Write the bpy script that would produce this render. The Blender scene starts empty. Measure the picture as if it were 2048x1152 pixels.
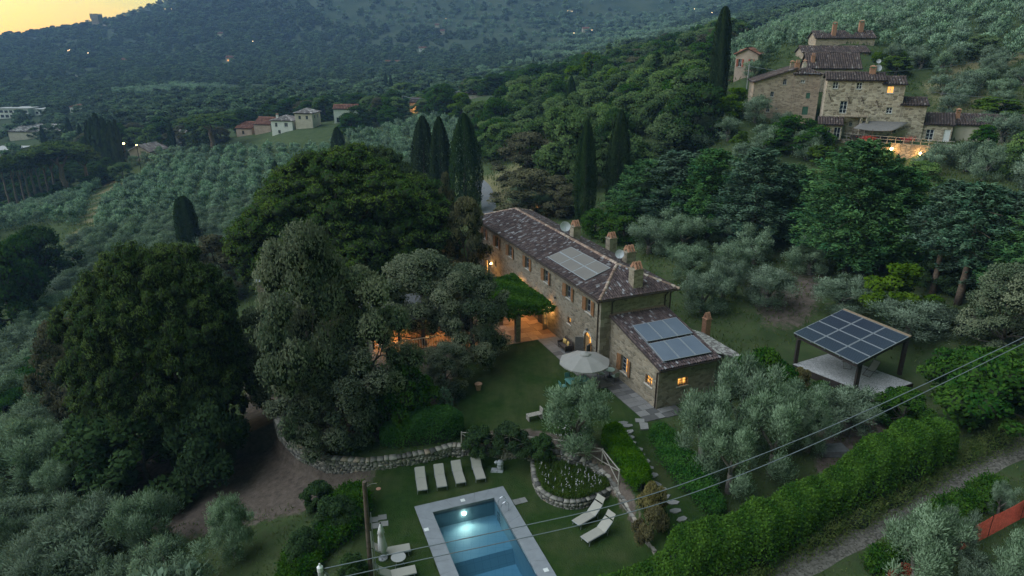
import bpy, bmesh, math, random
import numpy as np
from mathutils import Vector, Matrix
R=math.radians
scene=bpy.context.scene
COL=scene.collection
rng=np.random.default_rng(11)
random.seed(11)

# ---------------------------------------------------------------- camera
HORIZON=82; FPX=2048*24/36.0; CAMZ=28.0
PITCH=math.atan((576-HORIZON)/FPX)
cam_d=bpy.data.cameras.new('camera'); cam=bpy.data.objects.new('camera',cam_d); COL.objects.link(cam)
cam_d.lens=24; cam_d.sensor_width=36; cam_d.clip_start=0.5; cam_d.clip_end=12000
cam.location=(0,0,CAMZ); cam.rotation_euler=(math.pi/2-PITCH,0,0)
scene.camera=cam

# ---------------------------------------------------------------- world, sun, exposure
SUN_AZ=-58.0       # degrees, negative = to the left of the view direction (+Y)
w=bpy.data.worlds.new('World'); scene.world=w; w.use_nodes=True
nt=w.node_tree; nt.nodes.clear()
wo=nt.nodes.new('ShaderNodeOutputWorld'); bg=nt.nodes.new('ShaderNodeBackground')
sky=nt.nodes.new('ShaderNodeTexSky'); sky.sky_type='NISHITA'; sky.sun_disc=False
sky.sun_elevation=R(2.2); sky.sun_rotation=R(SUN_AZ); sky.altitude=300
sky.air_density=1.0; sky.dust_density=1.0; sky.ozone_density=2.0
bg.inputs[1].default_value=0.105
sg=nt.nodes.new('ShaderNodeMix'); sg.data_type='RGBA'; sg.blend_type='MULTIPLY'; sg.inputs[0].default_value=1.0; sg.inputs[7].default_value=(1.0,1.16,.52,1)   # golden tint multiplied over the whole sky
nt.links.new(sky.outputs[0],sg.inputs[6]); nt.links.new(sg.outputs[2],bg.inputs[0]); nt.links.new(bg.outputs[0],wo.inputs[0])
try: w.cycles.sampling_method='MANUAL'; w.cycles.sample_map_resolution=512
except Exception: pass
sd=bpy.data.lights.new('sun','SUN'); so=bpy.data.objects.new('sun',sd); COL.objects.link(so)
sd.energy=1.5; sd.angle=R(78); sd.color=(0.80,0.88,1.0)
_d=Vector((math.sin(R(-92))*math.cos(R(46)),math.cos(R(-92))*math.cos(R(46)),math.sin(R(46))))   # broad glow of the western half of the sky
so.rotation_euler=_d.to_track_quat('Z','Y').to_euler(); so.location=(-60,20,80)
scene.view_settings.view_transform='Standard'; scene.view_settings.look='None'
scene.view_settings.exposure=1.98; scene.view_settings.gamma=1.0; scene.view_settings.use_curve_mapping=False
scene.render.engine='CYCLES'
cy=scene.cycles
cy.max_bounces=5; cy.diffuse_bounces=3; cy.glossy_bounces=2; cy.transmission_bounces=3; cy.transparent_max_bounces=6; cy.volume_bounces=0
cy.caustics_reflective=False; cy.caustics_refractive=False; cy.sample_clamp_indirect=4; cy.sample_clamp_direct=0
cy.use_denoising=True
try: cy.denoiser='OPENIMAGEDENOISE'
except Exception: pass

# ---------------------------------------------------------------- picking points of the place by sight lines
CP,SP=math.cos(PITCH),math.sin(PITCH)
def ray(px,py):
    a=(px-1024)/FPX; b=(576-py)/FPX
    return np.array([a,CP+b*SP,-SP+b*CP])
def atz(px,py,z):
    d=ray(px,py); return np.array([0,0,CAMZ])+d*((z-CAMZ)/d[2])
def aty(px,py,Y):
    d=ray(px,py); return np.array([0,0,CAMZ])+d*(Y/d[1])
def onplane(px,py,P0,n):
    d=ray(px,py); o=np.array([0,0,CAMZ]); return o+d*(((np.array(P0)-o)@n)/(d@n))
def proj(x,y,z):
    z=z-CAMZ; dep=y*CP-z*SP; up=y*SP+z*CP
    dep=np.maximum(dep,1e-3)
    return 1024+FPX*x/dep, 576-FPX*up/dep
def inpoly(px,py,poly):
    px=np.asarray(px,float); py=np.asarray(py,float); c=np.zeros(px.shape,bool); n=len(poly); j=n-1
    for i in range(n):
        xi,yi=poly[i]; xj,yj=poly[j]
        if yi!=yj:
            c^=((yi>py)!=(yj>py))&(px<(xj-xi)*(py-yi)/(yj-yi)+xi)
        j=i
    return c
def segdist(x,y,pts,closed=True):
    d=np.full(np.shape(x),1e9); n=len(pts)
    for i in range(n if closed else n-1):
        ax,ay=pts[i]; bx,by=pts[(i+1)%n]; vx,vy=bx-ax,by-ay
        t=np.clip(((x-ax)*vx+(y-ay)*vy)/(vx*vx+vy*vy+1e-12),0,1)
        d=np.minimum(d,np.hypot(x-ax-t*vx,y-ay-t*vy))
    return d
def smooth(t): t=np.clip(t,0,1); return t*t*(3-2*t)

# ---------------------------------------------------------------- frames of reference: villa and pool
HA=R(22.674); HU=np.array([math.cos(HA),math.sin(HA),0]); HV=np.array([-HU[1],HU[0],0]); HO=np.array([7.21,51.342,2.0])
def hw(u,v,z=0): return HO+HU*u+HV*v+np.array([0,0,z])
PA=R(20.7); PU=np.array([math.cos(PA),math.sin(PA),0]); PV=np.array([PU[1],-PU[0],0]); PO=np.array([-6.23,36.22,0.0])
def pw(u,v,z=0): return PO+PU*u+PV*v+np.array([0,0,z])      # v runs towards the near end
PW,PL,PC=6.02,11.6,0.95

# ---------------------------------------------------------------- terrain heights
WALL=[(-18.6,47.2),(-17.4,44.6),(-15.2,42.0),(-12.6,40.3),(-10.06,39.9),(-7.85,40.3),(-5.79,40.9),(-4.3,41.6),(-2.1,41.45),(0.0,41.15),(1.5,40.9),(3.5,40.6),(5.3,39.7),(6.5,38.3),(7.2,35.9),(7.8,33.1),(8.3,31.4),(9.0,28.5)]
LOWER=WALL+[(9.6,22),(10,5),(-34,5),(-40,34),(-28,46)]
ctl=[]
def C3(x,y,z): ctl.append((x,y,z))
def CPX(px,py,Y): p=aty(px,py,Y); ctl.append(tuple(p))
for q in [(-3,33,.9),(-8,41.5,1.0),(-2,42.5,1.15),(4,42,1.25),(9,33,1.4),(9,40,1.5),(-10,43,.8),(-17,48,.3),(-4,47,1.5),(0,50,1.85),(-9,55,1.2),(-6,62,1.6),
  (7,51,2),(14,55,2.2),(4,60,2),(0,68,2),(-3,78,1.8),(10,74,2.4),(11,44.5,1.95),(17,48,2.1),(13,40,1.7),
  (20,33,1.2),(30,33,2.2),(12,25,0.6),(20,20,0.8),(34,20,2.4),(30,42,2.6),(45,45,4.6),(24,50,2.4),(31,49,2.6),(27,55,2.7),(38,56,4),(55,50,7),
  (-25,35,-3.3),(-30,12,-4.8),(-10,10,-1),(5,8,0),(-55,30,-8),(-28,46,-3.4),(-26,60,-4.2),(-40,60,-8.5),(-70,80,-14),(-100,60,-17),(-18,72,-2),(-20,90,-3.5),(-48,100,-9.5),(-75,120,-14),
  (20,70,3.2),(30,70,4.4),(45,75,7),(15,88,2.8),(30,92,5.6),(60,82,10),(5,110,1.6),(-12,112,-1.5),(3,135,2),(-45,160,-10.5),(-90,140,-15),(-140,170,-19),(-130,110,-20),
  (45,112,8.8),(60,108,8.7),(78,102,9.6),(52,119,12.4),(63,118.5,12.4),(76,117,12.4),(95,118,14),(63,132,16.5),(48,132,15.3),(43,127,15.2),(42,134,16),(84,146,20),(30,122,6.5),(38,140,13),(18,150,5.5),(22,190,7),(45,190,14)]: C3(*q)
for q in [(450,330,255),(580,264,273),(700,242,290),(850,224,330),(960,196,310),(150,300,330),(60,420,235),(30,228,480),(300,235,420),(200,262,330),
  (600,160,620),(300,165,640),(100,175,640),(-150,190,640),(1000,165,480),(900,135,680),(1200,135,430),(1350,110,420),
  (300,108,950),(100,112,950),(-150,120,950),(600,88,1000),(900,66,1050),(1200,45,1100),(1350,22,1150),
  (-400,86,1500),(-150,88,1450),(0,81,1400),(40,77,1330),(100,67,1280),(190,57,1220),(300,32,1300),(350,0,1380),(500,-75,1500),(800,-160,1800),(1100,-190,2000),(1400,-190,2000),(1700,-190,1900),(2048,-220,1500),(2500,-240,1400),
  (-150,150,2200),(0,140,2200),(100,125,2100),(300,90,2100),(600,20,2400),(1100,-60,3000),(1700,-80,3000),
  (1490,150,150),(1700,90,168),(1900,140,150),(2000,100,165),(2048,190,130),(2200,60,165),(2300,200,120),
  (1500,92,220),(1700,32,270),(2000,-5,235),(1850,16,270),(2048,-60,330),(2400,-80,330),(1250,104,430),(1450,52,560),(1700,2,680),(1900,-60,700)]: CPX(*q)
ctl=np.array(ctl)
def _uv(x,y):
    r=np.sqrt(x*x+(np.maximum(y,0))**2+1)
    D=r+35
    return np.stack([x/D*2.2,np.log(D)*1.15],-1),D
_cu,_cd=_uv(ctl[:,0],ctl[:,1])
_K=np.linalg.norm(_cu[:,None]-_cu[None],axis=-1)
_n=len(ctl); _A=np.zeros((_n+3,_n+3)); _A[:_n,:_n]=_K+np.eye(_n)*0.006; _A[:_n,_n]=1; _A[:_n,_n+1:]=_cu; _A[_n:,:_n]=_A[:_n,_n:].T
_W=np.linalg.solve(_A,np.concatenate([ctl[:,2]/_cd,[0,0,0]]))
def base_z(x,y):
    x=np.asarray(x,float); y=np.asarray(y,float); sh=x.shape
    u,D=_uv(x.ravel(),y.ravel()); out=np.empty(len(u))
    for i in range(0,len(u),20000):
        k=np.linalg.norm(u[i:i+20000,None]-_cu[None],axis=-1)
        out[i:i+20000]=k@_W[:_n]+_W[_n]+u[i:i+20000]@_W[_n+1:]
    return (out*D).reshape(sh)
TZ=12.5                                                     # hamlet terrace level and its front edge
VEDGE=[atz(1640+x/5.236,120+y/5.236,TZ) for x,y in ((-60,806),(150,822),(400,846),(700,872),(1050,898),(1400,930))]
VILL=[tuple(p[:2]) for p in VEDGE]+[(96,112),(96,122),(50,128),(46,124)]
def gz(x,y,hole=False):
    x=np.asarray(x,float); y=np.asarray(y,float)
    up=base_z(x,y)
    far=np.hypot(x,y)
    up=up+np.where(far>300,1.0,far/300)*(np.sin(x*.021+1.3*np.sin(y*.013))*np.sin(y*.017+.6)*np.clip((far-60)/400,0,6))
    low=-0.21*np.maximum(0,-10.0-x)**1.08
    ins=inpoly(x,y,LOWER); d=segdist(x,y,LOWER); s=np.where(ins,d,-d)
    m=smooth((s+0.05)/0.5)
    edge=np.where((y<12)|(x<-22),1.0,0.0)
    m2=smooth((s+0.05)/7.0)
    m=np.where(edge>0,np.minimum(m,m2),m)
    z=up*(1-m)+low*m
    # level ground of the villa
    q=np.stack([x-HO[0],y-HO[1]],-1); hu=q@HU[:2]; hv=q@HV[:2]
    dd=np.maximum(np.maximum(-2.2-hu,hu-10.2),np.maximum(-8.6-hv,hv-29.5)); k=smooth(1-dd/2.5)
    z=z*(1-k)+1.995*k
    dd=np.maximum(np.maximum(-18-hu,hu-1),np.maximum(7.9-hv,hv-17.5)); k=smooth(1-dd/1.5)
    z=z*(1-k)+1.995*k
    k=smooth(1-(np.hypot(x-28.0,y-51.0)-6.0)/3.5); z=z*(1-k)+np.minimum(z,1.9)*k
    iv=inpoly(x,y,VILL); dv=segdist(x,y,VILL); sv=np.where(iv,dv,-dv); k=smooth((sv+.2)/1.2)
    z=z*(1-k)+TZ*k
    if hole:
        q=np.stack([x-PO[0],y-PO[1]],-1); pu=q@PU[:2]; pv=q@PV[:2]
        din=np.minimum(np.minimum(pu-.45,PW-.45-pu),np.minimum(pv-.45,PL-.45-pv))
        z=np.where(din>0,-2.6,z)
    return z
def ground(px,py,tmin=20,tmax=3500):
    d=ray(px,py); d=d/np.linalg.norm(d)
    t=np.geomspace(tmin,tmax,500); X=d[0]*t; Y=d[1]*t; Z=CAMZ+d[2]*t
    h=gz(X,Y); b=np.where(Z<h)[0]
    if len(b)==0: return np.array([X[-1],Y[-1],h[-1]])
    i=b[0]
    if i==0: return np.array([X[0],Y[0],h[0]])
    t=np.linspace(t[i-1],t[i],40); X=d[0]*t; Y=d[1]*t; Z=CAMZ+d[2]*t; h=gz(X,Y); j=np.argmax(Z<h)
    return np.array([X[j],Y[j],h[j]])

# ---------------------------------------------------------------- object helpers
def tag(o,label=None,cat=None,group=None,kind=None):
    if label: o['label']=label
    if cat: o['category']=cat
    if group: o['group']=group
    if kind: o['kind']=kind
    return o
def thing(name,label,cat,loc=(0,0,0),rz=0,group=None,scale=1):
    o=bpy.data.objects.new(name,None); COL.objects.link(o); o.empty_display_size=.3
    o.location=Vector(loc); o.rotation_euler=(0,0,rz)
    if np.isscalar(scale): scale=(scale,)*3
    o.scale=scale
    return tag(o,label,cat,group)
def link(name,me,parent=None,loc=None,kind=None):
    o=bpy.data.objects.new(name,me); COL.objects.link(o)
    if parent is not None: o.parent=parent
    if loc is not None: o.location=Vector(loc)
    if kind: o['kind']=kind
    return o
def setmesh(me,mat,smooth_=False):
    if mat is not None:
        for m in (mat if isinstance(mat,(list,tuple)) else [mat]): me.materials.append(m)
    if smooth_: me.polygons.foreach_set('use_smooth',np.ones(len(me.polygons),bool))
    return me
def np_mesh(name,V,F,mat=None,tint=None,smooth_=False,vn=None):
    """V (n,3); F (m,k) int; tint (m,) per-face value kept as face attribute"""
    V=np.asarray(V,np.float32); F=np.asarray(F,np.int32); k=F.shape[1]
    me=bpy.data.meshes.new(name); me.vertices.add(len(V)); me.vertices.foreach_set('co',V.ravel())
    me.loops.add(F.size); me.loops.foreach_set('vertex_index',F.ravel())
    me.polygons.add(len(F)); me.polygons.foreach_set('loop_start',np.arange(len(F),dtype=np.int32)*k)
    try: me.polygons.foreach_set('loop_total',np.full(len(F),k,np.int32))
    except Exception: pass
    if tint is not None:
        a=me.attributes.new('tint','FLOAT','FACE'); a.data.foreach_set('value',np.asarray(tint,np.float32))
    me.update(calc_edges=True); me.validate()
    if vn is not None:
        smooth_=True; me.polygons.foreach_set('use_smooth',np.ones(len(me.polygons),bool)); me.normals_split_custom_set_from_vertices(np.asarray(vn,np.float32).tolist())
    return setmesh(me,mat,smooth_)
class MB:
    """collects boxes, tubes and faces, builds one mesh"""
    def __init__(s): s.v=[]; s.f=[]; s.m=[]
    def face(s,pts,mi=0):
        b=len(s.v); s.v+= [tuple(p) for p in pts]; s.f.append(tuple(range(b,b+len(pts)))); s.m.append(mi)
    def hull8(s,p,mi=0):
        b=len(s.v); s.v+= [tuple(q) for q in p]
        for f in ((0,3,2,1),(4,5,6,7),(0,1,5,4),(1,2,6,5),(2,3,7,6),(3,0,4,7)): s.f.append(tuple(b+i for i in f)); s.m.append(mi)
    def box(s,a,b,mi=0):
        x0,y0,z0=a; x1,y1,z1=b
        s.hull8([(x0,y0,z0),(x1,y0,z0),(x1,y1,z0),(x0,y1,z0),(x0,y0,z1),(x1,y0,z1),(x1,y1,z1),(x0,y1,z1)],mi)
    def beam(s,p,q,w,h,mi=0,up=(0,0,1)):
        p=Vector(p); q=Vector(q); d=(q-p).normalized(); up=Vector(up)
        if abs(d.dot(up))>.98: up=Vector((1,0,0))
        a=d.cross(up).normalized()*(w/2); b=a.cross(d).normalized()*(h/2)
        s.hull8([p-a-b,p+a-b,p+a+b,p-a+b,q-a-b,q+a-b,q+a+b,q-a+b],mi)
    def tube(s,pts,rad,n=7,mi=0,cap=True):
        pts=[Vector(p) for p in pts]
        if np.isscalar(rad): rad=[rad]*len(pts)
        rings=[]; pa=None
        for i,p in enumerate(pts):
            d=(pts[min(i+1,len(pts)-1)]-pts[max(i-1,0)]).normalized()
            if pa is None: pa=d.orthogonal().normalized()
            a=(pa-d*pa.dot(d)).normalized(); pa=a; b=d.cross(a)
            k=len(s.v)
            for j in range(n):
                t=2*math.pi*j/n; s.v.append(tuple(p+(a*math.cos(t)+b*math.sin(t))*rad[i]))
            rings.append(k)
        for r0,r1 in zip(rings,rings[1:]):
            for j in range(n):
                s.f.append((r0+j,r0+(j+1)%n,r1+(j+1)%n,r1+j)); s.m.append(mi)
        if cap:
            s.f.append(tuple(rings[0]+j for j in range(n))[::-1]); s.m.append(mi)
            s.f.append(tuple(rings[-1]+j for j in range(n))); s.m.append(mi)
    def lathe(s,prof,n=12,c=(0,0,0),mi=0):
        rings=[]
        for r,z in prof:
            k=len(s.v)
            for j in range(n):
                t=2*math.pi*j/n; s.v.append((c[0]+r*math.cos(t),c[1]+r*math.sin(t),c[2]+z))
            rings.append(k)
        for r0,r1 in zip(rings,rings[1:]):
            for j in range(n): s.f.append((r0+j,r0+(j+1)%n,r1+(j+1)%n,r1+j)); s.m.append(mi)
        s.f.append(tuple(rings[0]+j for j in range(n))[::-1]); s.m.append(mi)
        s.f.append(tuple(rings[-1]+j for j in range(n))); s.m.append(mi)
    def prism(s,poly,z0,z1,mi=0):
        n=len(poly); b=len(s.v)
        s.v+=[(x,y,z0) for x,y in poly]+[(x,y,z1) for x,y in poly]
        s.f.append(tuple(b+i for i in range(n))[::-1]); s.m.append(mi); s.f.append(tuple(b+n+i for i in range(n))); s.m.append(mi)
        for i in range(n): s.f.append((b+i,b+(i+1)%n,b+n+(i+1)%n,b+n+i)); s.m.append(mi)
    def mesh(s,name,mat,sm=False,uv=True):
        me=bpy.data.meshes.new(name); me.from_pydata(s.v,[],s.f); me.update()
        bm=bmesh.new(); bm.from_mesh(me); bmesh.ops.recalc_face_normals(bm,faces=bm.faces); bm.to_mesh(me); bm.free()
        if isinstance(mat,(list,tuple)): me.polygons.foreach_set('material_index',np.array(s.m,np.int32))
        setmesh(me,mat,sm)
        if uv: metric_uv(me)
        return me
    def build(s,name,mat,parent=None,sm=False,kind=None): return link(name,s.mesh(name,mat,sm),parent,kind=kind)
def metric_uv(me):
    """UV in metres: along the face horizontally, height (or slope) vertically"""
    n=len(me.loops)
    if n==0: return
    uvl=me.uv_layers.new(name='UVMap')
    co=np.empty(len(me.vertices)*3,np.float32); me.vertices.foreach_get('co',co); co=co.reshape(-1,3)
    vi=np.empty(n,np.int32); me.loops.foreach_get('vertex_index',vi)
    nf=len(me.polygons); nor=np.empty(nf*3,np.float32); me.polygons.foreach_get('normal',nor); nor=nor.reshape(-1,3)
    lt=np.empty(nf,np.int32); me.polygons.foreach_get('loop_total',lt)
    N=np.repeat(nor,lt,0); P=co[vi]
    flat=np.abs(N[:,2])>.9
    h=np.stack([-N[:,1],N[:,0],0*N[:,0]],-1); h/=np.maximum(np.linalg.norm(h,axis=1,keepdims=True),1e-6)
    s=np.cross(N,h)
    U=np.where(flat,P[:,0],(P*h).sum(1)); V_=np.where(flat,P[:,1],(P*s).sum(1))
    uvl.data.foreach_set('uv',np.stack([U,V_],-1).astype(np.float32).ravel())
# ================================================================ materials
class NT:
    def __init__(s,name):
        s.m=bpy.data.materials.new(name); s.m.use_nodes=True; s.t=s.m.node_tree; s.t.nodes.clear()
        s.out=s.t.nodes.new('ShaderNodeOutputMaterial')
    def n(s,typ,**kw):
        nd=s.t.nodes.new('ShaderNode'+typ)
        for k,v in kw.items():
            if k in nd.inputs.keys(): s.set(nd.inputs[k],v)
            elif k.startswith('i') and k[1:].isdigit(): s.set(nd.inputs[int(k[1:])],v)
            else: setattr(nd,k,v)
        return nd
    def set(s,sock,v):
        if isinstance(v,bpy.types.NodeSocket): s.t.links.new(v,sock)
        elif isinstance(v,bpy.types.Node): s.t.links.new(v.outputs[0],sock)
        else:
            if isinstance(v,(tuple,list)) and len(v)==3 and sock.type=='RGBA': v=(*v,1)
            sock.default_value=v
    def mix(s,f,a,b,mode='MIX'):
        nd=s.t.nodes.new('ShaderNodeMix'); nd.data_type='RGBA'; nd.blend_type=mode
        s.set(nd.inputs[0],f); s.set(nd.inputs[6],a); s.set(nd.inputs[7],b); return nd.outputs[2]
    def math(s,op,a,b=0.0,clamp=False):
        nd=s.t.nodes.new('ShaderNodeMath'); nd.operation=op; nd.use_clamp=clamp
        s.set(nd.inputs[0],a); s.set(nd.inputs[1],b); return nd.outputs[0]
    def ramp(s,f,stops,interp='LINEAR'):
        nd=s.t.nodes.new('ShaderNodeValToRGB'); nd.color_ramp.interpolation=interp; e=nd.color_ramp.elements
        while len(e)<len(stops): e.new(0.5)
        for k,(p,c) in enumerate(stops):
            e[k].position=p
            if np.isscalar(c): c=(c,c,c)
            e[k].color=(*c,1)
        s.set(nd.inputs[0],f); return nd.outputs[0]
    def coord(s,which='Object'): return s.n('TexCoord').outputs[which]
    def noise(s,vec,scale,detail=3.0,rough=.55,out=0):
        nd=s.n('TexNoise',Vector=vec,Scale=scale,Detail=detail,Roughness=rough); return nd.outputs[out]
    def attr(s,name,out='Fac'): return s.n('Attribute',attribute_name=name).outputs[out]
    def bump(s,h,strength=.4,dist=.05,normal=None):
        nd=s.n('Bump',Height=h,Strength=strength,Distance=dist)
        if normal is not None: s.set(nd.inputs['Normal'],normal)
        return nd.outputs[0]
    def bsdf(s,**kw):
        nd=s.n('BsdfPrincipled'); kw={k.replace('_',' '):v for k,v in kw.items()}
        for k,v in kw.items(): s.set(nd.inputs[k],v)
        s.t.links.new(nd.outputs[0],s.out.inputs[0]); return nd
    def surf(s,sh): s.set(s.out.inputs[0],sh); return s.m
    def scale(s,vec,sc):
        nd=s.n('Mapping',Vector=vec); nd.inputs['Scale'].default_value=sc; return nd.outputs[0]
M={}
HARD=.86      # common scale of the base colours of masonry, wood, cloth and paint
hs=lambda c:tuple(x*HARD for x in c)
def simple(name,col,rough=.7,metal=0.0,var=.25,scale=6.0,bump=0.0,bscale=30.0,spec=.35):
    col=hs(col); t=NT(name); c=t.coord()
    f=t.noise(c,scale,4)
    col_d=tuple(x*(1-var) for x in col); col_l=tuple(min(1,x*(1+var)) for x in col)
    cc=t.mix(t.ramp(f,[(.3,0),(.7,1)]),col_d,col_l)
    kw=dict(Base_Color=cc,Roughness=rough,Metallic=metal,Specular_IOR_Level=spec)
    if bump: kw['Normal']=t.bump(t.noise(c,bscale,4),bump,.02)
    t.bsdf(**kw); M[name]=t.m; return t.m
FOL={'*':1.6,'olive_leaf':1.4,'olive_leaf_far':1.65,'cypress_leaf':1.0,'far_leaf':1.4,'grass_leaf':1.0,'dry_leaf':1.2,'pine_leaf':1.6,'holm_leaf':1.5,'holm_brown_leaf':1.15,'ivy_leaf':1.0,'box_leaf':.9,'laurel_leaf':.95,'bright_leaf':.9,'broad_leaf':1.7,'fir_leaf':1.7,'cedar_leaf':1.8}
def foliage(name,a,b,trans=.3,rand=.12,warm=None,gloss=0.0):
    g=FOL.get(name,FOL['*']); a=tuple(x*g for x in a); b=tuple(x*g for x in b)
    t=NT(name); f=t.attr('tint')
    col=t.mix(f,a,b)
    r=t.n('ObjectInfo').outputs['Random']
    col=t.n('HueSaturation',Color=col,Hue=t.math('MULTIPLY_ADD',r,.03,) if False else .5,Saturation=t.math('ADD',t.math('MULTIPLY',r,.3),1.05),Value=t.math('ADD',t.math('MULTIPLY',r,rand*2),1-rand)).outputs[0]
    d=t.n('BsdfDiffuse',Color=col,Roughness=.8); tr=t.n('BsdfTranslucent',Color=col)
    m=t.n('MixShader',i0=trans,i1=d,i2=tr)
    if gloss>0:
        g=t.n('BsdfGlossy',Color=(.8,.85,.9),Roughness=.55)
        m=t.n('MixShader',i0=gloss,i1=m,i2=g)
    t.surf(m); M[name]=t.m; return t.m
def masonry(name,dark,light,mortar,sx=2.6,sz=5.5,mort=.06,bump=.6,big=1.0):
    """coursed rubble stone in metres of wall; every stone has its own shade"""
    dark,light,mortar=hs(dark),hs(light),hs(mortar); t=NT(name); uv=t.coord('UV')
    nz=t.n('TexNoise',Vector=uv,Scale=1.6,Detail=2.0).outputs['Color']
    v=t.n('VectorMath',operation='ADD'); t.set(v.inputs[0],uv)
    sc=t.n('VectorMath',operation='SCALE'); t.set(sc.inputs[0],nz); sc.inputs['Scale'].default_value=.16
    t.set(v.inputs[1],sc.outputs[0])
    p=t.scale(v.outputs[0],(sx/big,sz/big,1))
    vo=t.n('TexVoronoi',Vector=p,Scale=1.0,Randomness=.85,voronoi_dimensions='2D'); 
    ve=t.n('TexVoronoi',Vector=p,Scale=1.0,Randomness=.85,voronoi_dimensions='2D',feature='DISTANCE_TO_EDGE')
    sep=t.n('SeparateColor',Color=vo.outputs['Color'])
    g=t.mix(t.ramp(sep.outputs[0],[(.05,0),(.5,.55),(.95,1)]),dark,light)
    g=t.mix(t.math('MULTIPLY',sep.outputs[1],.35),g,(.34,.25,.16))
    fine=t.noise(uv,9,4); g=t.mix(.5,g,t.mix(fine,(.25,.25,.25),(1.1,1.1,1.1)),'MULTIPLY')
    st=t.noise(uv,.55,3); g=t.mix(t.ramp(st,[(.45,0),(.75,.45)]),g,tuple(x*.55 for x in dark))
    ed=t.ramp(ve.outputs['Distance'],[(mort*.25,0),(mort,1)])
    col=t.mix(ed,mortar,g)
    h=t.math('ADD',t.math('MULTIPLY',t.ramp(ve.outputs['Distance'],[(0,0),(mort*2.2,1)]),t.math('ADD',t.math('MULTIPLY',sep.outputs[2],.6),.4)),t.math('MULTIPLY',fine,.3))
    t.bsdf(Base_Color=col,Roughness=.92,Specular_IOR_Level=.15,Normal=t.bump(h,bump,.05)); M[name]=t.m; return t.m
def by_tint(name,stops,rough=.85,fine=20.0,fvar=.5,spec=.2,bump=.3,coordn='Object'):
    """each piece takes its own colour from its tint number"""
    stops=[(a,hs(b)) for a,b in stops]; t=NT(name); c=t.coord(coordn); f=t.attr('tint')
    col=t.ramp(f,stops)
    n=t.noise(c,fine,4)
    col=t.mix(fvar,col,t.mix(n,(.35,.35,.35),(1.25,1.25,1.25)),'MULTIPLY')
    t.bsdf(Base_Color=col,Roughness=rough,Specular_IOR_Level=spec,Normal=t.bump(n,bump,.02)); M[name]=t.m; return t.m

foliage('olive_leaf',(.062,.088,.054),(.182,.224,.160),.25,.14)
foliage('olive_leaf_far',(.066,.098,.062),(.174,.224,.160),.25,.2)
foliage('pine_leaf',(.024,.044,.018),(.076,.100,.036),.15)
foliage('holm_leaf',(.040,.055,.035),(.132,.140,.096),.2)
foliage('holm_brown_leaf',(.054,.055,.036),(.132,.124,.078),.2)
foliage('cypress_leaf',(.013,.026,.013),(.044,.066,.030),.1)
foliage('fir_leaf',(.024,.047,.031),(.086,.118,.080),.15)
foliage('cedar_leaf',(.020,.048,.026),(.070,.112,.048),.15)
foliage('broad_leaf',(.034,.056,.026),(.100,.132,.060),.3)
foliage('bright_leaf',(.055,.100,.022),(.140,.205,.048),.35)
foliage('shade_leaf',(.014,.026,.013),(.045,.066,.032),.15)  # laurel green darkened, the shade of the thickets put into the leaf colour
foliage('laurel_leaf',(.022,.055,.018),(.075,.125,.040),.25)
foliage('ivy_leaf',(.026,.072,.014),(.095,.175,.034),.25,.05)
foliage('box_leaf',(.030,.085,.026),(.085,.170,.050),.25,.05)
foliage('far_leaf',(.026,.046,.026),(.100,.130,.080),.2,.42)
foliage('dry_leaf',(.07,.06,.03),(.17,.15,.075),.3)
foliage('grass_leaf',(.05,.085,.03),(.15,.17,.075),.35)
simple('bark',(.075,.062,.05),.95,var=.45,scale=9,bump=.8,bscale=18)
simple('olive_bark',(.12,.105,.085),.95,var=.4,scale=8,bump=.8,bscale=16)
simple('pine_bark',(.15,.105,.075),.95,var=.4,scale=6,bump=.8,bscale=12)
t=NT('twig_filler'); c=t.coord(); n_=t.noise(c,5,4)
t.bsdf(Base_Color=t.mix(n_,(.014,.022,.010),(.048,.064,.032)),Roughness=1.0,Specular_IOR_Level=0.0,Normal=t.bump(t.noise(c,7,4),1.0,.25)); M['twig_filler']=t.m  # dark filler bodies inside crowns, put in to stop light leaking through
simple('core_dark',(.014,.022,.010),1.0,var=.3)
masonry('villa_stone',(.17,.145,.11),(.36,.31,.235),(.27,.235,.18),2.4,5.2,.07)
masonry('annex_stone',(.19,.16,.12),(.40,.34,.255),(.28,.24,.18),2.4,5.0,.07)
masonry('hamlet_stone',(.20,.16,.115),(.66,.55,.42),(.50,.42,.315),1.5,3.2,.08,.7)
masonry('hamlet_brown',(.28,.215,.16),(.54,.43,.325),(.42,.335,.255),1.9,4.0,.06,.6)
masonry('terrace_stone',(.16,.14,.11),(.36,.31,.23),(.10,.09,.07),1.4,2.6,.10,.8)
by_tint('dry_stone',[(0,(.075,.072,.066)),(.3,(.16,.148,.13)),(.6,(.25,.23,.20)),(.85,(.33,.30,.255)),(1,(.27,.20,.14))],.95,7,.6)
by_tint('quoin',[(0,(.20,.17,.13)),(1,(.36,.31,.235))],.92,5,.6)
by_tint('roof_tile',[(0,(.034,.025,.027)),(.25,(.065,.046,.046)),(.5,(.105,.074,.070)),(.68,(.15,.108,.098)),(.82,(.16,.148,.152)),(1,(.34,.32,.33))],.9,6,.5,.15)
by_tint('hamlet_tile',[(0,(.04,.030,.028)),(.4,(.085,.060,.053)),(.75,(.14,.10,.083)),(1,(.24,.21,.19))],.9,4,.6,.15)
by_tint('grey_tile',[(0,(.10,.085,.085)),(.4,(.24,.20,.19)),(.8,(.46,.41,.39)),(1,(.68,.62,.58))],.9,6,.6,.15)
by_tint('red_tile',[(0,(.13,.05,.035)),(.5,(.24,.10,.065)),(1,(.33,.17,.12))],.9,4,.5,.15)
by_tint('ridge_tile',[(0,(.20,.13,.10)),(.5,(.33,.22,.165)),(1,(.46,.37,.30))],.9,6,.5,.15)
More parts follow.
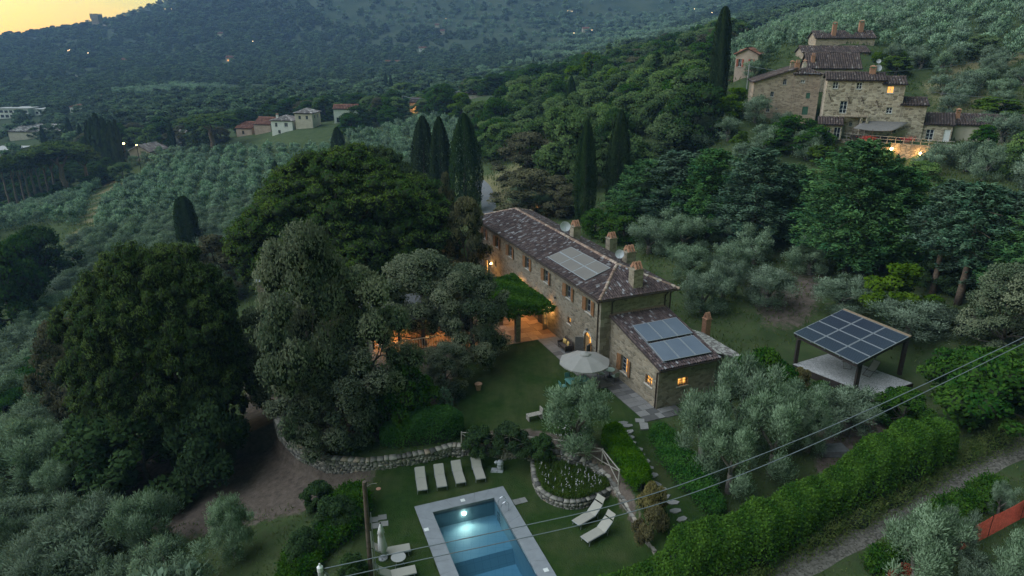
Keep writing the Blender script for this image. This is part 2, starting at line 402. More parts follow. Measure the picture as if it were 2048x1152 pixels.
by_tint('paving',[(0,(.085,.082,.078)),(.5,(.14,.133,.127)),(1,(.21,.20,.19))],.85,4,.5)
by_tint('terracotta_paving',[(0,(.20,.12,.08)),(.5,(.32,.20,.13)),(1,(.42,.28,.19))],.85,4,.5)
by_tint('step_stone',[(0,(.15,.148,.142)),(1,(.25,.24,.225))],.9,5,.5)
simple('dark_ground_roof',(.05,.036,.03),.95)
simple('shutter_wood',(.24,.115,.05),.6,var=.3,scale=5)
simple('shutter_grey',(.10,.10,.10),.6,var=.2)
simple('dark_wood',(.030,.022,.017),.7,var=.4,scale=7)
simple('door_wood',(.34,.20,.09),.6,var=.3,scale=6)
simple('fence_wood',(.30,.27,.23),.9,var=.35,scale=9,bump=.5)
simple('pole_wood',(.085,.06,.045),.9,var=.4,scale=5,bump=.5)
simple('eave_wood',(.20,.14,.09),.8)
simple('sill_stone',(.40,.37,.32),.85)
simple('gutter_metal',(.060,.042,.034),.45,metal=.6,var=.3)
simple('white_paint',(.62,.62,.60),.6,var=.06)
simple('grey_frame',(.22,.23,.24),.55,var=.1)
simple('green_paint',(.05,.13,.085),.6)
simple('red_paint',(.42,.10,.06),.6)
simple('steel',(.62,.63,.65),.25,metal=1.0,var=.05)
simple('alu',(.26,.27,.29),.5,metal=.5,var=.08)
simple('panel_frame',(.30,.31,.33),.5,metal=.3,var=.05)
simple('black_metal',(.02,.02,.02),.5,metal=.4)
simple('dish_grey',(.36,.37,.38),.6,var=.08)
simple('wire_grey',(.17,.19,.21),.5,metal=.3,var=.1)
simple('cream_fabric',(.30,.28,.24),.9,var=.05,scale=3)
simple('umbrella_fabric',(.25,.235,.215),.9,var=.05,scale=2)
simple('white_fabric',(.46,.45,.43),.9,var=.08)
simple('cushion_yellow',(.62,.40,.13),.9,var=.1)
simple('wicker',(.055,.040,.032),.8,var=.4,scale=40)
simple('teal_paint',(.08,.22,.20),.6,var=.1)
simple('green_grey_paint',(.25,.32,.27),.6,var=.1)
simple('terracotta',(.42,.22,.15),.85)
simple('brick_red',(.34,.17,.10),.9,var=.4,scale=14,bump=.4)
simple('coping',(.21,.22,.235),.75,var=.10,scale=2.0,bump=.15,bscale=40)
simple('rock_grey',(.26,.27,.28),.9,var=.4,bump=.7,bscale=8)
simple('soil',(.10,.075,.055),1.0,var=.35,scale=3,bump=.6)
simple('plaster_white',(.66,.64,.60),.9,var=.1,scale=.8)
simple('plaster_beige',(.50,.43,.34),.9,var=.15,scale=.8)
simple('plaster_pink',(.46,.34,.27),.9,var=.18,scale=.8)
simple('plaster_grey',(.34,.33,.32),.9,var=.12,scale=.8)
simple('awning_cloth',(.15,.135,.125),.9,var=.15,scale=3)
simple('net_orange',(.50,.085,.05),.7,var=.3,scale=6)
simple('flower_white',(.45,.42,.42),.8,var=.1)
simple('flower_red',(.55,.07,.05),.8,var=.2)
simple('car_white',(.70,.70,.70),.3,var=.03)
simple('glass_dark',(.018,.022,.028),.08,var=.1,spec=.6)
simple('lamp_body',(.09,.085,.08),.5)
simple('ceramic',(.42,.41,.39),.4)
def emit(name,c,s,pattern=None):
    t=NT(name); col=c
    if pattern:
        n=t.noise(t.coord('Object'),pattern,2); col=t.mix(t.ramp(n,[(.35,0),(.65,1)]),tuple(x*.35 for x in c),c)
    t.surf(t.n('Emission',Color=col,Strength=s*2.0)); M[name]=t.m
emit('lit_window',(1.0,.46,.10),.28,3.0)
emit('lit_window_far',(1.0,.44,.10),.2)
emit('bulb_warm',(1.0,.60,.22),8.0)
emit('bulb_far',(1.0,.66,.34),1.6)
emit('bulb_pink',(1.0,.55,.45),6.0)
emit('bulb_pool',(1.0,.95,.72),12.0)
# solar glass: collectors (smooth grey-blue) and photovoltaic cells (fine stripes)
t=NT('collector_glass'); c=t.coord('Object')
t.bsdf(Base_Color=t.mix(t.noise(c,.6,2),(.08,.095,.13),(.13,.145,.18)),Roughness=.25,Specular_IOR_Level=.55); M['collector_glass']=t.m
t=NT('panel_brown'); c=t.coord('Object')
t.bsdf(Base_Color=t.mix(t.noise(c,.7,2),(.10,.085,.078),(.14,.12,.108)),Roughness=.45,Specular_IOR_Level=.35); M['panel_brown']=t.m
t=NT('pv_cell'); uv=t.coord('UV')
wv=t.n('TexWave',Vector=uv,wave_type='BANDS',bands_direction='Y',Scale=1.86,Distortion=0.0).outputs['Fac']
wv=t.ramp(wv,[(.55,0),(.95,1)])
t.bsdf(Base_Color=t.mix(wv,(.012,.018,.034),(.055,.06,.075)),Roughness=.25,Specular_IOR_Level=.55); M['pv_cell']=t.m
# pool water: clear, tinted, rippled, with a sky reflection at its surface
t=NT('pool_water'); c=t.coord('Object')
nb=t.bump(t.math('ADD',t.noise(t.scale(c,(1,1.6,1)),2.6,3),t.math('MULTIPLY',t.noise(c,8,2),.5)),.6,.07)
fr=t.n('Fresnel',IOR=1.33,Normal=nb)
tr=t.n('BsdfTransparent',Color=(.48,.74,.88)); gl=t.n('BsdfGlossy',Color=(1,1,1),Roughness=.04,Normal=nb)
t.surf(t.n('MixShader',i0=fr.outputs[0],i1=tr,i2=gl)); M['pool_water']=t.m
t=NT('pool_liner'); c=t.coord('UV')
br=t.n('TexBrick',Vector=c,Color1=(.24,.325,.36),Color2=(.22,.305,.34),Mortar=(.17,.25,.29),Scale=1.0); br.inputs['Brick Width'].default_value=.5; br.inputs['Row Height'].default_value=.5; br.inputs['Mortar Size'].default_value=.012; br.offset=0
t.bsdf(Base_Color=br.outputs[0],Roughness=.6); M['pool_liner']=t.m
# ground: grass, mown lawn, bare earth by painted weights
t=NT('ground_cover'); c=t.coord('Object')
zc=t.n('SeparateColor',Color=t.attr('zone','Color'))
n1=t.noise(c,.35,5,.6); n2=t.noise(c,2.2,5,.65); n3=t.noise(c,12,4,.7)
mead=t.mix(t.ramp(n1,[(.35,0),(.7,1)]),(.034,.058,.020),(.070,.092,.036))
mead=t.mix(t.ramp(n2,[(.45,0),(.75,.7)]),mead,(.060,.060,.032))
lawn=t.mix(t.ramp(n2,[(.3,0),(.75,1)]),(.017,.039,.008),(.031,.058,.014))
lawn=t.mix(t.ramp(n1,[(.42,0),(.66,.9)]),lawn,(.052,.064,.024)); lawn=t.mix(t.ramp(t.noise(t.scale(c,(1.2,.25,1)),1.1,4),[(.45,0),(.7,.5)]),lawn,(.015,.033,.008))
dirt=t.mix(t.ramp(n2,[(.3,0),(.75,1)]),(.065,.05,.04),(.155,.122,.098))
dirt=t.mix(t.ramp(t.noise(c,30,3,.7),[(.55,0),(.75,.6)]),dirt,(.20,.175,.15))
jit=t.math('MULTIPLY',t.math('SUBTRACT',n2,.5),.9)
wl=t.ramp(t.math('ADD',zc.outputs[1],t.math('MULTIPLY',jit,.4)),[(.42,0),(.58,1)])
wd=t.ramp(t.math('ADD',zc.outputs[0],jit),[(.35,0),(.65,1)])
dry=t.mix(t.ramp(n2,[(.35,0),(.7,1)]),(.13,.115,.055),(.22,.195,.105))
wb=t.ramp(t.math('ADD',zc.outputs[2],jit),[(.35,0),(.65,1)])
py_=t.n('SeparateXYZ',Vector=c).outputs[1]; fy=t.n('MapRange',Value=py_); fy.inputs[1].default_value=330; fy.inputs[2].default_value=480
mead=t.mix(fy.outputs[0],mead,t.mix(t.ramp(t.noise(c,.02,4),[(.4,0),(.6,1)]),(.028,.045,.024),(.050,.066,.036)))
col=t.mix(wb,mead,dry); col=t.mix(wl,col,lawn); col=t.mix(wd,col,dirt)
col=t.mix(.55,col,t.mix(n3,(.35,.35,.35),(1.35,1.35,1.35)),'MULTIPLY')
t.bsdf(Base_Color=col,Roughness=1.0,Specular_IOR_Level=.05,Normal=t.bump(t.math('ADD',t.math('MULTIPLY',n2,.6),n3),.8,.12)); M['ground_cover']=t.m
def gravel(name,a,b,sc=22.0):
    t=NT(name); c=t.coord('Object'); v=t.n('TexVoronoi',Vector=c,Scale=sc); s_=t.n('SeparateColor',Color=v.outputs['Color'])
    n=t.noise(c,.9,4); col=t.mix(s_.outputs[0],a,b); col=t.mix(.5,col,t.mix(n,(.5,.5,.5),(1.2,1.2,1.2)),'MULTIPLY')
    t.bsdf(Base_Color=col,Roughness=.95,Specular_IOR_Level=.1,Normal=t.bump(v.outputs['Distance'],.6,.03)); M[name]=t.m
gravel('gravel_deck',(.20,.195,.19),(.40,.39,.38),16)
gravel('gravel_road',(.055,.050,.040),(.145,.132,.112),9)
gravel('asphalt_road',(.11,.115,.12),(.16,.165,.17),14)
# ================================================================ ground
def lines(a,b,step,lo,hi,gr):
    mid=list(np.arange(a,b+1e-6,step)); s=step; up=[]; x=mid[-1]
    while x<hi: s*=gr; x+=s; up.append(x)
    s=step; dn=[]; x=mid[0]
    while x>lo: s*=gr; x-=s; dn.append(x)
    return np.array(dn[::-1]+mid+up)
gxs=lines(-24,16,.36,-2300,2300,1.055); gys=lines(24,62,.36,-30,3400,1.045)
GX,GY=np.meshgrid(gxs,gys); GZ=gz(GX,GY,hole=True)
nx,ny=len(gxs),len(gys)
idx=np.arange(nx*ny).reshape(ny,nx)
F=np.stack([idx[:-1,:-1],idx[:-1,1:],idx[1:,1:],idx[1:,:-1]],-1).reshape(-1,4)
me=np_mesh('ground',np.stack([GX,GY,GZ],-1).reshape(-1,3),F,M['ground_cover'],smooth_=True)
PX,PY=proj(GX,GY,gz(GX,GY))
def near_poly(px,py,poly,fall):   # 1 inside, falling to 0 over 'fall' pixels
    i=inpoly(px,py,poly); d=segdist(px,py,poly); return np.clip(np.where(i,1,1-d/fall),0,1)
def near_path(px,py,pts,wd,fall):
    d=segdist(px,py,pts,closed=False); return np.clip(1-(d-wd)/fall,0,1)
fr=(GY>8)&(GY<420)
hx=(GX-HO[0])*HU[0]+(GY-HO[1])*HU[1]; hy=(GX-HO[0])*HV[0]+(GY-HO[1])*HV[1]
lawn=np.zeros_like(GX)
poolyard=[(-9.4,40.2),(-7.85,40.3),(-5.79,40.9),(-4.3,41.6),(-2.1,41.45),(0.0,41.15),(1.5,40.9),(3.5,40.6),(5.3,39.7),(6.5,38.3),(7.2,35.9),(7.8,33.1),(8.3,31.4),(9,27),(9.4,16),(-9.0,16),(-9.2,30)]
lawn=np.maximum(lawn,inpoly(GX,GY,poolyard)*1.0)
upper=[(880,880),(940,690),(990,690),(1080,680),(1300,830),(1440,1040),(1320,1110),(1240,960),(1190,900),(1060,870),(930,860)]
lawn=np.maximum(lawn,np.where(fr,near_poly(PX,PY,upper,25),0))
dirt=np.zeros_like(GX)
dirt=np.maximum(dirt,near_poly(PX,PY,[(505,770),(560,790),(580,880),(640,935),(735,945),(722,965),(600,1010),(470,1040),(380,1060),(250,1040),(190,960),(300,920),(480,930),(500,870)],30))
dirt=np.maximum(dirt,.3*near_poly(PX,PY,[(1230,520),(1500,440),(1850,560),(1960,640),(1900,690),(1700,600),(1560,640),(1380,640)],60))
dirt=np.maximum(dirt,near_poly(PX,PY,[(1500,560),(1640,560),(1600,640),(1540,640)],40)*.7)
dirt=np.maximum(dirt,near_poly(PX,PY,[(930,870),(1060,880),(1190,920),(1290,1080),(1250,960),(1190,890),(1060,865)],14)*.9)
dirt=np.maximum(dirt,near_poly(PX,PY,[(1640,850),(1760,840),(1740,930),(1650,960)],25))
dirt=np.maximum(dirt,.8*near_poly(PX,PY,[(600,640),(900,640),(880,860),(600,860)],50))
dirt*=fr
dry=np.zeros_like(GX)
dry=np.maximum(dry,near_path(PX,PY,[(235,360),(215,400),(185,450),(150,500)],6,16))
dry=np.maximum(dry,near_path(PX,PY,[(2040,110),(1940,135),(1880,160)],8,14))
dry=np.maximum(dry,.6*near_poly(PX,PY,[(950,370),(1040,330),(1130,380),(1020,410)],25))
dry=np.maximum(dry,.55*near_poly(PX,PY,[(1850,170),(2048,200),(2048,300),(1900,260)],40))
dry*=fr
a=me.attributes.new('zone','FLOAT_COLOR','POINT')
a.data.foreach_set('color',np.stack([dirt,lawn,dry,np.ones_like(dirt)],-1).astype(np.float32).ravel())
ground_o=link('ground',me,kind='structure')

# gravel track at the lower right, asphalt lane behind the villa: sheets following the ground
def ribbon(name,pix,width,mat,lift=.02,n=60,wob=0.0):
    P=np.array([ground(*p)[:2] for p in pix]); 
    s=np.concatenate([[0],np.cumsum(np.linalg.norm(np.diff(P,axis=0),axis=1))]); t=np.linspace(0,s[-1],n)
    X=np.interp(t,s,P[:,0]); Y=np.interp(t,s,P[:,1])
    k=np.ones(5)/5
    for _ in range(2):
        Xp=np.pad(X,2,'edge'); Yp=np.pad(Y,2,'edge'); X=np.convolve(Xp,k,'valid'); Y=np.convolve(Yp,k,'valid')
    tx=np.gradient(X); ty=np.gradient(Y); L=np.hypot(tx,ty); nx_,ny_=-ty/L,tx/L
    cols=7; V=[]
    for j in range(cols):
        f=(j/(cols-1)-.5)*width; ff=f*(1+wob*np.sin(t*1.7+j)) if j in (0,cols-1) else f
        x=X+nx_*ff; y=Y+ny_*ff; V.append(np.stack([x,y,gz(x,y)+lift-(.0 if 0<j<cols-1 else .06)],-1))
    V=np.stack(V,1).reshape(-1,3); ii=np.arange(n*cols).reshape(n,cols)
    Fq=np.stack([ii[:-1,:-1],ii[:-1,1:],ii[1:,1:],ii[1:,:-1]],-1).reshape(-1,4)
    return link(name,np_mesh(name,V,Fq,mat,smooth_=True),kind='structure')
ribbon('gravel_track',[(1380,1240),(1540,1150),(1700,1070),(1820,1000),(1930,940),(2048,885),(2200,820),(2500,690)],2.3,M['gravel_road'],.05,80,.05)
ribbon('road',[(985,440),(978,420),(976,395),(968,375),(955,362)],2.6,M['asphalt_road'],.06,40)
# haze
def haze():
    zmin=float(GZ.min()); zmax=float(GZ.max())
    mb=MB(); mb.box((-2700,-60,zmin-1),(2700,3600,max(zmax+20,CAMZ+5)))
    t=NT('haze_air'); v=t.n('VolumePrincipled'); v.inputs['Color'].default_value=(.34,.56,1.0,1); v.inputs['Density'].default_value=HAZE; v.inputs['Anisotropy'].default_value=.1
    t.t.links.new(v.outputs[0],t.out.inputs['Volume'])
    o=mb.build('haze',t.m,kind='stuff'); return o
HAZE=0.00019
haze()
# ================================================================ walls with openings, windows, tiles
def wall_mesh(mb,P0,ud,L,H,ops,depth=.28,top=None,thick=None,mi=0):
    """vertical wall from P0 along ud (unit), height H (or top(u)), with rectangular openings (u0,u1,z0,z1) and their reveals; the outside is to the right of ud"""
    P0=np.array(P0,float); ud=np.array(ud,float); nin=np.array([-ud[1],ud[0],0])   # inwards
    top=top or (lambda u:H)
    us=sorted({0.0,L,*[o[0] for o in ops],*[o[1] for o in ops]})
    W=lambda u,z,d=0:P0+ud*u+np.array([0,0,z])+nin*d
    for a,b in zip(us,us[1:]):
        m=(a+b)/2; zs=[0.0]
        for o in sorted([o for o in ops if o[0]<=m<=o[1]],key=lambda o:o[2]): zs+= [o[2],o[3]]
        zs.append(None)
        for i in range(0,len(zs)-1,2):
            z0,z1=zs[i],zs[i+1]
            if z1 is None: mb.face([W(a,z0),W(b,z0),W(b,top(b)),W(a,top(a))],mi)
            elif z1-z0>1e-4: mb.face([W(a,z0),W(b,z0),W(b,z1),W(a,z1)],mi)
    for u0,u1,z0,z1 in ops:
        d=depth
        mb.face([W(u0,z0),W(u0,z0,d),W(u0,z1,d),W(u0,z1)],mi); mb.face([W(u1,z0,d),W(u1,z0),W(u1,z1),W(u1,z1,d)],mi)
        mb.face([W(u0,z1),W(u0,z1,d),W(u1,z1,d),W(u1,z1)],mi); mb.face([W(u0,z0,d),W(u0,z0),W(u1,z0),W(u1,z0,d)],mi)
def keepmesh(mb,name,mat,parent,kind=None):   # no normal recalculation (open shells)
    me=bpy.data.meshes.new(name); me.from_pydata(mb.v,[],mb.f); me.update()
    if isinstance(mat,(list,tuple)): me.polygons.foreach_set('material_index',np.array(mb.m,np.int32))
    setmesh(me,mat); metric_uv(me); return link(name,me,parent,kind=kind)
def window(parent,P0,ud,o,lit=None,fm='grey_frame',cols=2,rows=2,depth=.2,sill=True,bars=False,fw=.06,name='window'):
    """frame, panes and sill filling the opening o of a wall; nested under parent"""
    P0=np.array(P0,float); ud=np.array(ud,float); nin=np.array([-ud[1],ud[0],0]); u0,u1,z0,z1=o
    W=lambda u,z,d:tuple(P0+ud*u+np.array([0,0,z])+nin*d)
    def bar(mb,a,b,c,d_,da,db): mb.hull8([W(a,c,da),W(b,c,da),W(b,c,db),W(a,c,db),W(a,d_,da),W(b,d_,da),W(b,d_,db),W(a,d_,db)])
    mb=MB(); d0,d1=depth-.04,depth+.04
    bar(mb,u0,u0+fw,z0,z1,d0,d1); bar(mb,u1-fw,u1,z0,z1,d0,d1); bar(mb,u0+fw,u1-fw,z1-fw,z1,d0,d1); bar(mb,u0+fw,u1-fw,z0,z0+fw,d0,d1)
    for i in range(1,cols):
        u=u0+(u1-u0)*i/cols; bar(mb,u-fw*.5,u+fw*.5,z0+fw,z1-fw,d0+.003,d1-.003)
    for i in range(1,rows):
        z=z0+(z1-z0)*i/rows; bar(mb,u0+fw,u1-fw,z-fw*.3,z+fw*.3,d0+.006,d1-.006)
    wo=mb.build(name,M[fm],parent)
    mats=lit if isinstance(lit,(list,tuple)) else [lit]*cols
    for i in range(cols):
        a=u0+(u1-u0)*i/cols; b=u0+(u1-u0)*(i+1)/cols; mp=MB(); mp.face([W(a,z0+.01,depth),W(b,z0+.01,depth),W(b,z1-.01,depth),W(a,z1-.01,depth)])
        keepmesh(mp,'pane',M[mats[i] or 'glass_dark'],wo)
    if sill:
        ms=MB(); bar(ms,u0-.1,u1+.1,z0-.10,z0-.003,-.07,depth*.6); ms.build('sill',M['sill_stone'],wo)
    if bars:
        ms=MB()
        for i in range(1,4):
            u=u0+(u1-u0)*i/4; bar(ms,u-.015,u+.015,z0+.004,z1-.004,.03,.06)
        for i in range(1,3):
            z=z0+(z1-z0)*i/3; bar(ms,u0+.004,u1-.004,z-.012,z+.012,.034,.056)
        ms.build('grille',M['black_metal'],wo)
    return wo
def shutters(parent,P0,ud,o,wd=.5,mat='shutter_wood',ang=(8,8)):
    P0=np.array(P0,float); ud=np.array(ud,float); out=np.array([ud[1],-ud[0],0]); u0,u1,z0,z1=o
    for s in (0,1):
        hinge=P0+ud*(u0-.01 if s==0 else u1+.01)+out*.04; d=(-ud if s==0 else ud); a=R(ang[s]); d=d*math.cos(a)+out*math.sin(a); n=np.cross(d,[0,0,1])
        mb=MB(); W=lambda t,z,k:tuple(hinge+d*t+np.array([0,0,z])+n*k)
        def br(a_,b_,c,e,k): mb.hull8([W(a_,c,-k),W(b_,c,-k),W(b_,c,k),W(a_,c,k),W(a_,e,-k),W(b_,e,-k),W(b_,e,k),W(a_,e,k)])
        zm=(z0+z1)/2
        br(0,.07,z0,z1,.022); br(wd-.07,wd,z0,z1,.022); br(.07,wd-.07,z0,z0+.08,.022); br(.07,wd-.07,z1-.08,z1,.022); br(.07,wd-.07,zm-.04,zm+.04,.022)
        for lo,hi in ((z0+.08,zm-.04),(zm+.04,z1-.08)):
            k=max(2,int((hi-lo)/.085)); 
            for i in range(k): br(.07,wd-.07,lo+(hi-lo)*(i+.12)/k,lo+(hi-lo)*(i+.8)/k,.011)
        mb.build('shutter',M[mat],parent)
def tiles(name,A,e,s,L,lim,mat,parent,sp=.21,tl=.38,rad=.085,seed=1,lift=.03,white=.25,under='dark_ground_roof',thick=.10):
    """barrel tiles on a roof plane: A eave start, e eave direction, s up-slope direction, lim(t)->(s0,s1)"""
    r=np.random.default_rng(seed); A=np.array(A,float); e=np.array(e,float); s=np.array(s,float); s/=np.linalg.norm(s); n=np.cross(e,s); n=n if n[2]>0 else -n
    n/=np.linalg.norm(n)
    ncol=int(L/sp); V=[];F=[];T=[]; th=np.linspace(0,math.pi,5)
    pat=r.random(ncol)
    for i in range(ncol):
        t=(i+.5)*L/ncol; lo,hi=lim(t)
        if hi-lo<.15: continue
        k=max(1,int((hi-lo)/(tl*.8))); st=(hi-lo)/k
        for j in range(k):
            s0=lo+j*st-.02; s1=min(lo+(j+1)*st+.06,hi+.03); jit=r.normal(0,.012); dz=r.normal(0,.008); sk=r.normal(0,.01)
            b=len(V)
            for ss,rr,tt,lf in ((s0,rad*1.12,t+jit,lift+.022+dz),(s1,rad*.88,t+jit+sk,lift+dz*.3)):
                c=A+e*tt+s*ss+n*lf
                for q in th: V.append(c+e*(rr*math.cos(q))+n*(rr*math.sin(q)))
            for q in range(4): F.append((b+q,b+q+1,b+6+q,b+5+q)); 
            v=np.clip(.10+r.beta(2.2,2.6)*.58+.16*(pat[i]-.3),0,.8)
            if r.random()<white: v=.72+.28*r.random()
            T+= [v]*4
    me=np_mesh(name,np.array(V),np.array(F),M[mat],np.array(T)); o=link(name,me,parent,kind='stuff')
    # boarded deck under the tiles
    mb=MB(); ts=np.linspace(0,L,13); up=[];lo_=[]
    for t in ts:
        l,h=lim(min(max(t,1e-3),L-1e-3)); lo_.append(A+e*t+s*l); up.append(A+e*t+s*max(h,l+.005))
    for i in range(12):
        q=[lo_[i],lo_[i+1],up[i+1],up[i]]; mb.hull8([tuple(p-n*thick) for p in q]+[tuple(p+n*.012) for p in q])
    d=mb.build('roof_deck',M[under],parent)
    return o
def ridge(name,P,Q,parent,mat='ridge_tile',rad=.13,tl=.45,seed=3,lift=.05):
    """a row of rounded ridge tiles, each a piece of its own mesh data joined as one cover"""
    r=np.random.default_rng(seed); P=np.array(P,float);Q=np.array(Q,float); d=Q-P; L=np.linalg.norm(d); d/=L; h=np.cross(d,[0,0,1]); h/=np.linalg.norm(h); n=np.cross(h,d); n=n if n[2]>0 else -n
    k=max(1,int(L/(tl*.85))); V=[];F=[];T=[]; th=np.linspace(-.15,math.pi+.15,6)
    for i in range(k):
        s0=L*i/k-.02; s1=L*(i+1)/k+.06; b=len(V); dz=r.normal(0,.01); j=r.normal(0,.012); v=r.random()
        for ss,rr,lf in ((s0,rad*1.1,lift+.02),(s1,rad*.9,lift)):
            c=P+d*ss+n*(lf+dz-.05)+h*j
            for q in th: V.append(c+h*rr*math.cos(q)+n*rr*math.sin(q))
        for q in range(5): F.append((b+q,b+q+1,b+7+q,b+6+q)); T.append(v)
    return link(name,np_mesh(name,np.array(V),np.array(F),M[mat],np.array(T)),parent,kind='stuff')
def chimney(parent,base,w=.75,d=.75,h=1.3,ax=None,mat='annex_stone',cap='tent',name='chimney'):
    base=np.array(base,float); ax=HU if ax is None else ax; ay=np.array([-ax[1],ax[0],0])
    mb=MB(); W=lambda a,b,z:tuple(base+ax*a+ay*b+np.array([0,0,z]))
    def bx(a,b,z0,z1,m=mb): m.hull8([W(-a,-b,z0),W(a,-b,z0),W(a,b,z0),W(-a,b,z0),W(-a,-b,z1),W(a,-b,z1),W(a,b,z1),W(-a,b,z1)])
    bx(w/2,d/2,-.8,h); bx(w/2+.05,d/2+.05,h+.002,h+.09)
    o=mb.build(name,M[mat],parent)
    mc=MB()
    if cap=='tent':      # two leaning slabs of tile over the flue
        for s in (-1,1):
            for k in (-1,0,1):
                p=base+ay*(s*(d/2))+ax*(k*w*.30)+np.array([0,0,h+.10]); q=base+ay*(s*.03)+ax*(k*w*.30)+np.array([0,0,h+.58])
                mc.beam(p,q,w*.27,.06,up=tuple(ax))
        mc.hull8([W(-w*.42,-.06,h+.585),W(w*.42,-.06,h+.585),W(w*.42,.06,h+.585),W(-w*.42,.06,h+.585),W(-w*.42,-.04,h+.64),W(w*.42,-.04,h+.64),W(w*.42,.04,h+.64),W(-w*.42,.04,h+.64)])
    else:
        for a in (-1,1):
            for b in (-1,1): 
                c0=(a*(w/2-.08),b*(d/2-.08)); mc.hull8([W(c0[0]-.06,c0[1]-.06,h+.092),W(c0[0]+.06,c0[1]-.06,h+.092),W(c0[0]+.06,c0[1]+.06,h+.092),W(c0[0]-.06,c0[1]+.06,h+.092),W(c0[0]-.06,c0[1]-.06,h+.4),W(c0[0]+.06,c0[1]-.06,h+.4),W(c0[0]+.06,c0[1]+.06,h+.4),W(c0[0]-.06,c0[1]+.06,h+.4)])
        mc.hull8([W(-w/2-.08,-d/2-.08,h+.402),W(w/2+.08,-d/2-.08,h+.402),W(w/2+.08,d/2+.08,h+.402),W(-w/2-.08,d/2+.08,h+.402),W(-.1,-.1,h+.62),W(.1,-.1,h+.62),W(.1,.1,h+.62),W(-.1,.1,h+.62)])
    mc.build('chimney_cap',M['brick_red'],o); return o
def downpipe(parent,pts,r=.05): 
    mb=MB(); mb.tube(pts,r,6); return mb.build('downpipe',M['gutter_metal'],parent)
def dish(parent_unused,P,look,rad=.42,label='',name='satellite_dish',mast=.7):
    P=np.array(P,float); t=thing(name,label,'satellite dish',P)
    mb=MB(); mb.tube([(0,0,-.2),(0,0,mast)],.025,6); mb.build('mast',M['alu'],t)
    md=MB(); L=Vector(look).normalized(); q=L.to_track_quat('Z','Y').to_matrix()
    prof=[(r_,r_*r_*.35/rad) for r_ in np.linspace(.02,1,6)*rad]; n=18; rings=[]
    for r_,z in prof:
        k=len(md.v)
        for j in range(n):
            a=2*math.pi*j/n; v=q@Vector((r_*math.cos(a),r_*math.sin(a),z)); md.v.append((v.x,v.y,v.z+mast))
        rings.append(k)
    for a,b in zip(rings,rings[1:]):
        for j in range(n): md.f.append((a+j,a+(j+1)%n,b+(j+1)%n,b+j)); md.m.append(0)
    md.f.append(tuple(rings[0]+j for j in range(n))); md.m.append(0)
    o=keepmesh(md,'reflector',M['dish_grey'],t); o.modifiers.new('s','SOLIDIFY').thickness=.02
    ma=MB(); c=Vector((0,0,mast)); ma.tube([c+q@Vector((0,-rad*.95,rad*.3)),c+q@Vector((0,-.05,rad*.95))],.015,5)
    ma.build('feed_arm',M['alu'],t); return t

# ================================================================ the villa
HL,HW,HE,HR,OV=29.05,6.72,6.55,1.32,.43
villa=thing('stone_villa','long two storey stone villa with hipped tile roof and brown shutters beside the lawn','house')
ZB=-.6
WINV=[26.92,22.94,19.12,14.73,10.33,5.70,2.04]
ud=-HV; P0=hw(0,HL,0)      # long wall runs from the far corner to the near corner, outside is -u
cv=lambda v:HL-v
ops=[(cv(v)-.47,cv(v)+.47,4.55,5.74) for v in WINV]
smalls=[(cv(19.0)-.42,cv(19.0)+.42,1.95,2.72),(cv(5.45)-.32,cv(5.45)+.32,2.2,2.82),(cv(23.42)-.24,cv(23.42)+.24,2.2,2.85)]
french=(cv(10.45)-.62,cv(10.45)+.62,.02,2.35); arch=(cv(2.0)-.62,cv(2.0)+.62,.02,2.72); narrow=(cv(26.4)-.45,cv(26.4)+.45,.02,2.1); fr2=(cv(14.9)-.62,cv(14.9)+.62,.02,2.35)
allops=ops+smalls+[french,arch,narrow,fr2]
mb=MB()
wall_mesh(mb,P0,ud,HL,HE,allops)
mb2=mb
wall_mesh(mb2,hw(0,0,0),HU,HW,HE,[]); wall_mesh(mb2,hw(HW,0,0),HV,HL,HE,[]); wall_mesh(mb2,hw(HW,HL,0),-HU,HW,HE,[])
for a,b in ((hw(0,HL,0),hw(0,0,0)),(hw(0,0,0),hw(HW,0,0)),(hw(HW,0,0),hw(HW,HL,0)),(hw(HW,HL,0),hw(0,HL,0))):
    z=np.array([0,0,ZB]); mb2.face([a+z,b+z,b,a])
keepmesh(mb2,'wall',M['villa_stone'],villa)
# inside floor slab so lit rooms do not look through
mi=MB(); mi.hull8([tuple(hw(u,v,z)) for z in (3.2,3.4) for u,v in ((.35,.35),(HW-.35,.35),(HW-.35,HL-.35),(.35,HL-.35))]); mi.build('floor_slab',M['plaster_beige'],villa)
for i,(v,o) in enumerate(zip(WINV,ops)):
    lit=[None,'lit_window'] if i==6 else ([None,None])
    wo=window(villa,P0,ud,o,lit)
    shutters(wo,P0,ud,o,.50,ang=(5+3*(i%3),4+4*((i*2)%3)))
window(villa,P0,ud,smalls[0],['lit_window','lit_window'],bars=False); window(villa,P0,ud,smalls[1],['lit_window'],cols=1,rows=1,bars=True); window(villa,P0,ud,smalls[2],[None],cols=1,rows=1)
for o in (french,fr2):
    wo=window(villa,P0,ud,o,['lit_window','lit_window'],rows=4,sill=False,name='french_door'); shutters(wo,P0,ud,o,.6,'shutter_grey',ang=(12,70))
window(villa,P0,ud,narrow,['lit_window','lit_window'],rows=3,sill=False,name='french_door')
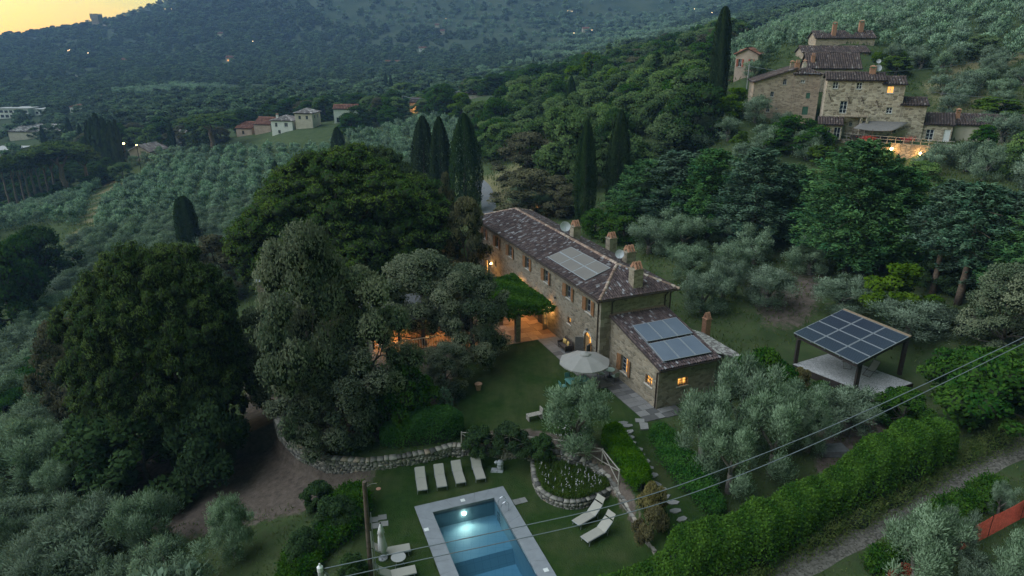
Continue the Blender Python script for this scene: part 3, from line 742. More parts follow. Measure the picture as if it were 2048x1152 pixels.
# arched doorway: stone spandrel, glazed leaf, two open dark doors
uc=cv(2.0); Wl=lambda u,z,d=0:tuple(P0+ud*u+np.array([0,0,z])+np.array([-ud[1],ud[0],0])*d)
sp=MB(); N_=10; zr=2.72-.62
for s in (-1,1):
    for i in range(N_):
        a0=math.pi/2*i/N_; a1=math.pi/2*(i+1)/N_
        p=[(uc+s*.62*math.cos(a0),zr+.62*math.sin(a0)),(uc+s*.62*math.cos(a1),zr+.62*math.sin(a1))]
        q=[(uc+s*.615,zr+.62*math.sin(a0)) if True else 0,(uc+s*.615,zr+.62*math.sin(a1))]
        pts=[p[0],q[0],q[1],p[1]]
        if abs(p[0][0]-q[0][0])<.006: pts=[(p[0][0]-s*.002,p[0][1]),q[0],q[1],p[1]]
        sp.hull8([Wl(a,b,.004) for a,b in pts]+[Wl(a,b,.27) for a,b in pts])
sp.build('arch_spandrel',M['villa_stone'],villa)
ar=MB()
for i in range(13):
    a0=math.pi*i/13+.02; a1=math.pi*(i+1)/13-.02
    pts=[(uc+r_*math.cos(a),zr+r_*math.sin(a)) for r_,a in ((.63,a0),(.63,a1),(.84,a1),(.84,a0))]
    ar.hull8([Wl(a,b,-.025) for a,b in pts]+[Wl(a,b,.05) for a,b in pts])
ar.build('arch_stones',M['sill_stone'],villa)
wo=window(villa,P0,ud,(arch[0]+.004,arch[1]-.004,.03,2.70),['lit_window','lit_window'],rows=5,sill=False,fm='door_wood',name='arched_door')
dl=MB(); 
for k in range(6): dl.hull8([Wl(arch[0]+.06+.09*k,.06,.12),Wl(arch[0]+.145+.09*k,.06,.12),Wl(arch[0]+.145+.09*k,.06,.15),Wl(arch[0]+.06+.09*k,.06,.15),Wl(arch[0]+.06+.09*k,2.3,.12),Wl(arch[0]+.145+.09*k,2.3,.12),Wl(arch[0]+.145+.09*k,2.3,.15),Wl(arch[0]+.06+.09*k,2.3,.15)])
dl.build('boarded_leaf',M['door_wood'],wo)
for u0,sg in ((arch[0],-1),(arch[1],1)):
    md=MB(); h0=P0+ud*(u0+sg*.02); out=np.array([ud[1],-ud[0],0]); d=(ud*sg*.55+out*.83); d/=np.linalg.norm(d); n=np.cross(d,[0,0,1])
    W=lambda t,z,k:tuple(h0+out*.05+d*t+np.array([0,0,z])+n*k)
    for a,b,c,e,k in ((0,.1,.05,2.05,.03),(.6,.7,.05,2.05,.03),(.1,.6,1.95,2.05,.03),(.1,.6,.05,.2,.03),(.1,.6,.95,1.05,.03),(.1,.6,.2,.95,.015),(.1,.6,1.05,1.95,.012)):
        md.hull8([W(a,c,-k),W(b,c,-k),W(b,c,k),W(a,c,k),W(a,e,-k),W(b,e,-k),W(b,e,k),W(a,e,k)])
    md.build('door_shutter',M['shutter_grey'],villa)
# quoin stones at the two corners of the near end
qm={}
r=np.random.default_rng(5)
for cu,su in ((0,1),(HW,-1)):
    z=0.02; k=0
    while z<HE-.35:
        h=.30+.06*r.random(); a=.62 if k%2 else .34; b=.34 if k%2 else .62; k+=1
        m=MB(); 
        pa=[(cu-su*.018,-.018),(cu+su*a,-.018),(cu+su*a,b*.0+.12),(cu-su*.018,b)]
        m.hull8([tuple(hw(cu-su*.02,-.02,z)),tuple(hw(cu+su*a,-.02,z)),tuple(hw(cu+su*a,.10,z)),tuple(hw(cu-su*.02,.10,z)),tuple(hw(cu-su*.02,-.02,z+h-.02)),tuple(hw(cu+su*a,-.02,z+h-.02)),tuple(hw(cu+su*a,.10,z+h-.02)),tuple(hw(cu-su*.02,.10,z+h-.02))])
        me=m.mesh('quoin_stone',M['quoin']); at_=me.attributes.new('tint','FLOAT','FACE'); at_.data.foreach_set('value',np.full(len(me.polygons),r.random(),np.float32))
        link('quoin_stone',me,villa); z+=h
# hipped roof
slope=math.atan2(HR,HW/2); 
def sl(p): return np.array(p)/np.linalg.norm(p)
sU=sl(HU*math.cos(slope)+np.array([0,0,math.sin(slope)])); sUm=sl(-HU*math.cos(slope)+np.array([0,0,math.sin(slope)])); 
sV=sl(HV*math.cos(slope)+np.array([0,0,math.sin(slope)])); sVm=sl(-HV*math.cos(slope)+np.array([0,0,math.sin(slope)]))
half=(HW/2+OV); full=HL+2*OV; smax=half/math.cos(slope); ez=HE-OV*math.tan(slope)+.12
hiplim=lambda t,L:(0,min(min(t,L-t)/math.cos(slope),smax)-.02)
tiles('roof_tiles',hw(-OV,-OV,ez),HV,sU,full,lambda t:hiplim(t,full),'roof_tile',villa,seed=2,white=.13)
tiles('roof_tiles',hw(HW+OV,-OV,ez),HV,sUm,full,lambda t:hiplim(t,full),'roof_tile',villa,seed=3,white=.13)
tiles('roof_tiles',hw(-OV,-OV,ez),HU,sV,HW+2*OV,lambda t:hiplim(t,HW+2*OV),'roof_tile',villa,seed=4,white=.13)
tiles('roof_tiles',hw(-OV,HL+OV,ez),HU,sVm,HW+2*OV,lambda t:hiplim(t,HW+2*OV),'roof_tile',villa,seed=5,white=.13)
zr_=ez+half*math.tan(slope); RA=hw(HW/2,-OV+half,zr_); RB=hw(HW/2,HL+OV-half,zr_)
ridge('ridge_tiles',RA,RB,villa,rad=.17,seed=7)
for i,(c,e) in enumerate(((hw(-OV,-OV,ez),RA),(hw(HW+OV,-OV,ez),RA),(hw(-OV,HL+OV,ez),RB),(hw(HW+OV,HL+OV,ez),RB))): ridge('hip_tiles',c,e,villa,rad=.15,seed=8+i)
# eaves: soffit boards, gutters, downpipes
ms=MB(); z=ez-.13
ms.hull8([tuple(hw(u,v,zz)) for zz in (HE-.001-.02,HE+.02) for u,v in ((-OV+.02,-OV+.02),(HW+OV-.02,-OV+.02),(HW+OV-.02,HL+OV-.02),(-OV+.02,HL+OV-.02))]); ms.build('soffit',M['eave_wood'],villa)
for a,b in ((hw(-OV-.07,-OV-.07,ez-.05),hw(-OV-.07,HL+OV+.07,ez-.05)),(hw(-OV-.07,-OV-.07,ez-.05),hw(HW+OV+.07,-OV-.07,ez-.05)),(hw(HW+OV+.07,-OV-.07,ez-.05),hw(HW+OV+.07,HL+OV+.07,ez-.05))):
    g=MB(); g.tube([a,b],.075,8); g.build('gutter',M['gutter_metal'],villa)
downpipe(villa,[hw(-OV-.07,.15,ez-.1),hw(-.07,.34,ez-.55),hw(-.07,.34,.05)]); downpipe(villa,[hw(.98,-OV-.07,ez-.1),hw(.98,-.09,ez-.45),hw(.98,-.09,.05)])
downpipe(villa,[hw(6.1,-OV-.07,ez-.1),hw(6.1,-.09,ez-.5),hw(6.1,-.09,4.95)]); downpipe(villa,[hw(6.64,-.07,HE-.1),hw(6.64,-.07,4.4)])
# panels on the roof
def roofplane(px,py,A,e,s,lift=0): 
    n=np.cross(e,s); n=n if n[2]>0 else -n; n=n/np.linalg.norm(n); return onplane(px,py,A+n*lift,n),n
def panel_grid(corners,nu,nv,glass,n,parent,gap=.03,th=.05,rim=.045,uvs=False):
    """corners: origin, along u, far, along v; each panel a part (frame + glass)"""
    a,b,c,d=[np.array(q,float) for q in corners]
    B=lambda s,t:(a*(1-s)+b*s)*(1-t)+(d*(1-s)+c*s)*t
    lu=np.linalg.norm(b-a); lv=np.linalg.norm(d-a)
    for i in range(nu):
        for j in range(nv):
            s0,s1=i/nu+gap/lu/2,(i+1)/nu-gap/lu/2; t0,t1=j/nv+gap/lv/2,(j+1)/nv-gap/lv/2
            q=[B(s0,t0),B(s1,t0),B(s1,t1),B(s0,t1)]; mb=MB(); mb.hull8([tuple(p-n*th) for p in q]+[tuple(p) for p in q]); f=mb.build('solar_panel',M['panel_frame'],parent)
            es,et=rim/lu,rim/lv; q=[B(s0+es,t0+et),B(s1-es,t0+et),B(s1-es,t1-et),B(s0+es,t1-et)]
            mg=MB(); mg.face([tuple(p+n*.004) for p in q]); o=keepmesh(mg,'panel_glass',M[glass],f)
            if uvs:
                uvl=o.data.uv_layers[0]; pu=lu/nu; pv=lv/nv
                for k,uvc in enumerate(((0,0),(pu,0),(pu,pv),(0,pv))): uvl.data[k].uv=uvc
AX=lambda x,y:(900+x/3.2,380+y/3.2)
q=[]
for p in ((622,428),(775,362),(1030,497),(865,578)):
    P,n=roofplane(*AX(*p),hw(-OV,-OV,ez),HV,sU,.2); q.append(P)
panel_grid([q[0],q[3],q[2],q[1]],3,2,'panel_brown',n,villa)
# chimneys and dishes on the far roof slope
for i,(p,h,w_) in enumerate((((800,312),1.25,.8),((1030,392),1.35,.85),((1142,478),1.2,.95),((1186,612),1.45,.9))):
    if i==3: P,_=roofplane(*AX(*p),hw(-OV,-OV,ez),HU,sV)
    else: P,_=roofplane(*AX(*p),hw(HW+OV,-OV,ez),HV,sUm)
    chimney(villa,P,w_,.8,h)
P,_=roofplane(*AX(735,300),hw(HW+OV,-OV,ez),HV,sUm); dish(None,P,(.05,-1,.45),.50,'large round satellite dish by the ridge of the villa roof',mast=1.0)
P,_=roofplane(*AX(1085,462),hw(HW+OV,-OV,ez),HV,sUm); dish(None,P,(-.35,-1,.35),.40,'smaller satellite dish beside the double chimney on the villa roof',mast=.75)
# small wall lamps
for px,py in ((678,688),(884,893)):
    P=onplane(*AX(px,py),hw(0,0,0),HU); m=MB(); m.lathe([(.05,-.08),(.11,-.02),(.09,.1),(.03,.14)],8,tuple(P-HU*.14)); m.beam(P-HU*.1,P+HU*.01,.05,.05); m.build('wall_lamp',M['lamp_body'],villa)

# ---------------------------------------------------------------- lower wing at the near end
AU0,AU1,AL,AE,AT=.94,6.15,7.14,3.36,4.86
annex=thing('stone_annex','low stone wing with sloping tile roof and dark collectors joined to the villa end','house')
at=lambda v:AE+(AT-AE)*(v+AL)/AL
o1=(AL-3.35,AL-1.75,.85,2.28); o1=(2.70-.05,0,0,0)
Pw=hw(AU0,0,0); 
wA=(1.95,2.95,.85,2.25); wB=(5.45,6.35,1.45,2.2)
mb=MB(); wall_mesh(mb,Pw,-HV,AL,0,[wA,wB],top=lambda u:at(-u))
wC=(1.75,2.65,1.55,2.2)
wall_mesh(mb,hw(AU0,-AL,0),HU,AU1-AU0,AE,[wC]); wall_mesh(mb,hw(AU1,-AL,0),HV,AL,0,[],top=lambda u:at(u-AL))
for a,b in ((hw(AU0,0,0),hw(AU0,-AL,0)),(hw(AU0,-AL,0),hw(AU1,-AL,0)),(hw(AU1,-AL,0),hw(AU1,0,0))):
    z=np.array([0,0,ZB]); mb.face([a+z,b+z,b,a])
keepmesh(mb,'wall',M['annex_stone'],annex)
wo=window(annex,Pw,-HV,wA,[None,'lit_window'],rows=4); shutters(wo,Pw,-HV,wA,.45,ang=(14,10))
window(annex,Pw,-HV,wB,['lit_window']*2,rows=2,bars=True); window(annex,hw(AU0,-AL,0),HU,wC,['lit_window']*2,rows=1,bars=True)
sa=math.atan2(AT-AE,AL); sA=sl(HV*math.cos(sa)+np.array([0,0,math.sin(sa)])); aez=AE-.3*math.tan(sa)+.06; ALs=(AL+.3)/math.cos(sa)
tiles('roof_tiles',hw(AU0-.16,-AL-.3,aez),HU,sA,AU1-AU0+.32,lambda t:(0,ALs-.01),'roof_tile',annex,seed=12,white=.13)
mf=MB(); mf.hull8([tuple(hw(u,v,z)) for z,(u,v) in [(AT+.05,(AU0-.1,-.16)),(AT+.05,(AU1+.1,-.16)),(AT+.05,(AU1+.1,-.003)),(AT+.05,(AU0-.1,-.003))]]+[tuple(hw(u,v,z)) for z,(u,v) in [(AT+.14,(AU0-.1,-.16)),(AT+.14,(AU1+.1,-.16)),(AT+.24,(AU1+.1,-.003)),(AT+.24,(AU0-.1,-.003))]]); mf.build('flashing',M['ridge_tile'],annex)
g=MB(); g.tube([hw(AU0-.2,-AL-.36,aez-.06),hw(AU1+.2,-AL-.36,aez-.06)],.07,8); g.build('gutter',M['gutter_metal'],annex)
downpipe(annex,[hw(AU0-.08,-AL-.34,aez-.1),hw(AU0-.08,-AL+.12,AE-.4),hw(AU0-.08,-AL+.12,.03)])
KX=lambda x,y:(1160+x/4.114,560+y/4.114)
n=np.cross(HU,sA); n=n if n[2]>0 else -n; n/=np.linalg.norm(n)
pa=lambda p:onplane(*AX(*p),hw(AU0,-AL-.3,aez)+n*.26,n)
panel_grid([pa((1166,866)),pa((1447,813)),pa((1556,915)),pa((1262,970))],3,1,'collector_glass',n,annex)
panel_grid([pa((1270,982)),pa((1557,927)),pa((1677,1037)),pa((1365,1097))],3,1,'collector_glass',n,annex)
mr=MB()
for p,q in (((1180,880),(1375,1100)),((1450,830),(1660,1030))): mr.beam(pa(p)-n*.10,pa(q)-n*.10,.05,.06)
for p in ((1166,866),(1270,982),(1447,813),(1677,1037),(1365,1097),(1557,927)): mr.beam(pa(p)-n*.34,pa(p)-n*.06,.04,.04)
mr.build('panel_rail',M['alu'],annex)
# small side roof with brick chimney on the far side of the wing
lean=thing('lean_to_shed','small stone lean-to with pale lichened tile roof right of the low wing','shed')
q0=onplane(*AX(1712,1000),hw(0,-AL+.8,0),HV); q0v=-AL+.8
la=atz(*AX(1715,1004),2+2.75); lb=atz(*AX(1920,1016),2+1.95)
lu0=AU1+.02; lu1=lu0+3.3; lv0,lv1=-6.6,-1.0; z0,z1=3.45,2.15
mb=MB(); wall_mesh(mb,hw(lu0,lv0,0),HU,lu1-lu0,0,[],top=lambda u:z0+(z1-z0)*u/3.3); wall_mesh(mb,hw(lu1,lv0,0),HV,lv1-lv0,z1,[]); wall_mesh(mb,hw(lu1,lv1,0),-HU,lu1-lu0,0,[],top=lambda u:z1+(z0-z1)*u/3.3)
keepmesh(mb,'wall',M['villa_stone'],lean)
sb=math.atan2(z0-z1,3.3); sB=sl(-HU*math.cos(sb)+np.array([0,0,math.sin(sb)]))
tiles('roof_tiles',hw(lu1+.25,lv0-.2,z1-.25*math.tan(sb)+.08),HV,sB,lv1-lv0+.4,lambda t:(0,3.55/math.cos(sb)-.02),'grey_tile',lean,seed=21,white=.5)
P,_=roofplane(*AX(1636,915),hw(lu1,lv0,z1),HV,sB); chimney(lean,P,.55,.55,1.35,mat='brick_red',cap='tent')
# ================================================================ pavements round the villa
def tint_mesh(me,v):
    a=me.attributes.new('tint','FLOAT','FACE'); a.data.foreach_set('value',np.full(len(me.polygons),v,np.float32)); return me
def slabs(name,u0,u1,v0,v1,mat,label_kind,step=.62,seed=1,h=.05,row_dir='v'):
    """a sheet of mortar with flagstones as pieces, rows of random length, in the villa frame"""
    r=np.random.default_rng(seed); mb=MB(); mb.hull8([tuple(hw(u,v,z)) for z in (-.25,.012) for u,v in ((u0,v0),(u1,v0),(u1,v1),(u0,v1))])
    base=mb.build(name,M['sill_stone'] if False else M['paving'],kind='structure'); tint_mesh(base.data,.15)
    a=v0
    while a<v1-.05:
        w_=step*(.8+.5*r.random()); w_=min(w_,v1-a); w_=v1-a if v1-a-w_<.2 else w_
        b=u0
        while b<u1-.05:
            l=step*(1.0+1.1*r.random()); l=min(l,u1-b); l=u1-b if u1-b-l<.25 else l
            g=.012; j=lambda:r.normal(0,.008); z=h*.9+r.normal(0,.004)
            c=[(b+g+j()*.5,a+g),(b+l-g,a+g+j()*.5),(b+l-g+j()*.5,a+w_-g),(b+g,a+w_-g+j()*.5)]
            m=MB(); m.hull8([tuple(hw(u,v,.0)) for u,v in c]+[tuple(hw(u,v,z)) for u,v in c])
            link('paving_stone',tint_mesh(m.mesh('paving_stone',M[mat]),r.random()),base); b+=l
        a+=w_
    return base
slabs('pavement',-2.0,-.03,-2.7,7.75,'paving','',.62,3)
slabs('pavement',.0,.90,-2.7,-.03,'paving','',.6,4)
slabs('pavement',-.80,.90,-8.45,-2.72,'paving','',.62,5)
slabs('pavement',.92,2.6,-8.5,-7.2,'paving','',.6,6)
slabs('terrace_paving',-9.5,-.03,7.77,17.0,'terracotta_paving','',.80,7)

# ---------------------------------------------------------------- vine pergola over the terrace
pg=thing('vine_pergola','leafy vine pergola on a stone pillar against the villa wall, lit orange beneath','pergola',tuple(hw(-2.4,11,0)))
pg_inv=Matrix.Translation(-Vector(hw(-2.4,11,0)))
def child_world(mb,name,mat,parent):   # geometry given in the world, kept in the thing's own coordinates
    o=mb.build(name,mat,parent); o.data.transform(Matrix.Translation(-Vector(parent.location))); return o
for u,v in ((-3.86,8.15),(-3.9,12.4),(-3.95,16.4)):
    m=MB(); m.hull8([tuple(hw(u+a,v+b,z)) for z in (0.03,2.75) for a,b in ((-.22,-.22),(.22,-.22),(.22,.22),(-.22,.22))]); child_world(m,'pillar',M['villa_stone'],pg)
for u in (-3.9,-2.0): m=MB(); m.beam(hw(u,7.7,2.84),hw(u,17,2.84),.14,.16); child_world(m,'beam',M['dark_wood'],pg)
for k in range(12):
    v=8.0+k*.8; m=MB(); m.beam(hw(-4.5,v,2.98),hw(-.02,v,2.98),.08,.10); child_world(m,'rafter',M['dark_wood'],pg)
def lamp(name,P,energy,col=(1,.52,.16),size=.12,spot=None):
    d=bpy.data.lights.new(name,'SPOT' if spot else 'POINT'); d.energy=energy*2.0; d.color=col; d.shadow_soft_size=size
    o=bpy.data.objects.new(name,d); COL.objects.link(o); o.location=Vector(P)
    if spot:
        dr,ang=spot; d.spot_size=R(ang); d.spot_blend=.5; o.rotation_euler=Vector(dr).to_track_quat('-Z','Y').to_euler()
    return o
for v,e in ((9.2,16),(12.6,36),(16.2,28)):
    m=MB(); P=hw(-.16,v,2.45); m.lathe([(.04,-.10),(.09,-.04),(.09,.06),(.02,.12)],8,tuple(P)); child_world(m,'pergola_lamp',M['bulb_warm'],pg)
    lamp('pergola_light',hw(-.42,v,2.35),e)
lamp('terrace_light',hw(-1.6,23.2,1.9),14)
m=MB(); m.lathe([(.04,-.10),(.09,-.04),(.09,.06),(.02,.12)],8,tuple(hw(-.14,24.6,2.2))); m.build('wall_lamp',M['bulb_warm'],villa)

# lit garden room half hidden by the holm oaks
gr=thing('garden_room','low garden room with grey roof glowing orange behind the holm oaks','garden room',tuple(hw(-13,12,0)))
gzv=float(gz(*hw(-13,12)[:2]))-2
m=MB(); u0,u1,v0,v1=-16.5,-9.3,11.5,15.5
wall_mesh(m,hw(u0,v1,gzv),HU,u1-u0,2.7,[]) ; keepmesh(m,'wall',M['villa_stone'],gr).data.transform(Matrix.Translation(-Vector(gr.location)))
m=MB(); wall_mesh(m,hw(u0,v1,gzv),-HV,v1-v0,2.7,[(.8,2.2,.9,2.1)]); wall_mesh(m,hw(u1,v0,gzv),HV,v1-v0,2.7,[]); keepmesh(m,'wall',M['villa_stone'],gr).data.transform(Matrix.Translation(-Vector(gr.location)))
m=MB(); m.hull8([tuple(hw(u,v,z)) for (u,v,z) in ((u0-.4,v0-.6,gzv+2.5),(u1+.4,v0-.6,gzv+2.5),(u1+.4,v1+.3,gzv+3.1),(u0-.4,v1+.3,gzv+3.1),(u0-.4,v0-.6,gzv+2.62),(u1+.4,v0-.6,gzv+2.62),(u1+.4,v1+.3,gzv+3.22),(u0-.4,v1+.3,gzv+3.22))]); child_world(m,'roof',M['shutter_grey'],gr)
m=MB(); m.hull8([tuple(hw(u,v,z)) for z in (gzv-.5,gzv+.06) for u,v in ((u0,v0-1.5),(u1,v0-1.5),(u1,v1),(u0,v1))]); child_world(m,'floor',M['terracotta_paving'],gr)
for k in range(4): m=MB(); u=u0+.1+(u1-u0-.2)*k/3; m.beam(hw(u,v0,gzv),hw(u,v0,gzv+2.5),.16,.16); child_world(m,'post',M['dark_wood'],gr)
for k in range(30): 
    m=MB(); u=u0+.25+(u1-u0-.5)*k/29; m.beam(hw(u,v0-1.4,gzv+.06),hw(u,v0-1.4,gzv+.95),.04,.04); child_world(m,'baluster',M['white_paint'],gr)
m=MB(); m.beam(hw(u0,v0-1.4,gzv+1.0),hw(u1,v0-1.4,gzv+1.0),.07,.07); child_world(m,'rail',M['white_paint'],gr)
for u in (-14.8,-11.2): 
    lamp('garden_room_light',hw(u,v0+1.5,gzv+2.2),95); m=MB(); m.lathe([(.05,-.1),(.1,0),(.05,.1)],8,tuple(hw(u,v0+1.5,gzv+2.35))); child_world(m,'ceiling_lamp',M['bulb_warm'],gr)

# ================================================================ swimming pool
pool=thing('swimming_pool','rectangular lit swimming pool with pale grey stone surround','swimming pool',tuple(PO))
def pc(mb,name,mat,kind=None,keep=False):
    o=(keepmesh(mb,name,mat,pool) if keep else mb.build(name,mat,pool)); o.data.transform(Matrix.Translation(-Vector(pool.location)))
    if kind: o['kind']=kind
    return o
I0,I1,J0,J1=PC,PW-PC,PC,PL-PC; VS=4.35; DS,DD=-1.25,-2.05
m=MB(); q=lambda u,v,z:tuple(pw(u,v,z))
m.face([q(I0,J0,DS),q(I1,J0,DS),q(I1,VS,DS),q(I0,VS,DS)]); m.face([q(I0,VS+.5,DD),q(I1,VS+.5,DD),q(I1,J1,DD),q(I0,J1,DD)]); m.face([q(I0,VS,DS),q(I1,VS,DS),q(I1,VS+.5,DD),q(I0,VS+.5,DD)])
m.face([q(I0,J0,DD),q(I1,J0,DD),q(I1,J0,.0),q(I0,J0,.0)]); m.face([q(I0,J1,DD),q(I1,J1,DD),q(I1,J1,.0),q(I0,J1,.0)]); m.face([q(I0,J0,DD),q(I0,J1,DD),q(I0,J1,.0),q(I0,J0,.0)]); m.face([q(I1,J0,DD),q(I1,J1,DD),q(I1,J1,.0),q(I1,J0,.0)])
pc(m,'basin',M['pool_liner'],keep=True)
m=MB(); m.face([q(I0,J1,-.12),q(I1,J1,-.12),q(I1,J0,-.12),q(I0,J0,-.12)]); pc(m,'water',M['pool_water'],keep=True)
for a in (((0,0),(PW,0),(I1,J0),(I0,J0)),((PW,0),(PW,PL),(I1,J1),(I1,J0)),((PW,PL),(0,PL),(I0,J1),(I1,J1)),((0,PL),(0,0),(I0,J0),(I0,J1))):
    c=np.array(a,float); k=max(3,int(np.linalg.norm(c[1]-c[0])/1.0)); g_=.006/np.linalg.norm(c[1]-c[0])
    for i in range(k):
        f0,f1=i/k+g_,(i+1)/k-g_; w_=[c[0]+(c[1]-c[0])*f0,c[0]+(c[1]-c[0])*f1,c[3]+(c[2]-c[3])*f1,c[3]+(c[2]-c[3])*f0]
        m=MB(); m.hull8([q(u,v,-.25) for u,v in w_]+[q(u,v,.07+rng.normal(0,.0015)) for u,v in w_]); pc(m,'coping',M['coping'])
for px,py in ((925.5,1000.6),(852.9,1059.2),(1092,1140)):
    P=atz(px,py,.07); m=MB(); d=np.array(P)-PO; u,v=d@PU,d@PV; m.hull8([q(u+a,v+b,.072) for a,b in ((-.14,-.14),(.14,-.14),(.14,.14),(-.14,.14))]+[q(u+a,v+b,.082) for a,b in ((-.14,-.14),(.14,-.14),(.14,.14),(-.14,.14))]); pc(m,'skimmer_lid',M['white_paint'])
P=atz(925,1020,-.55); d=P-PO; lu=d@PU; L0=pw(lu,J0+.03,-.60)
m=MB(); m.lathe([(.09,-.03),(.11,0),(.08,.05)],10,tuple(L0)); pc(m,'pool_lamp',M['bulb_pool'])
lamp('pool_light',pw(lu,J0+.22,-.52),15,(1,.97,.70),.10,spot=(tuple(PV*1.0+np.array([0,0,-.30])),150))
for s in (0,1):   # ladder rails
    b=atz(*((1005,988) if s==0 else (1013,1004)),.07); d=b-PO; u,v=d@PU,d@PV; u=I1+.42; v=1.95+s*.55
    m=MB(); m.tube([q(u,v,.05),q(u,v,.55),q(u-.06,v,.72),q(u-.22,v,.80),q(u-.40,v,.72),q(u-.52,v,.45),q(u-.55,v,-.2),q(u-.55,v,-1.0)],.022,7); pc(m,'ladder_rail',M['steel'])
for k in range(3): m=MB(); m.beam(q(I1-.13,1.95,-.3-.26*k),q(I1-.13,2.5,-.3-.26*k),.09,.03); pc(m,'ladder_step',M['steel'])
for pts in (((1024,1001),(1050,995),(1056,1004),(1030,1011)),):
    P=[atz(*p,0) for p in pts]
    for k in range(2):
        a=[P[0]*(1-t)+P[1]*t for t in (k/2+.01,k/2+.49)]; b=[P[3]*(1-t)+P[2]*t for t in (k/2+.01,k/2+.49)]
        m=MB(); m.hull8([tuple(p+[0,0,-.05]) for p in (a[0],a[1],b[1],b[0])]+[tuple(p+[0,0,.045]) for p in (a[0],a[1],b[1],b[0])]); o=m.build('paving_slab',M['step_stone']); tint_mesh(o.data,.3+.3*k); tag(o,['stone slab in the lawn touching the right rim of the pool','stone slab in the lawn one step right of the pool rim'][k],'paving slab','slabs set in the pool lawn')
for i,(px,py) in enumerate(((748,1040),(765,1035),(751,1052),(768,1048))):
    P=atz(px,py,0); m=MB(); A_=R(12); e=np.array([math.cos(A_),math.sin(A_),0])*.26; f=np.array([-math.sin(A_),math.cos(A_),0])*.24
    m.hull8([tuple(P+[0,0,-.05]+a*e+b*f) for a,b in ((-1,-1),(1,-1),(1,1),(-1,1))]+[tuple(P+[0,0,.04]+a*e+b*f) for a,b in ((-1,-1),(1,-1),(1,1),(-1,1))]); o=m.build('paving_slab',M['step_stone']); tint_mesh(o.data,.2+.2*i)
    tag(o,['grey flagstone beside the wooden pole, far left of four','grey flagstone beyond the folded parasol, far right of four','grey flagstone beside the wooden pole, near left of four','grey flagstone right behind the folded parasol tip'][i],'paving slab','flagstones by the wooden pole')

# ---------------------------------------------------------------- sun loungers
def make_lounger(name,back,canopy):
    t=thing(name,'x','sun lounger'); w=.33
    zb=.34; H_=Vector((0,.35,zb)); bl=.82; B=Vector((0,.35+bl*math.cos(R(back)),zb+bl*math.sin(R(back))))
    for s in (-1,1):
        m=MB(); m.tube([(s*w,-1.0,zb),(s*w,.45,zb)],.02,6); m.tube([(s*w,.35,zb),(s*w,B.y,B.z)],.02,6); m.build('side_rail',M['alu'],t)
        for y in (-.85,.55): m=MB(); m.tube([(s*w,y,zb),(s*w,y+(.08 if y>0 else -.05),0)],.018,6); m.build('leg',M['alu'],t)
        m=MB(); m.tube([(s*w,.62,.05),(s*w,.35+.5*math.cos(R(back)),zb+.5*math.sin(R(back)))],.012,5); m.build('back_strut',M['alu'],t)
    m=MB(); m.tube([(-w,-1.0,zb),(w,-1.0,zb)],.02,6); m.build('foot_bar',M['alu'],t)
    m=MB()
    def sheet(a,b,th,wd=w-.01):
        m.hull8([(-wd,a[0],a[1]),(wd,a[0],a[1]),(wd,b[0],b[1]),(-wd,b[0],b[1]),(-wd,a[0],a[1]+th),(wd,a[0],a[1]+th),(wd,b[0],b[1]+th),(-wd,b[0],b[1]+th)])
    sheet((-1.0,zb+.012),(.35,zb+.012),.03); m.build('seat_sling',M['cream_fabric'],t)
    m=MB(); sheet((.36,zb+.016),(B.y,B.z+.012),.03); m.build('back_sling',M['cream_fabric'],t)
    if canopy:
        m=MB(); c=R(back+55); sheet((B.y+.05,B.z+.10),(B.y+.05-.42*math.cos(R(35))*-.55,B.z+.10+.42*.75),.02); m.build('sunshade',M['cream_fabric'],t)
        for s in (-1,1): m=MB(); m.tube([(s*w,B.y-.05,B.z-.02),(s*w,B.y+.06,B.z+.11)],.012,5); m.build('sunshade_arm',M['alu'],t)
    return t
def copy_tree(o,parent=None):
    c=o.copy(); COL.objects.link(c)
    if parent is not None: c.parent=parent
    for ch in o.children: copy_tree(ch,c)
    return c
LT=make_lounger('sun_lounger',28,False); LC=make_lounger('sun_lounger',38,True)
Pz=lambda x,y:(640+x/2.56,860+y/2.56)
GRP='sun loungers round the pool'
for i,(h,f,lab) in enumerate((((508,215),(528,312),'cream sun lounger at the end of the row of four nearest the wooden pole'),((604,192),(627,295),'cream sun lounger second from the wooden pole in the row of four'),((694,178),(722,275),'cream sun lounger third from the wooden pole in the row of four'),((796,160),(823,255),'cream sun lounger ending the row of four nearest the flower bed'))):
    a=atz(*Pz(*h),.3); b=atz(*Pz(*f),.3); o=LT if i==0 else copy_tree(LT); d=a-b; c=b+d/np.linalg.norm(d)*1.02
    o.location=(c[0],c[1],0.0); o.rotation_euler=(0,0,math.atan2(d[1],d[0])-math.pi/2+.02*(i-1.5)); tag(o,lab,'sun lounger',GRP)
for i,(h,f,lab) in enumerate((((1430,400),(1308,478),'cream lounger with raised sunshade, nearer the flower bed, right of the pool'),((1488,480),(1352,562),'cream lounger with raised sunshade, nearer the ivy hedge, right of the pool'),((300,625),(462,600),'cream lounger behind the round table on the left side of the pool'),((325,745),(492,712),'cream lounger in front of the round table at the bottom edge'))):
    a=atz(*Pz(*h),.4); b=atz(*Pz(*f),.34); o=LC if i==0 else copy_tree(LC); d=a-b; c=b+d/np.linalg.norm(d)*1.02
    o.location=(c[0],c[1],0.0); o.rotation_euler=(0,0,math.atan2(d[1],d[0])-math.pi/2); tag(o,lab,'sun lounger',GRP)
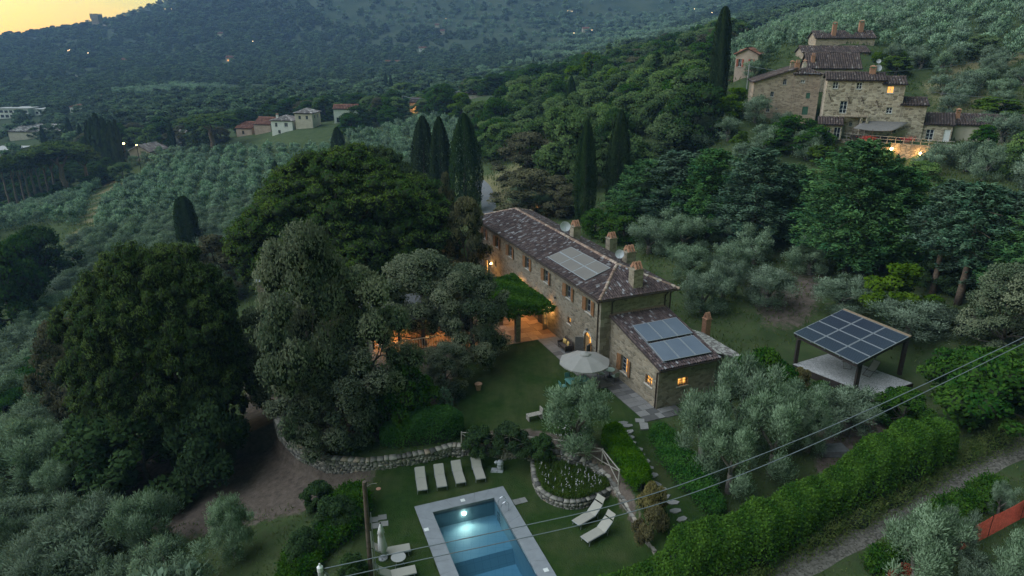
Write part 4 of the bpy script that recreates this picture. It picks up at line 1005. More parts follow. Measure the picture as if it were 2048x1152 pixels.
# folded parasol and round side table
P=atz(766.3,1117,0); t=thing('closed_parasol','folded white parasol standing between the loungers left of the pool','parasol',P)
m=MB(); m.tube([(0,0,0),(0,0,2.5)],.024,7); m.build('pole',M['alu'],t)
m=MB(); m.lathe([(.26,0),(.26,.06),(.05,.09)],14); m.build('base',M['rock_grey'],t)
V=[];Fq=[]; n=20; prof=[(.20,.55),(.235,.75),(.205,1.1),(.17,1.5),(.15,1.75),(.20,1.78),(.13,2.1),(.05,2.38),(.02,2.44)]
for k,(r_,z) in enumerate(prof):
    for j in range(n): a=2*math.pi*j/n; rr=r_*(1+.20*(1 if j%2 else -1)*(1-k/9))*(1+.12*math.sin(3*a+k)); V.append((rr*math.cos(a),rr*math.sin(a),z+(.06*math.sin(2*a) if k==0 else 0)))
for k in range(len(prof)-1):
    for j in range(n): Fq.append((k*n+j,k*n+(j+1)%n,(k+1)*n+(j+1)%n,(k+1)*n+j))
link('canopy',np_mesh('canopy',np.array(V),np.array(Fq),M['white_fabric']),t); m=MB(); m.lathe([(.035,2.44),(.04,2.50),(.01,2.54)],8); m.build('finial',M['black_metal'],t)
P=atz(798,1130,0); t=thing('round_table','round grey pool table between two cream loungers by the folded parasol','table',P)
m=MB(); m.lathe([(.40,.55),(.42,.565),(.42,.58),(.40,.59)],26); m.build('tabletop',M['plaster_grey'],t)
for k in range(3): a=k*2.1; m=MB(); m.tube([(.1*math.cos(a),.1*math.sin(a),.55),(.33*math.cos(a),.33*math.sin(a),0)],.015,6); m.build('leg',M['alu'],t)
# grey rock ornament by the wall
P=atz(997,940,0); t=thing('stone_ornament','small grey stone garden figure on a slab below the retaining wall','ornament',P)
m=MB(); m.hull8([(-.55,-.3,0),(.3,-.35,0),(.4,.1,0),(-.5,.2,0),(-.5,-.28,.09),(.28,-.3,.10),(.36,.08,.09),(-.45,.16,.08)]); m.build('slab',M['rock_grey'],t)
m=MB(); m.lathe([(.20,.08),(.24,.25),(.20,.42),(.26,.55),(.20,.72),(.08,.78)],9,(.12,.0,0)); m.build('figure',M['rock_grey'],t)
m=MB(); m.lathe([(.10,.55),(.14,.66),(.06,.75)],8,(-.16,-.02,0)); m.build('bowl',M['rock_grey'],t)
# hose ring and lid in the lawn
P=atz(757,978,0); m=MB(); m.lathe([(.16,0),(.17,.03),(.15,.04)],16,tuple(P)); tag(m.build('drain_lid',M['terracotta']),'small round reddish lid in the pool lawn near the wooden pole','lid')
P=atz(752,976,0.03); m=MB(); m.tube([tuple(P+[.75*math.cos(a)*.6-.2,.5*math.sin(a),0]) for a in np.linspace(1.2,3.4,9)],.018,5); tag(m.build('garden_hose',M['dry_stone'] if False else M['cream_fabric']),'short curved pale hose lying in the pool lawn','hose')

# ---------------------------------------------------------------- dry stone walls
def stone_wall(name,label,pts,hs,th=.45,seed=1,course=(.11,.19),ln=(.15,.38),base=None,cat='wall',closed=False,both=True):
    r=np.random.default_rng(seed); P=np.array(pts,float); s=np.concatenate([[0],np.cumsum(np.linalg.norm(np.diff(P,axis=0),axis=1))]); Ltot=s[-1]
    hs=np.interp(np.linspace(0,1,40),np.linspace(0,1,len(hs)),hs)
    zb=(lambda x,y:0.0) if base is None else base
    t=thing(name,label,cat,(P[0][0],P[0][1],zb(*P[0]))); off=np.array(t.location)
    def at_(d): 
        d=min(max(d,0),Ltot); x=np.interp(d,s,P[:,0]); y=np.interp(d,s,P[:,1]); e=.15; x1=np.interp(min(d+e,Ltot),s,P[:,0])-np.interp(max(d-e,0),s,P[:,0]); y1=np.interp(min(d+e,Ltot),s,P[:,1])-np.interp(max(d-e,0),s,P[:,1]); l=math.hypot(x1,y1)+1e-9
        return np.array([x,y]),np.array([y1,-x1])/l
    V=[];F=[];T=[]
    def stone(d0,d1,z0,z1,f0,f1):
        nonlocal V,F
        pts8=[]
        for z,shr in ((z0,0),(z1,.012)):
            for d,f in ((d0+shr,f0),(d1-shr,f0),(d1-shr,f1),(d0+shr,f1)):
                p,n=at_(d); jj=r.normal(0,.012,3); q=p+n*(f*.5*th); pts8.append((q[0]+jj[0]-off[0],q[1]+jj[1]-off[1],z+jj[2]+zb(*p)-off[2]))
        b=len(V); V+=pts8; F+=[(b,b+3,b+2,b+1),(b+4,b+5,b+6,b+7),(b,b+1,b+5,b+4),(b+1,b+2,b+6,b+5),(b+2,b+3,b+7,b+6),(b+3,b,b+4,b+7)]; T.extend([r.random()]*6)
    for side in ((1,-1) if both else (1,)):
        z=-.25
        hmax=hs.max()
        while z<hmax:
            hh=r.uniform(*course); d=-r.random()*.2
            while d<Ltot:
                l=r.uniform(*ln); hm=np.interp((d+l/2)/Ltot,np.linspace(0,1,40),hs)
                if z+hh*.5<hm:
                    top=min(z+hh,hm+r.normal(0,.03)); o=1+r.normal(0,.05)
                    stone(max(d,0)+.008,min(d+l,Ltot)-.008,z+.006,top-.006,side*o,side*.25)
                d+=l
            z+=hh
    # coping stones across the top
    d=0
    while d<Ltot:
        l=r.uniform(.3,.55); hm=np.interp((d+l/2)/Ltot,np.linspace(0,1,40),hs); stone(d+.008,min(d+l,Ltot)-.008,hm+.0,hm+.09+r.random()*.04,1.06,-1.02); d+=l
    link('stones',np_mesh('stones',np.array(V),np.array(F),M['dry_stone'],np.array(T)),t,kind='stuff')
    mb=MB(); k=max(2,int(Ltot/.5)); dd=np.linspace(0,Ltot,k)
    for a,b in zip(dd,dd[1:]):
        q=[]
        for zz in (0,1):
            for d,f in ((a,.2),(b,.2),(b,-.2),(a,-.2)):
                p,n=at_(d); q.append((p[0]+n[0]*f*th-off[0],p[1]+n[1]*f*th-off[1],(-.3 if zz==0 else np.interp(d/Ltot,np.linspace(0,1,40),hs)-.02)+zb(*p)-off[2]))
        mb.hull8(q)
    mb.build('wall_core',M['soil'],t)
    return t
stone_wall('retaining_wall','long curved dry stone retaining wall bounding the pool lawn',WALL[:-1],[.75,.95,.95,.9,.95,1.0,1.05,1.15,1.2,1.15,1.0,.85,.75,.7],.5,3,both=True)
bed=[(1.45,40.6),(1.5,39.4),(1.62,38.4),(2.02,37.2),(3.05,36.35),(4.2,36.2),(5.5,36.8),(6.5,37.5)]
from itertools import pairwise
def curve2(pts,n=4):
    P=np.array(pts,float); out=[]
    for i in range(len(P)-1):
        p0,p1,p2,p3=P[max(i-1,0)],P[i],P[i+1],P[min(i+2,len(P)-1)]
        for t in np.linspace(0,1,n,endpoint=False): out.append(.5*((2*p1)+(-p0+p2)*t+(2*p0-5*p1+4*p2-p3)*t*t+(-p0+3*p1-3*p2+p3)*t**3))
    out.append(P[-1]); return np.array(out)
stone_wall('flower_bed_wall','low rounded dry stone wall edging the white flower bed',curve2(bed),[.45,.45,.42,.42,.45,.45,.5],.34,5)
V=[(4.0,38.6,.40)]; bp=curve2(bed)[:]; ring=list(bp)+[(6.7,38.2),(5.4,39.5),(3.5,40.4)]
m=MB(); m.prism([tuple(p) for p in ring],-.05,.36); tag(m.build('flower_bed_soil',M['soil'],kind='structure'))
stone_wall('low_stone_wall','short low stone wall beside the stepping stone path near the ivy hedge',[tuple(atz(1351,950,1.2)[:2]),tuple(atz(1385,985,1.2)[:2]),tuple(atz(1425,1028,1.2)[:2])],[.5,.5],.32,8,base=lambda x,y:float(gz(x,y)))
# rustic fence of crossed rails
Wz=lambda x,y:(900+x/5.12,840+y/5.12)
fp=[(120,262),(292,272),(608,292),(925,315),(1243,357),(1556,440),(1725,655)]
F_=[]
for p in fp:
    q=ground(*Wz(*p)); F_.append(q)
fence=thing('rustic_fence','grey rustic rail fence with crossed diagonals above the retaining wall','fence',F_[0]); f0=F_[0]
for i,q in enumerate(F_):
    m=MB(); q=q-f0; m.tube([q+[0,0,-.3],q+[0,0,.5],q+[.01,0,1.12]],[.05,.048,.042],7); m.build('post',M['fence_wood'],fence)
for i,(a,b) in enumerate(zip(F_,F_[1:])):
    a=a-f0;b=b-f0; jit=lambda:rng.normal(0,.02)
    m=MB(); m.tube([a+[0,0,1.05],(a+b)/2+[0,0,1.04+jit()],b+[0,0,1.05+jit()]],.038,6); m.build('rail',M['fence_wood'],fence)
    m=MB(); m.tube([a+[.03,-.03,.12],b+[.03,-.03,.98]],.034,6); m.build('brace',M['fence_wood'],fence)
    m=MB(); m.tube([a+[-.03,.04,.98],b+[-.03,.04,.12]],.034,6); m.build('brace',M['fence_wood'],fence)
# stepping stones
SS=[(1245.5,846.5),(1255,852),(1257.3,864),(1260,875),(1263,887),(1275,899),(1281,912),(1292,924),(1297.5,936),(1307,951),(1311.5,968),(1324,980),(1330,994),(1346,1005.5),(1350,1022),(1364,1039)]
for i,(px,py) in enumerate(SS):
    P=ground(px,py); r=np.random.default_rng(40+i); n=6; poly=[]
    a0=r.random()*6
    for k in range(n): a=a0+2*math.pi*k/n; poly.append((.40*math.cos(a)*r.uniform(.8,1.15),.24*math.sin(a)*r.uniform(.8,1.15)))
    m=MB(); m.prism(poly,-.10,.05); o=m.build('stepping_stone',M['step_stone']); tint_mesh(o.data,r.random()); o.location=Vector(P); o.rotation_euler=(0,0,.3+r.normal(0,.3))
    tag(o,'flat stepping stone, %s counting down the path from the wing towards the ivy hedge'%(['first','second','third','fourth','fifth','sixth','seventh','eighth','ninth','tenth','eleventh','twelfth','thirteenth','fourteenth','fifteenth','last'][i]),'stepping stone','stepping stones of the garden path')
for i,(px,py) in enumerate(((1279.5,841.5),(1287.5,852.5))):
    P=ground(px,py); m=MB(); m.prism([(-.34,-.25),(.30,-.28),(.36,.2),(-.3,.26)] if i==0 else [(-.3,-.5),(.28,-.4),(.36,.4),(-.25,.5)],-.1,.05); o=m.build('stepping_stone',M['step_stone']); tint_mesh(o.data,.8); o.location=Vector(P); tag(o,['square flat stone just off the pavement corner of the wing','long flat stone against the pavement end by the low hedge'][i],'stepping stone','stepping stones of the garden path')

# ---------------------------------------------------------------- open parasol, table, bench, pots by the villa
UP=hw(-2.25,-1.62,0); t=thing('open_parasol','large open beige octagonal parasol beside the arched door','parasol',tuple(UP))
cx=np.array(aty(1165,716,UP[1]))-UP
m=MB(); m.tube([(0,0,.05),(0,0,2.75)],.035,8); m.build('pole',M['dark_wood'],t); m=MB(); m.box((-.35,-.35,0.05),(.35,.35,.13)); m.build('base',M['rock_grey'],t)
n=8; V=[(0,0,2.85)];Fq=[];rad=2.05
for k,(rr,z) in enumerate(((.42,2.70),(1.25,2.42),(rad,2.10))):
    for j in range(n*2):
        a=2*math.pi*j/(n*2)+.2; f=1.0 if j%2==0 else (.955 if k else .97); V.append((rr*f*math.cos(a),rr*f*math.sin(a),z-(0 if j%2==0 else .025*k)))
N2=n*2
me_f=[(0,1+j,1+(j+1)%N2) for j in range(N2)]
for k in range(2):
    for j in range(N2): me_f.append((1+k*N2+j,1+(k+1)*N2+j,1+(k+1)*N2+(j+1)%N2,1+k*N2+(j+1)%N2))
for j in range(N2): V.append((V[1+2*N2+j][0],V[1+2*N2+j][1],V[1+2*N2+j][2]-.10))
for j in range(N2): me_f.append((1+2*N2+j,1+3*N2+j,1+3*N2+(j+1)%N2,1+2*N2+(j+1)%N2))
me=bpy.data.meshes.new('canopy'); me.from_pydata(V,[],me_f); me.update(); setmesh(me,M['umbrella_fabric']); o=link('canopy',me,t); o.modifiers.new('s','SOLIDIFY').thickness=.012
m=MB(); m.lathe([(.46,2.71),(.40,2.80),(.10,2.93),(.02,2.96)],16); m.build('vent_cap',M['umbrella_fabric'],t)
for j in range(n): a=2*math.pi*j/n+.2; m=MB(); m.tube([(.05,0,2.74),(rad*.98*math.cos(a),rad*.98*math.sin(a),2.07)] if False else [(.05*math.cos(a),.05*math.sin(a),2.70),(rad*.97*math.cos(a),rad*.97*math.sin(a),2.06)],.013,5); m.build('rib',M['dark_wood'],t)
def round_table(P,label,r_,h,mat,cat='table'):
    t=thing('garden_table',label,cat,tuple(P)); m=MB(); m.lathe([(r_-.03,h-.04),(r_,h-.03),(r_,h),(r_-.02,h+.012)],22); m.build('tabletop',M[mat],t)
    m=MB(); m.tube([(0,0,.05),(0,0,h-.04)],.035,8); m.build('stem',M['black_metal'],t); m=MB(); m.lathe([(.25,.04),(.24,.07),(.05,.11)],14); m.build('base',M['black_metal'],t); return t
def chair(P,rz,label,mat,group,cat='chair'):
    t=thing('garden_chair',label,cat,tuple(P),rz,group)
    m=MB(); m.box((-.23,-.23,.43),(.23,.23,.47)); m.build('seat',M[mat],t); m=MB(); m.hull8([(-.23,.22,.50),(.23,.22,.50),(.23,.25,.50),(-.23,.25,.50),(-.22,.30,.90),(.22,.30,.90),(.22,.33,.90),(-.22,.33,.90)]); m.build('backrest',M[mat],t)
    for a in (-1,1):
        for b in (-1,1): m=MB(); m.tube([(a*.2,b*.2,.43),(a*.23,b*.24,.0)],.016,5); m.build('leg',M['black_metal'],t)
        m=MB(); m.tube([(a*.2,.22,.45),(a*.2,.30,.88)],.014,5); m.build('back_post',M['black_metal'],t)
    return t
round_table(hw(.30,-1.35,.05),'round pale green bistro table by the shuttered window of the wing',.42,.72,'green_grey_paint')
chair(hw(-.45,-1.25,.05),HA+1.6,'green bistro chair on the parasol side of the round table','green_grey_paint','chairs of the bistro table'); chair(hw(.35,-2.1,.05),HA+math.pi+.1,'green bistro chair on the low wing side of the round table','green_grey_paint','chairs of the bistro table')
tt=thing('garden_table','teal painted table standing under the open parasol','table',tuple(hw(-2.95,-1.9,.0)),HA)
m=MB(); m.box((-.95,-.5,.70),(.95,.5,.74)); m.build('tabletop',M['teal_paint'],tt)
for a in (-1,1):
    for b in (-1,1): m=MB(); m.beam((a*.85,b*.42,0),(a*.85,b*.42,.70),.06,.06); m.build('leg',M['teal_paint'],tt)
for i,(u,v,rz) in enumerate(((-3.35,-2.75,math.pi),(-2.4,-2.7,math.pi),(-3.3,-1.05,0),(-4.25,-1.9,math.pi/2))): chair(hw(u,v,0),HA+rz,['teal chair at the near left of the table under the parasol','teal chair at the near right of the table under the parasol','teal chair behind the table under the parasol','teal chair at the lawn end of the table under the parasol'][i],'teal_paint','chairs under the parasol')
bt=thing('wicker_bench','dark wicker bench with two yellow cushions against the villa wall','bench',tuple(hw(-.62,4.95,.05)),HA-math.pi/2)
m=MB(); m.box((-.75,-.35,.28),(.75,.35,.40)); m.build('seat',M['wicker'],bt); m=MB(); m.hull8([(-.75,.28,.40),(.75,.28,.40),(.75,.38,.40),(-.75,.38,.40),(-.75,.38,.90),(.75,.38,.90),(.75,.45,.90),(-.75,.45,.90)]); m.build('backrest',M['wicker'],bt)
for s in (-1,1): m=MB(); m.box((s*.75-.05,-.35,.40),(s*.75+.05,.36,.62)); m.build('armrest',M['wicker'],bt)
for a in (-1,1):
    for b in (-1,1): m=MB(); m.beam((a*.68,b*.28,0),(a*.68,b*.28,.28),.06,.06); m.build('leg',M['wicker'],bt)
for i,(x,rz) in enumerate(((-.32,.15),(.34,-.2))):
    t=thing('cushion',['yellow cushion leaning on the bench end away from the arched door','yellow cushion leaning on the bench end towards the arched door'][i],'cushion',(0,0,0),0,'yellow cushions on the wicker bench'); 
    c=np.array([math.cos(HA-math.pi/2),math.sin(HA-math.pi/2),0]); pp=hw(-.62,4.95,.05)+c*x; t.location=(pp[0]+HU[0]*.13,pp[1]+HU[1]*.13,pp[2]+.41); t.rotation_euler=(0,0,HA-math.pi/2+rz)
    V=[];Fq=[]; g=7
    for yy in (-1,1):
        for i2 in range(g):
            for j2 in range(g): x_=(i2/(g-1)-.5);z_=(j2/(g-1)-.5); th=.10*(1-(2*abs(x_))**3)*(1-(2*abs(z_))**3); V.append((x_*.46,yy*th+.25*z_*.3+.0,(z_+.5)*.44))
    for yy in range(2):
        for i2 in range(g-1):
            for j2 in range(g-1): k=yy*g*g+i2*g+j2; Fq.append((k,k+1,k+g+1,k+g) if yy==0 else (k,k+g,k+g+1,k+1))
    link('cushion_cover',np_mesh('cushion',np.array(V),np.array(Fq),M['cushion_yellow'],smooth_=True),t)
P=ground(957,780); t=thing('terracotta_pot','terracotta pot standing alone on the lawn by the oaks','plant pot',P); m=MB(); m.lathe([(.17,0),(.26,.50),(.30,.50),(.30,.58),(.27,.58)],14); m.build('pot',M['terracotta'],t); m=MB(); m.lathe([(.25,.50),(.2,.56),(.05,.58)],10); m.build('soil',M['soil'],t)
P=ground(1068,838); t=thing('garden_bench','small grey wooden garden seat behind the fence under the olive','bench',P,.4); m=MB()
for k in range(4): m2=MB(); m2.box((-.55,-.25+.13*k,.40),(.55,-.14+.13*k,.43)); m2.build('seat_slat',M['fence_wood'],t)
for s in (-1,1): m=MB(); m.box((s*.5-.03,-.25,0),(s*.5+.03,.27,.395)); m.build('leg',M['fence_wood'],t)
m=MB(); m.box((.58,-.27,.05),(.64,.27,.85)); m.build('backrest',M['fence_wood'],t)
# tarpaulin sheet below the olives
P=ground(1666,906); m=MB(); m.hull8([(-.9,-.5,0),(.9,-.6,0),(.8,.5,0),(-.7,.6,0),(-.9,-.45,.35),(.9,-.5,.45),(.7,.5,.5),(-.7,.5,.38)]); o=m.build('tarpaulin',M['shutter_grey']); o.location=Vector(P); tag(o,'grey tarpaulin over a small stack between the olives and the ivy hedge','tarpaulin')

# ---------------------------------------------------------------- solar gazebo
ZD=2.5; Gx=lambda x,y:(1560+x/6.4,610+y/6.4)
gL=atz(*Gx(150,755),ZD); gB=atz(*Gx(630,612),ZD); gR=atz(*Gx(1710,1000),ZD)
gf=gR-gB; gl=gL-gB
gaz=thing('solar_gazebo','open gazebo on dark posts roofed with twelve solar panels over a gravel deck','gazebo',tuple((gL+gR)/2)); go=np.array(gaz.location)
def gc(mb,name,mat,keep=False): o=mb.build(name,mat,gaz) if not keep else keepmesh(mb,name,mat,gaz); o.data.transform(Matrix.Translation(-Vector(go))); return o
dk=[gB,gL,gL+gf,gR]; cen=sum(dk)/4
m=MB(); m.hull8([tuple(p+[0,0,-1.1]) for p in dk]+[tuple(p+[0,0,-.03]) for p in dk]); gc(m,'deck_edge',M['dark_wood'])
dk2=[p+(cen-p)*.02 for p in dk]; m=MB(); m.hull8([tuple(p+[0,0,-.2]) for p in dk2]+[tuple(p+[0,0,.0]) for p in dk2]); gc(m,'gravel_bed',M['gravel_deck'])
zl,zh_=ZD+2.55,ZD+3.45
rl=atz(*Gx(170,355),zl); rf=atz(*Gx(990,755),zl); rb=atz(*Gx(820,45),zh_); rr=atz(*Gx(1680,395),zh_)
nn=np.cross(rf-rl,rb-rl); nn=nn if nn[2]>0 else -nn; nn/=np.linalg.norm(nn)
panel_grid([rl,rf,rf+(rr-rf)*.965,rl+(rb-rl)*.965],3,4,'pv_cell',nn,gaz,gap=.05,uvs=True)
for o in list(gaz.children):
    if o.name.startswith('solar_panel'):
        o.data.transform(Matrix.Translation(-Vector(go)))
        for ch in o.children: ch.data.transform(Matrix.Translation(-Vector(go)))
m=MB(); 
def rp(s,t,d): return (rl*(1-s)+rf*s)*(1-t)+(rb*(1-s)+rr*s)*t+nn*d
m.hull8([tuple(rp(s,t,-.10)) for s,t in ((0,.967),(1,.967),(1,1.01),(0,1.01))]+[tuple(rp(s,t,-.0)) for s,t in ((0,.967),(1,.967),(1,1.01),(0,1.01))]); gc(m,'edge_board',M['door_wood'] if False else M['eave_wood'])
for s in (.02,.98): m=MB(); m.beam(rp(s,.01,-.2),rp(s,.99,-.2),.14,.2); gc(m,'beam',M['dark_wood'])
for t_ in (.03,.35,.66,.97): m=MB(); m.beam(rp(.01,t_,-.36),rp(.99,t_,-.36),.12,.16); gc(m,'beam',M['dark_wood'])
for s in (.08,.30,.52,.75,.95): m=MB(); a=rp(s,-.002,-.03); m.box(tuple(a-.05),tuple(a+.05)); gc(m,'panel_clamp',M['alu'])
posts=[]
for s,t_,b in ((.03,.04,Gx(195,740)),(.97,.04,Gx(965,1060)),(.97,.96,Gx(1605,985)),(.03,.96,None)):
    top=rp(s,t_,-.42); bot=np.array([top[0],top[1],ZD-.02])
    if b is not None:
        q=atz(*b,ZD); 
        if np.linalg.norm(q-bot)<1.2: bot=q; top=np.array([q[0],q[1],top[2]])
    m=MB(); m.beam(bot,top,.27,.27); gc(m,'post',M['dark_wood'])
def deck_chair(P,rz,label):
    t=thing('deck_chair',label,'deck chair',tuple(P),rz,'cream deck chairs under the gazebo')
    for s in (-1,1):
        x=s*.30
        m=MB(); m.tube([(x,-.75,.02),(x,.15,.55),(x,.62,1.02)],.018,6); m.build('side_frame',M['wicker'],t)
        m=MB(); m.tube([(x*.93,.55,.02),(x*.93,-.1,.34),(x*.93,-.62,.52)],.018,6); m.build('side_frame',M['wicker'],t)
    for y,z in ((-.75,.02),(.55,.02),(-.62,.52),(.62,1.02)): m=MB(); m.tube([(-.30,y,z),(.30,y,z)],.018,6); m.build('cross_bar',M['wicker'],t)
    m=MB(); pr=[(-.62,.50),(-.3,.36),(0,.38),(.25,.56),(.62,1.0)]
    for (y0,z0),(y1,z1) in zip(pr,pr[1:]): m.hull8([(-.27,y0,z0),(.27,y0,z0),(.27,y1,z1),(-.27,y1,z1),(-.27,y0,z0+.02),(.27,y0,z0+.02),(.27,y1,z1+.02),(-.27,y1,z1+.02)])
    m.build('sling',M['cream_fabric'],t); return t
deck_chair(atz(*Gx(1165,880),ZD),R(-55),'cream deck chair in the open at the right side of the gazebo deck'); deck_chair(atz(*Gx(850,770),ZD),R(-20),'deck chair mostly hidden under the low edge of the gazebo roof')

# ---------------------------------------------------------------- poles and power lines
pA=aty(640,1137,23); pB=aty(2300,545,36)
def wire_pts(pix,A,B):
    out=[]; d2=np.array([B[0]-A[0],B[1]-A[1]])
    for px,py in pix:
        d=ray(px,py); Mx=np.array([[d[0],-d2[0]],[d[1],-d2[1]]]); s,t_=np.linalg.solve(Mx,np.array([A[0],A[1]])); out.append(np.array([0,0,CAMZ])+d*s)
    return curve2(np.array(out),8) if False else np.array(out)
def curve3(P,n=8):
    P=np.array(P); out=[]
    for i in range(len(P)-1):
        p0,p1,p2,p3=P[max(i-1,0)],P[i],P[i+1],P[min(i+2,len(P)-1)]
        for t in np.linspace(0,1,n,endpoint=False): out.append(.5*((2*p1)+(-p0+p2)*t+(2*p0-5*p1+4*p2-p3)*t*t+(-p0+3*p1-3*p2+p3)*t**3))
    out.append(P[-1]); return out
for i,pix in enumerate(([(645,1138),(850,1094),(1050,1051),(1248,1005),(1440,941),(1700,836),(1986,704),(2200,600),(2330,532)],[(645,1163),(850,1118),(1050,1075),(1248,1028),(1440,966),(1700,856),(2017,702),(2200,612),(2330,545)])):
    m=MB(); m.tube(curve3(wire_pts(pix,pA,pB)),.022,6); tag(m.build('power_cable',M['wire_grey'],sm=True),['upper of the two grey power cables crossing the pool and hedge','lower of the two grey power cables crossing the pool and hedge'][i],'cable','power cables')
zb_=float(gz(pA[0],pA[1])); t=thing('power_pole','grey metal power pole with insulators cut off by the bottom edge','utility pole',(pA[0],pA[1],zb_)); h=pA[2]-zb_
m=MB(); m.tube([(0,0,-.5),(0,0,h+.05)],[.16,.11],10); m.build('pole',M['plaster_grey'],t); m=MB(); m.lathe([(.13,h-.12),(.13,h+.08),(.05,h+.16),(.03,h+.26)],10); m.build('pole_cap',M['white_paint'],t)
for k in range(3): m=MB(); a=k*2.1; m.lathe([(.03,h-.5),(.055,h-.46),(.03,h-.42),(.055,h-.38),(.03,h-.3)],8,(.18*math.cos(a),.18*math.sin(a),0)); m.build('insulator',M['ceramic'],t)
for k in range(3): m=MB(); m.tube([(.12,0,h-.1),(.30+.06*k,.05,h-.35-.1*k),(.22,.02,h-.62-.12*k),(.10,0,h-.7-.1*k)],.012,5); m.build('wire_loop',M['wire_grey'],t)
Pq=atz(743,1160,0); top=aty(728.5,963,Pq[1]); t=thing('wooden_pole','brown wooden utility pole with pale conduit left of the pool','utility pole',Pq); d=top-Pq
m=MB(); m.tube([(0,0,-.5),tuple(d)],[.15,.115],10); m.build('pole',M['pole_wood'],t)
m=MB(); m.tube([tuple(np.array([.17,-.03,0])),tuple(d*.52+[.16,-.05,0])],.045,7); m.build('conduit',M['plaster_grey'],t); m=MB(); m.tube([tuple(np.array([.32,-.02,0])),tuple(d*.70+[.22,-.03,0])],.025,6); m.build('conduit',M['alu'],t)
for f in (.35,.53): m=MB(); m.tube([tuple(d*f+[-.15,-.1,0]),tuple(d*f+[.22,-.12,0])],.02,5); m.build('bracket',M['black_metal'],t)
# orange netting fence at the lower right edge
def net(name,pix,h,label,seed):
    r=np.random.default_rng(seed); P=[ground(*p) for p in pix]; t=thing(name,label,'netting',P[0]); o0=np.array(P[0])
    pts=[np.array(p)-o0 for p in P]
    for p in pts: m=MB(); m.tube([p+[0,0,-.2],p+[0,0,h+.1]],.02,5); m.build('stake',M['black_metal'],t)
    m=MB()
    for a,b in zip(pts,pts[1:]):
        n=max(2,int(np.linalg.norm(b-a)/.09))
        for k in range(n): 
            p=a+(b-a)*(k/n); m.beam(p+[0,0,.05],p+[0,0,h-.12*math.sin(math.pi*k/n)],.035,.008)
        for z in np.arange(.08,h,.11): m.beam(a+[0,0,z],b+[0,0,z*.98],.012,.03)
    o=m.build('mesh_netting',M['net_orange'],t); o['kind']='stuff'
net('orange_netting',[(1915,1105),(1975,1075),(2040,1040),(2120,995)],1.5,'orange plastic netting stretched between pale olives at the right edge',1)
net('orange_netting',[(1770,1168),(1800,1150),(1830,1160)],.9,'short piece of orange netting at the bottom edge below the track',2)
# ================================================================ vegetation
def unit(a): return a/np.maximum(np.linalg.norm(a,axis=-1,keepdims=True),1e-9)
def soft_normals(V,F,dirn):
    """faces turned outwards and leaf normals leaning with the bough they sit on"""
    q=V.reshape(-1,4,3); ng=np.cross(q[:,2]-q[:,0],q[:,3]-q[:,1]); fl=(ng*dirn).sum(1)<0; F=F.copy(); F[fl]=F[fl][:,::-1]; ng=unit(ng); ng[fl]*=-1
    return F,np.repeat(unit(.5*unit(dirn)+.75*ng+np.array([0,0,.38])),4,0)
def cards(P,D,Nn,l,w):
    D=unit(D); S=unit(np.cross(D,Nn)); l=np.asarray(l)[:,None]; w=np.asarray(w)[:,None]
    bend=unit(Nn)*(l*.12)
    V=np.stack([P-D*l*.5,P+S*w*.5+bend-D*l*.05,P+D*l*.5-bend*.3,P-S*w*.5+bend-D*l*.05],1).reshape(-1,3)
    return V,np.arange(len(P)*4,dtype=np.int32).reshape(-1,4)
def clump_cards(r,C,Rd,n,l,w,shell=.72,out=.7,up=.25,under=.35,flat=1.0,tv=.35):
    C=np.asarray(C,float); Rd=np.asarray(Rd,float); k=r.choice(len(C),n,p=Rd**2/np.sum(Rd**2))
    d=unit(r.normal(size=(n,3))); low=(d[:,2]<-.15)&(r.random(n)>under); d[low,2]*=-1
    P=C[k]+d*np.array([1,1,flat])*(Rd[k]*(shell+(1.12-shell)*r.random(n)**.7))[:,None]
    D=unit(r.normal(size=(n,3)))*(1-out)+d*out+np.array([0,0,up]); Nn=d+np.array([0,0,.35])+r.normal(size=(n,3))*.42
    ct=r.random(len(C)); T=np.clip(.5+(ct[k]-.5)*tv*1.6+r.normal(0,.2,n),0,1)
    V,F=cards(P,D,Nn,l*r.uniform(.7,1.3,n),w*r.uniform(.7,1.3,n)); cc=C.mean(0)-np.array([0,0,.25*(C[:,2].max()-C[:,2].min())]); F,VN=soft_normals(V,F,d*.8+unit(P-cc)*.55+np.array([0,0,.12])); return V,F,T,VN
def _ball():
    bm=bmesh.new(); bmesh.ops.create_cube(bm,size=2); bmesh.ops.subdivide_edges(bm,edges=bm.edges[:],cuts=1,use_grid_fill=True); bm.verts.ensure_lookup_table()
    v=unit(np.array([q.co[:] for q in bm.verts])); bm.verts.index_update(); f=np.array([[q.index for q in a.verts] for a in bm.faces]); bm.free(); return v,f
BALL=_ball()
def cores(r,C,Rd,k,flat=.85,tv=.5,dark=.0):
    """dark filler in place of inner twigs, added to every clump against see-through and light leaks"""
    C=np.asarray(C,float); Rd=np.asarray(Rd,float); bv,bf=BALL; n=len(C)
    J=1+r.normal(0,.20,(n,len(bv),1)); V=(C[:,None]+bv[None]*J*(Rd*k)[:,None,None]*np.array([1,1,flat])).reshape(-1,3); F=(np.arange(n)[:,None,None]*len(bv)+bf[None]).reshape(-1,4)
    T=np.repeat(np.clip(.35+r.normal(0,.18,n)-dark,0,1),len(bf)); N=np.tile(bv,(n,1)); return V,F,T,N,1
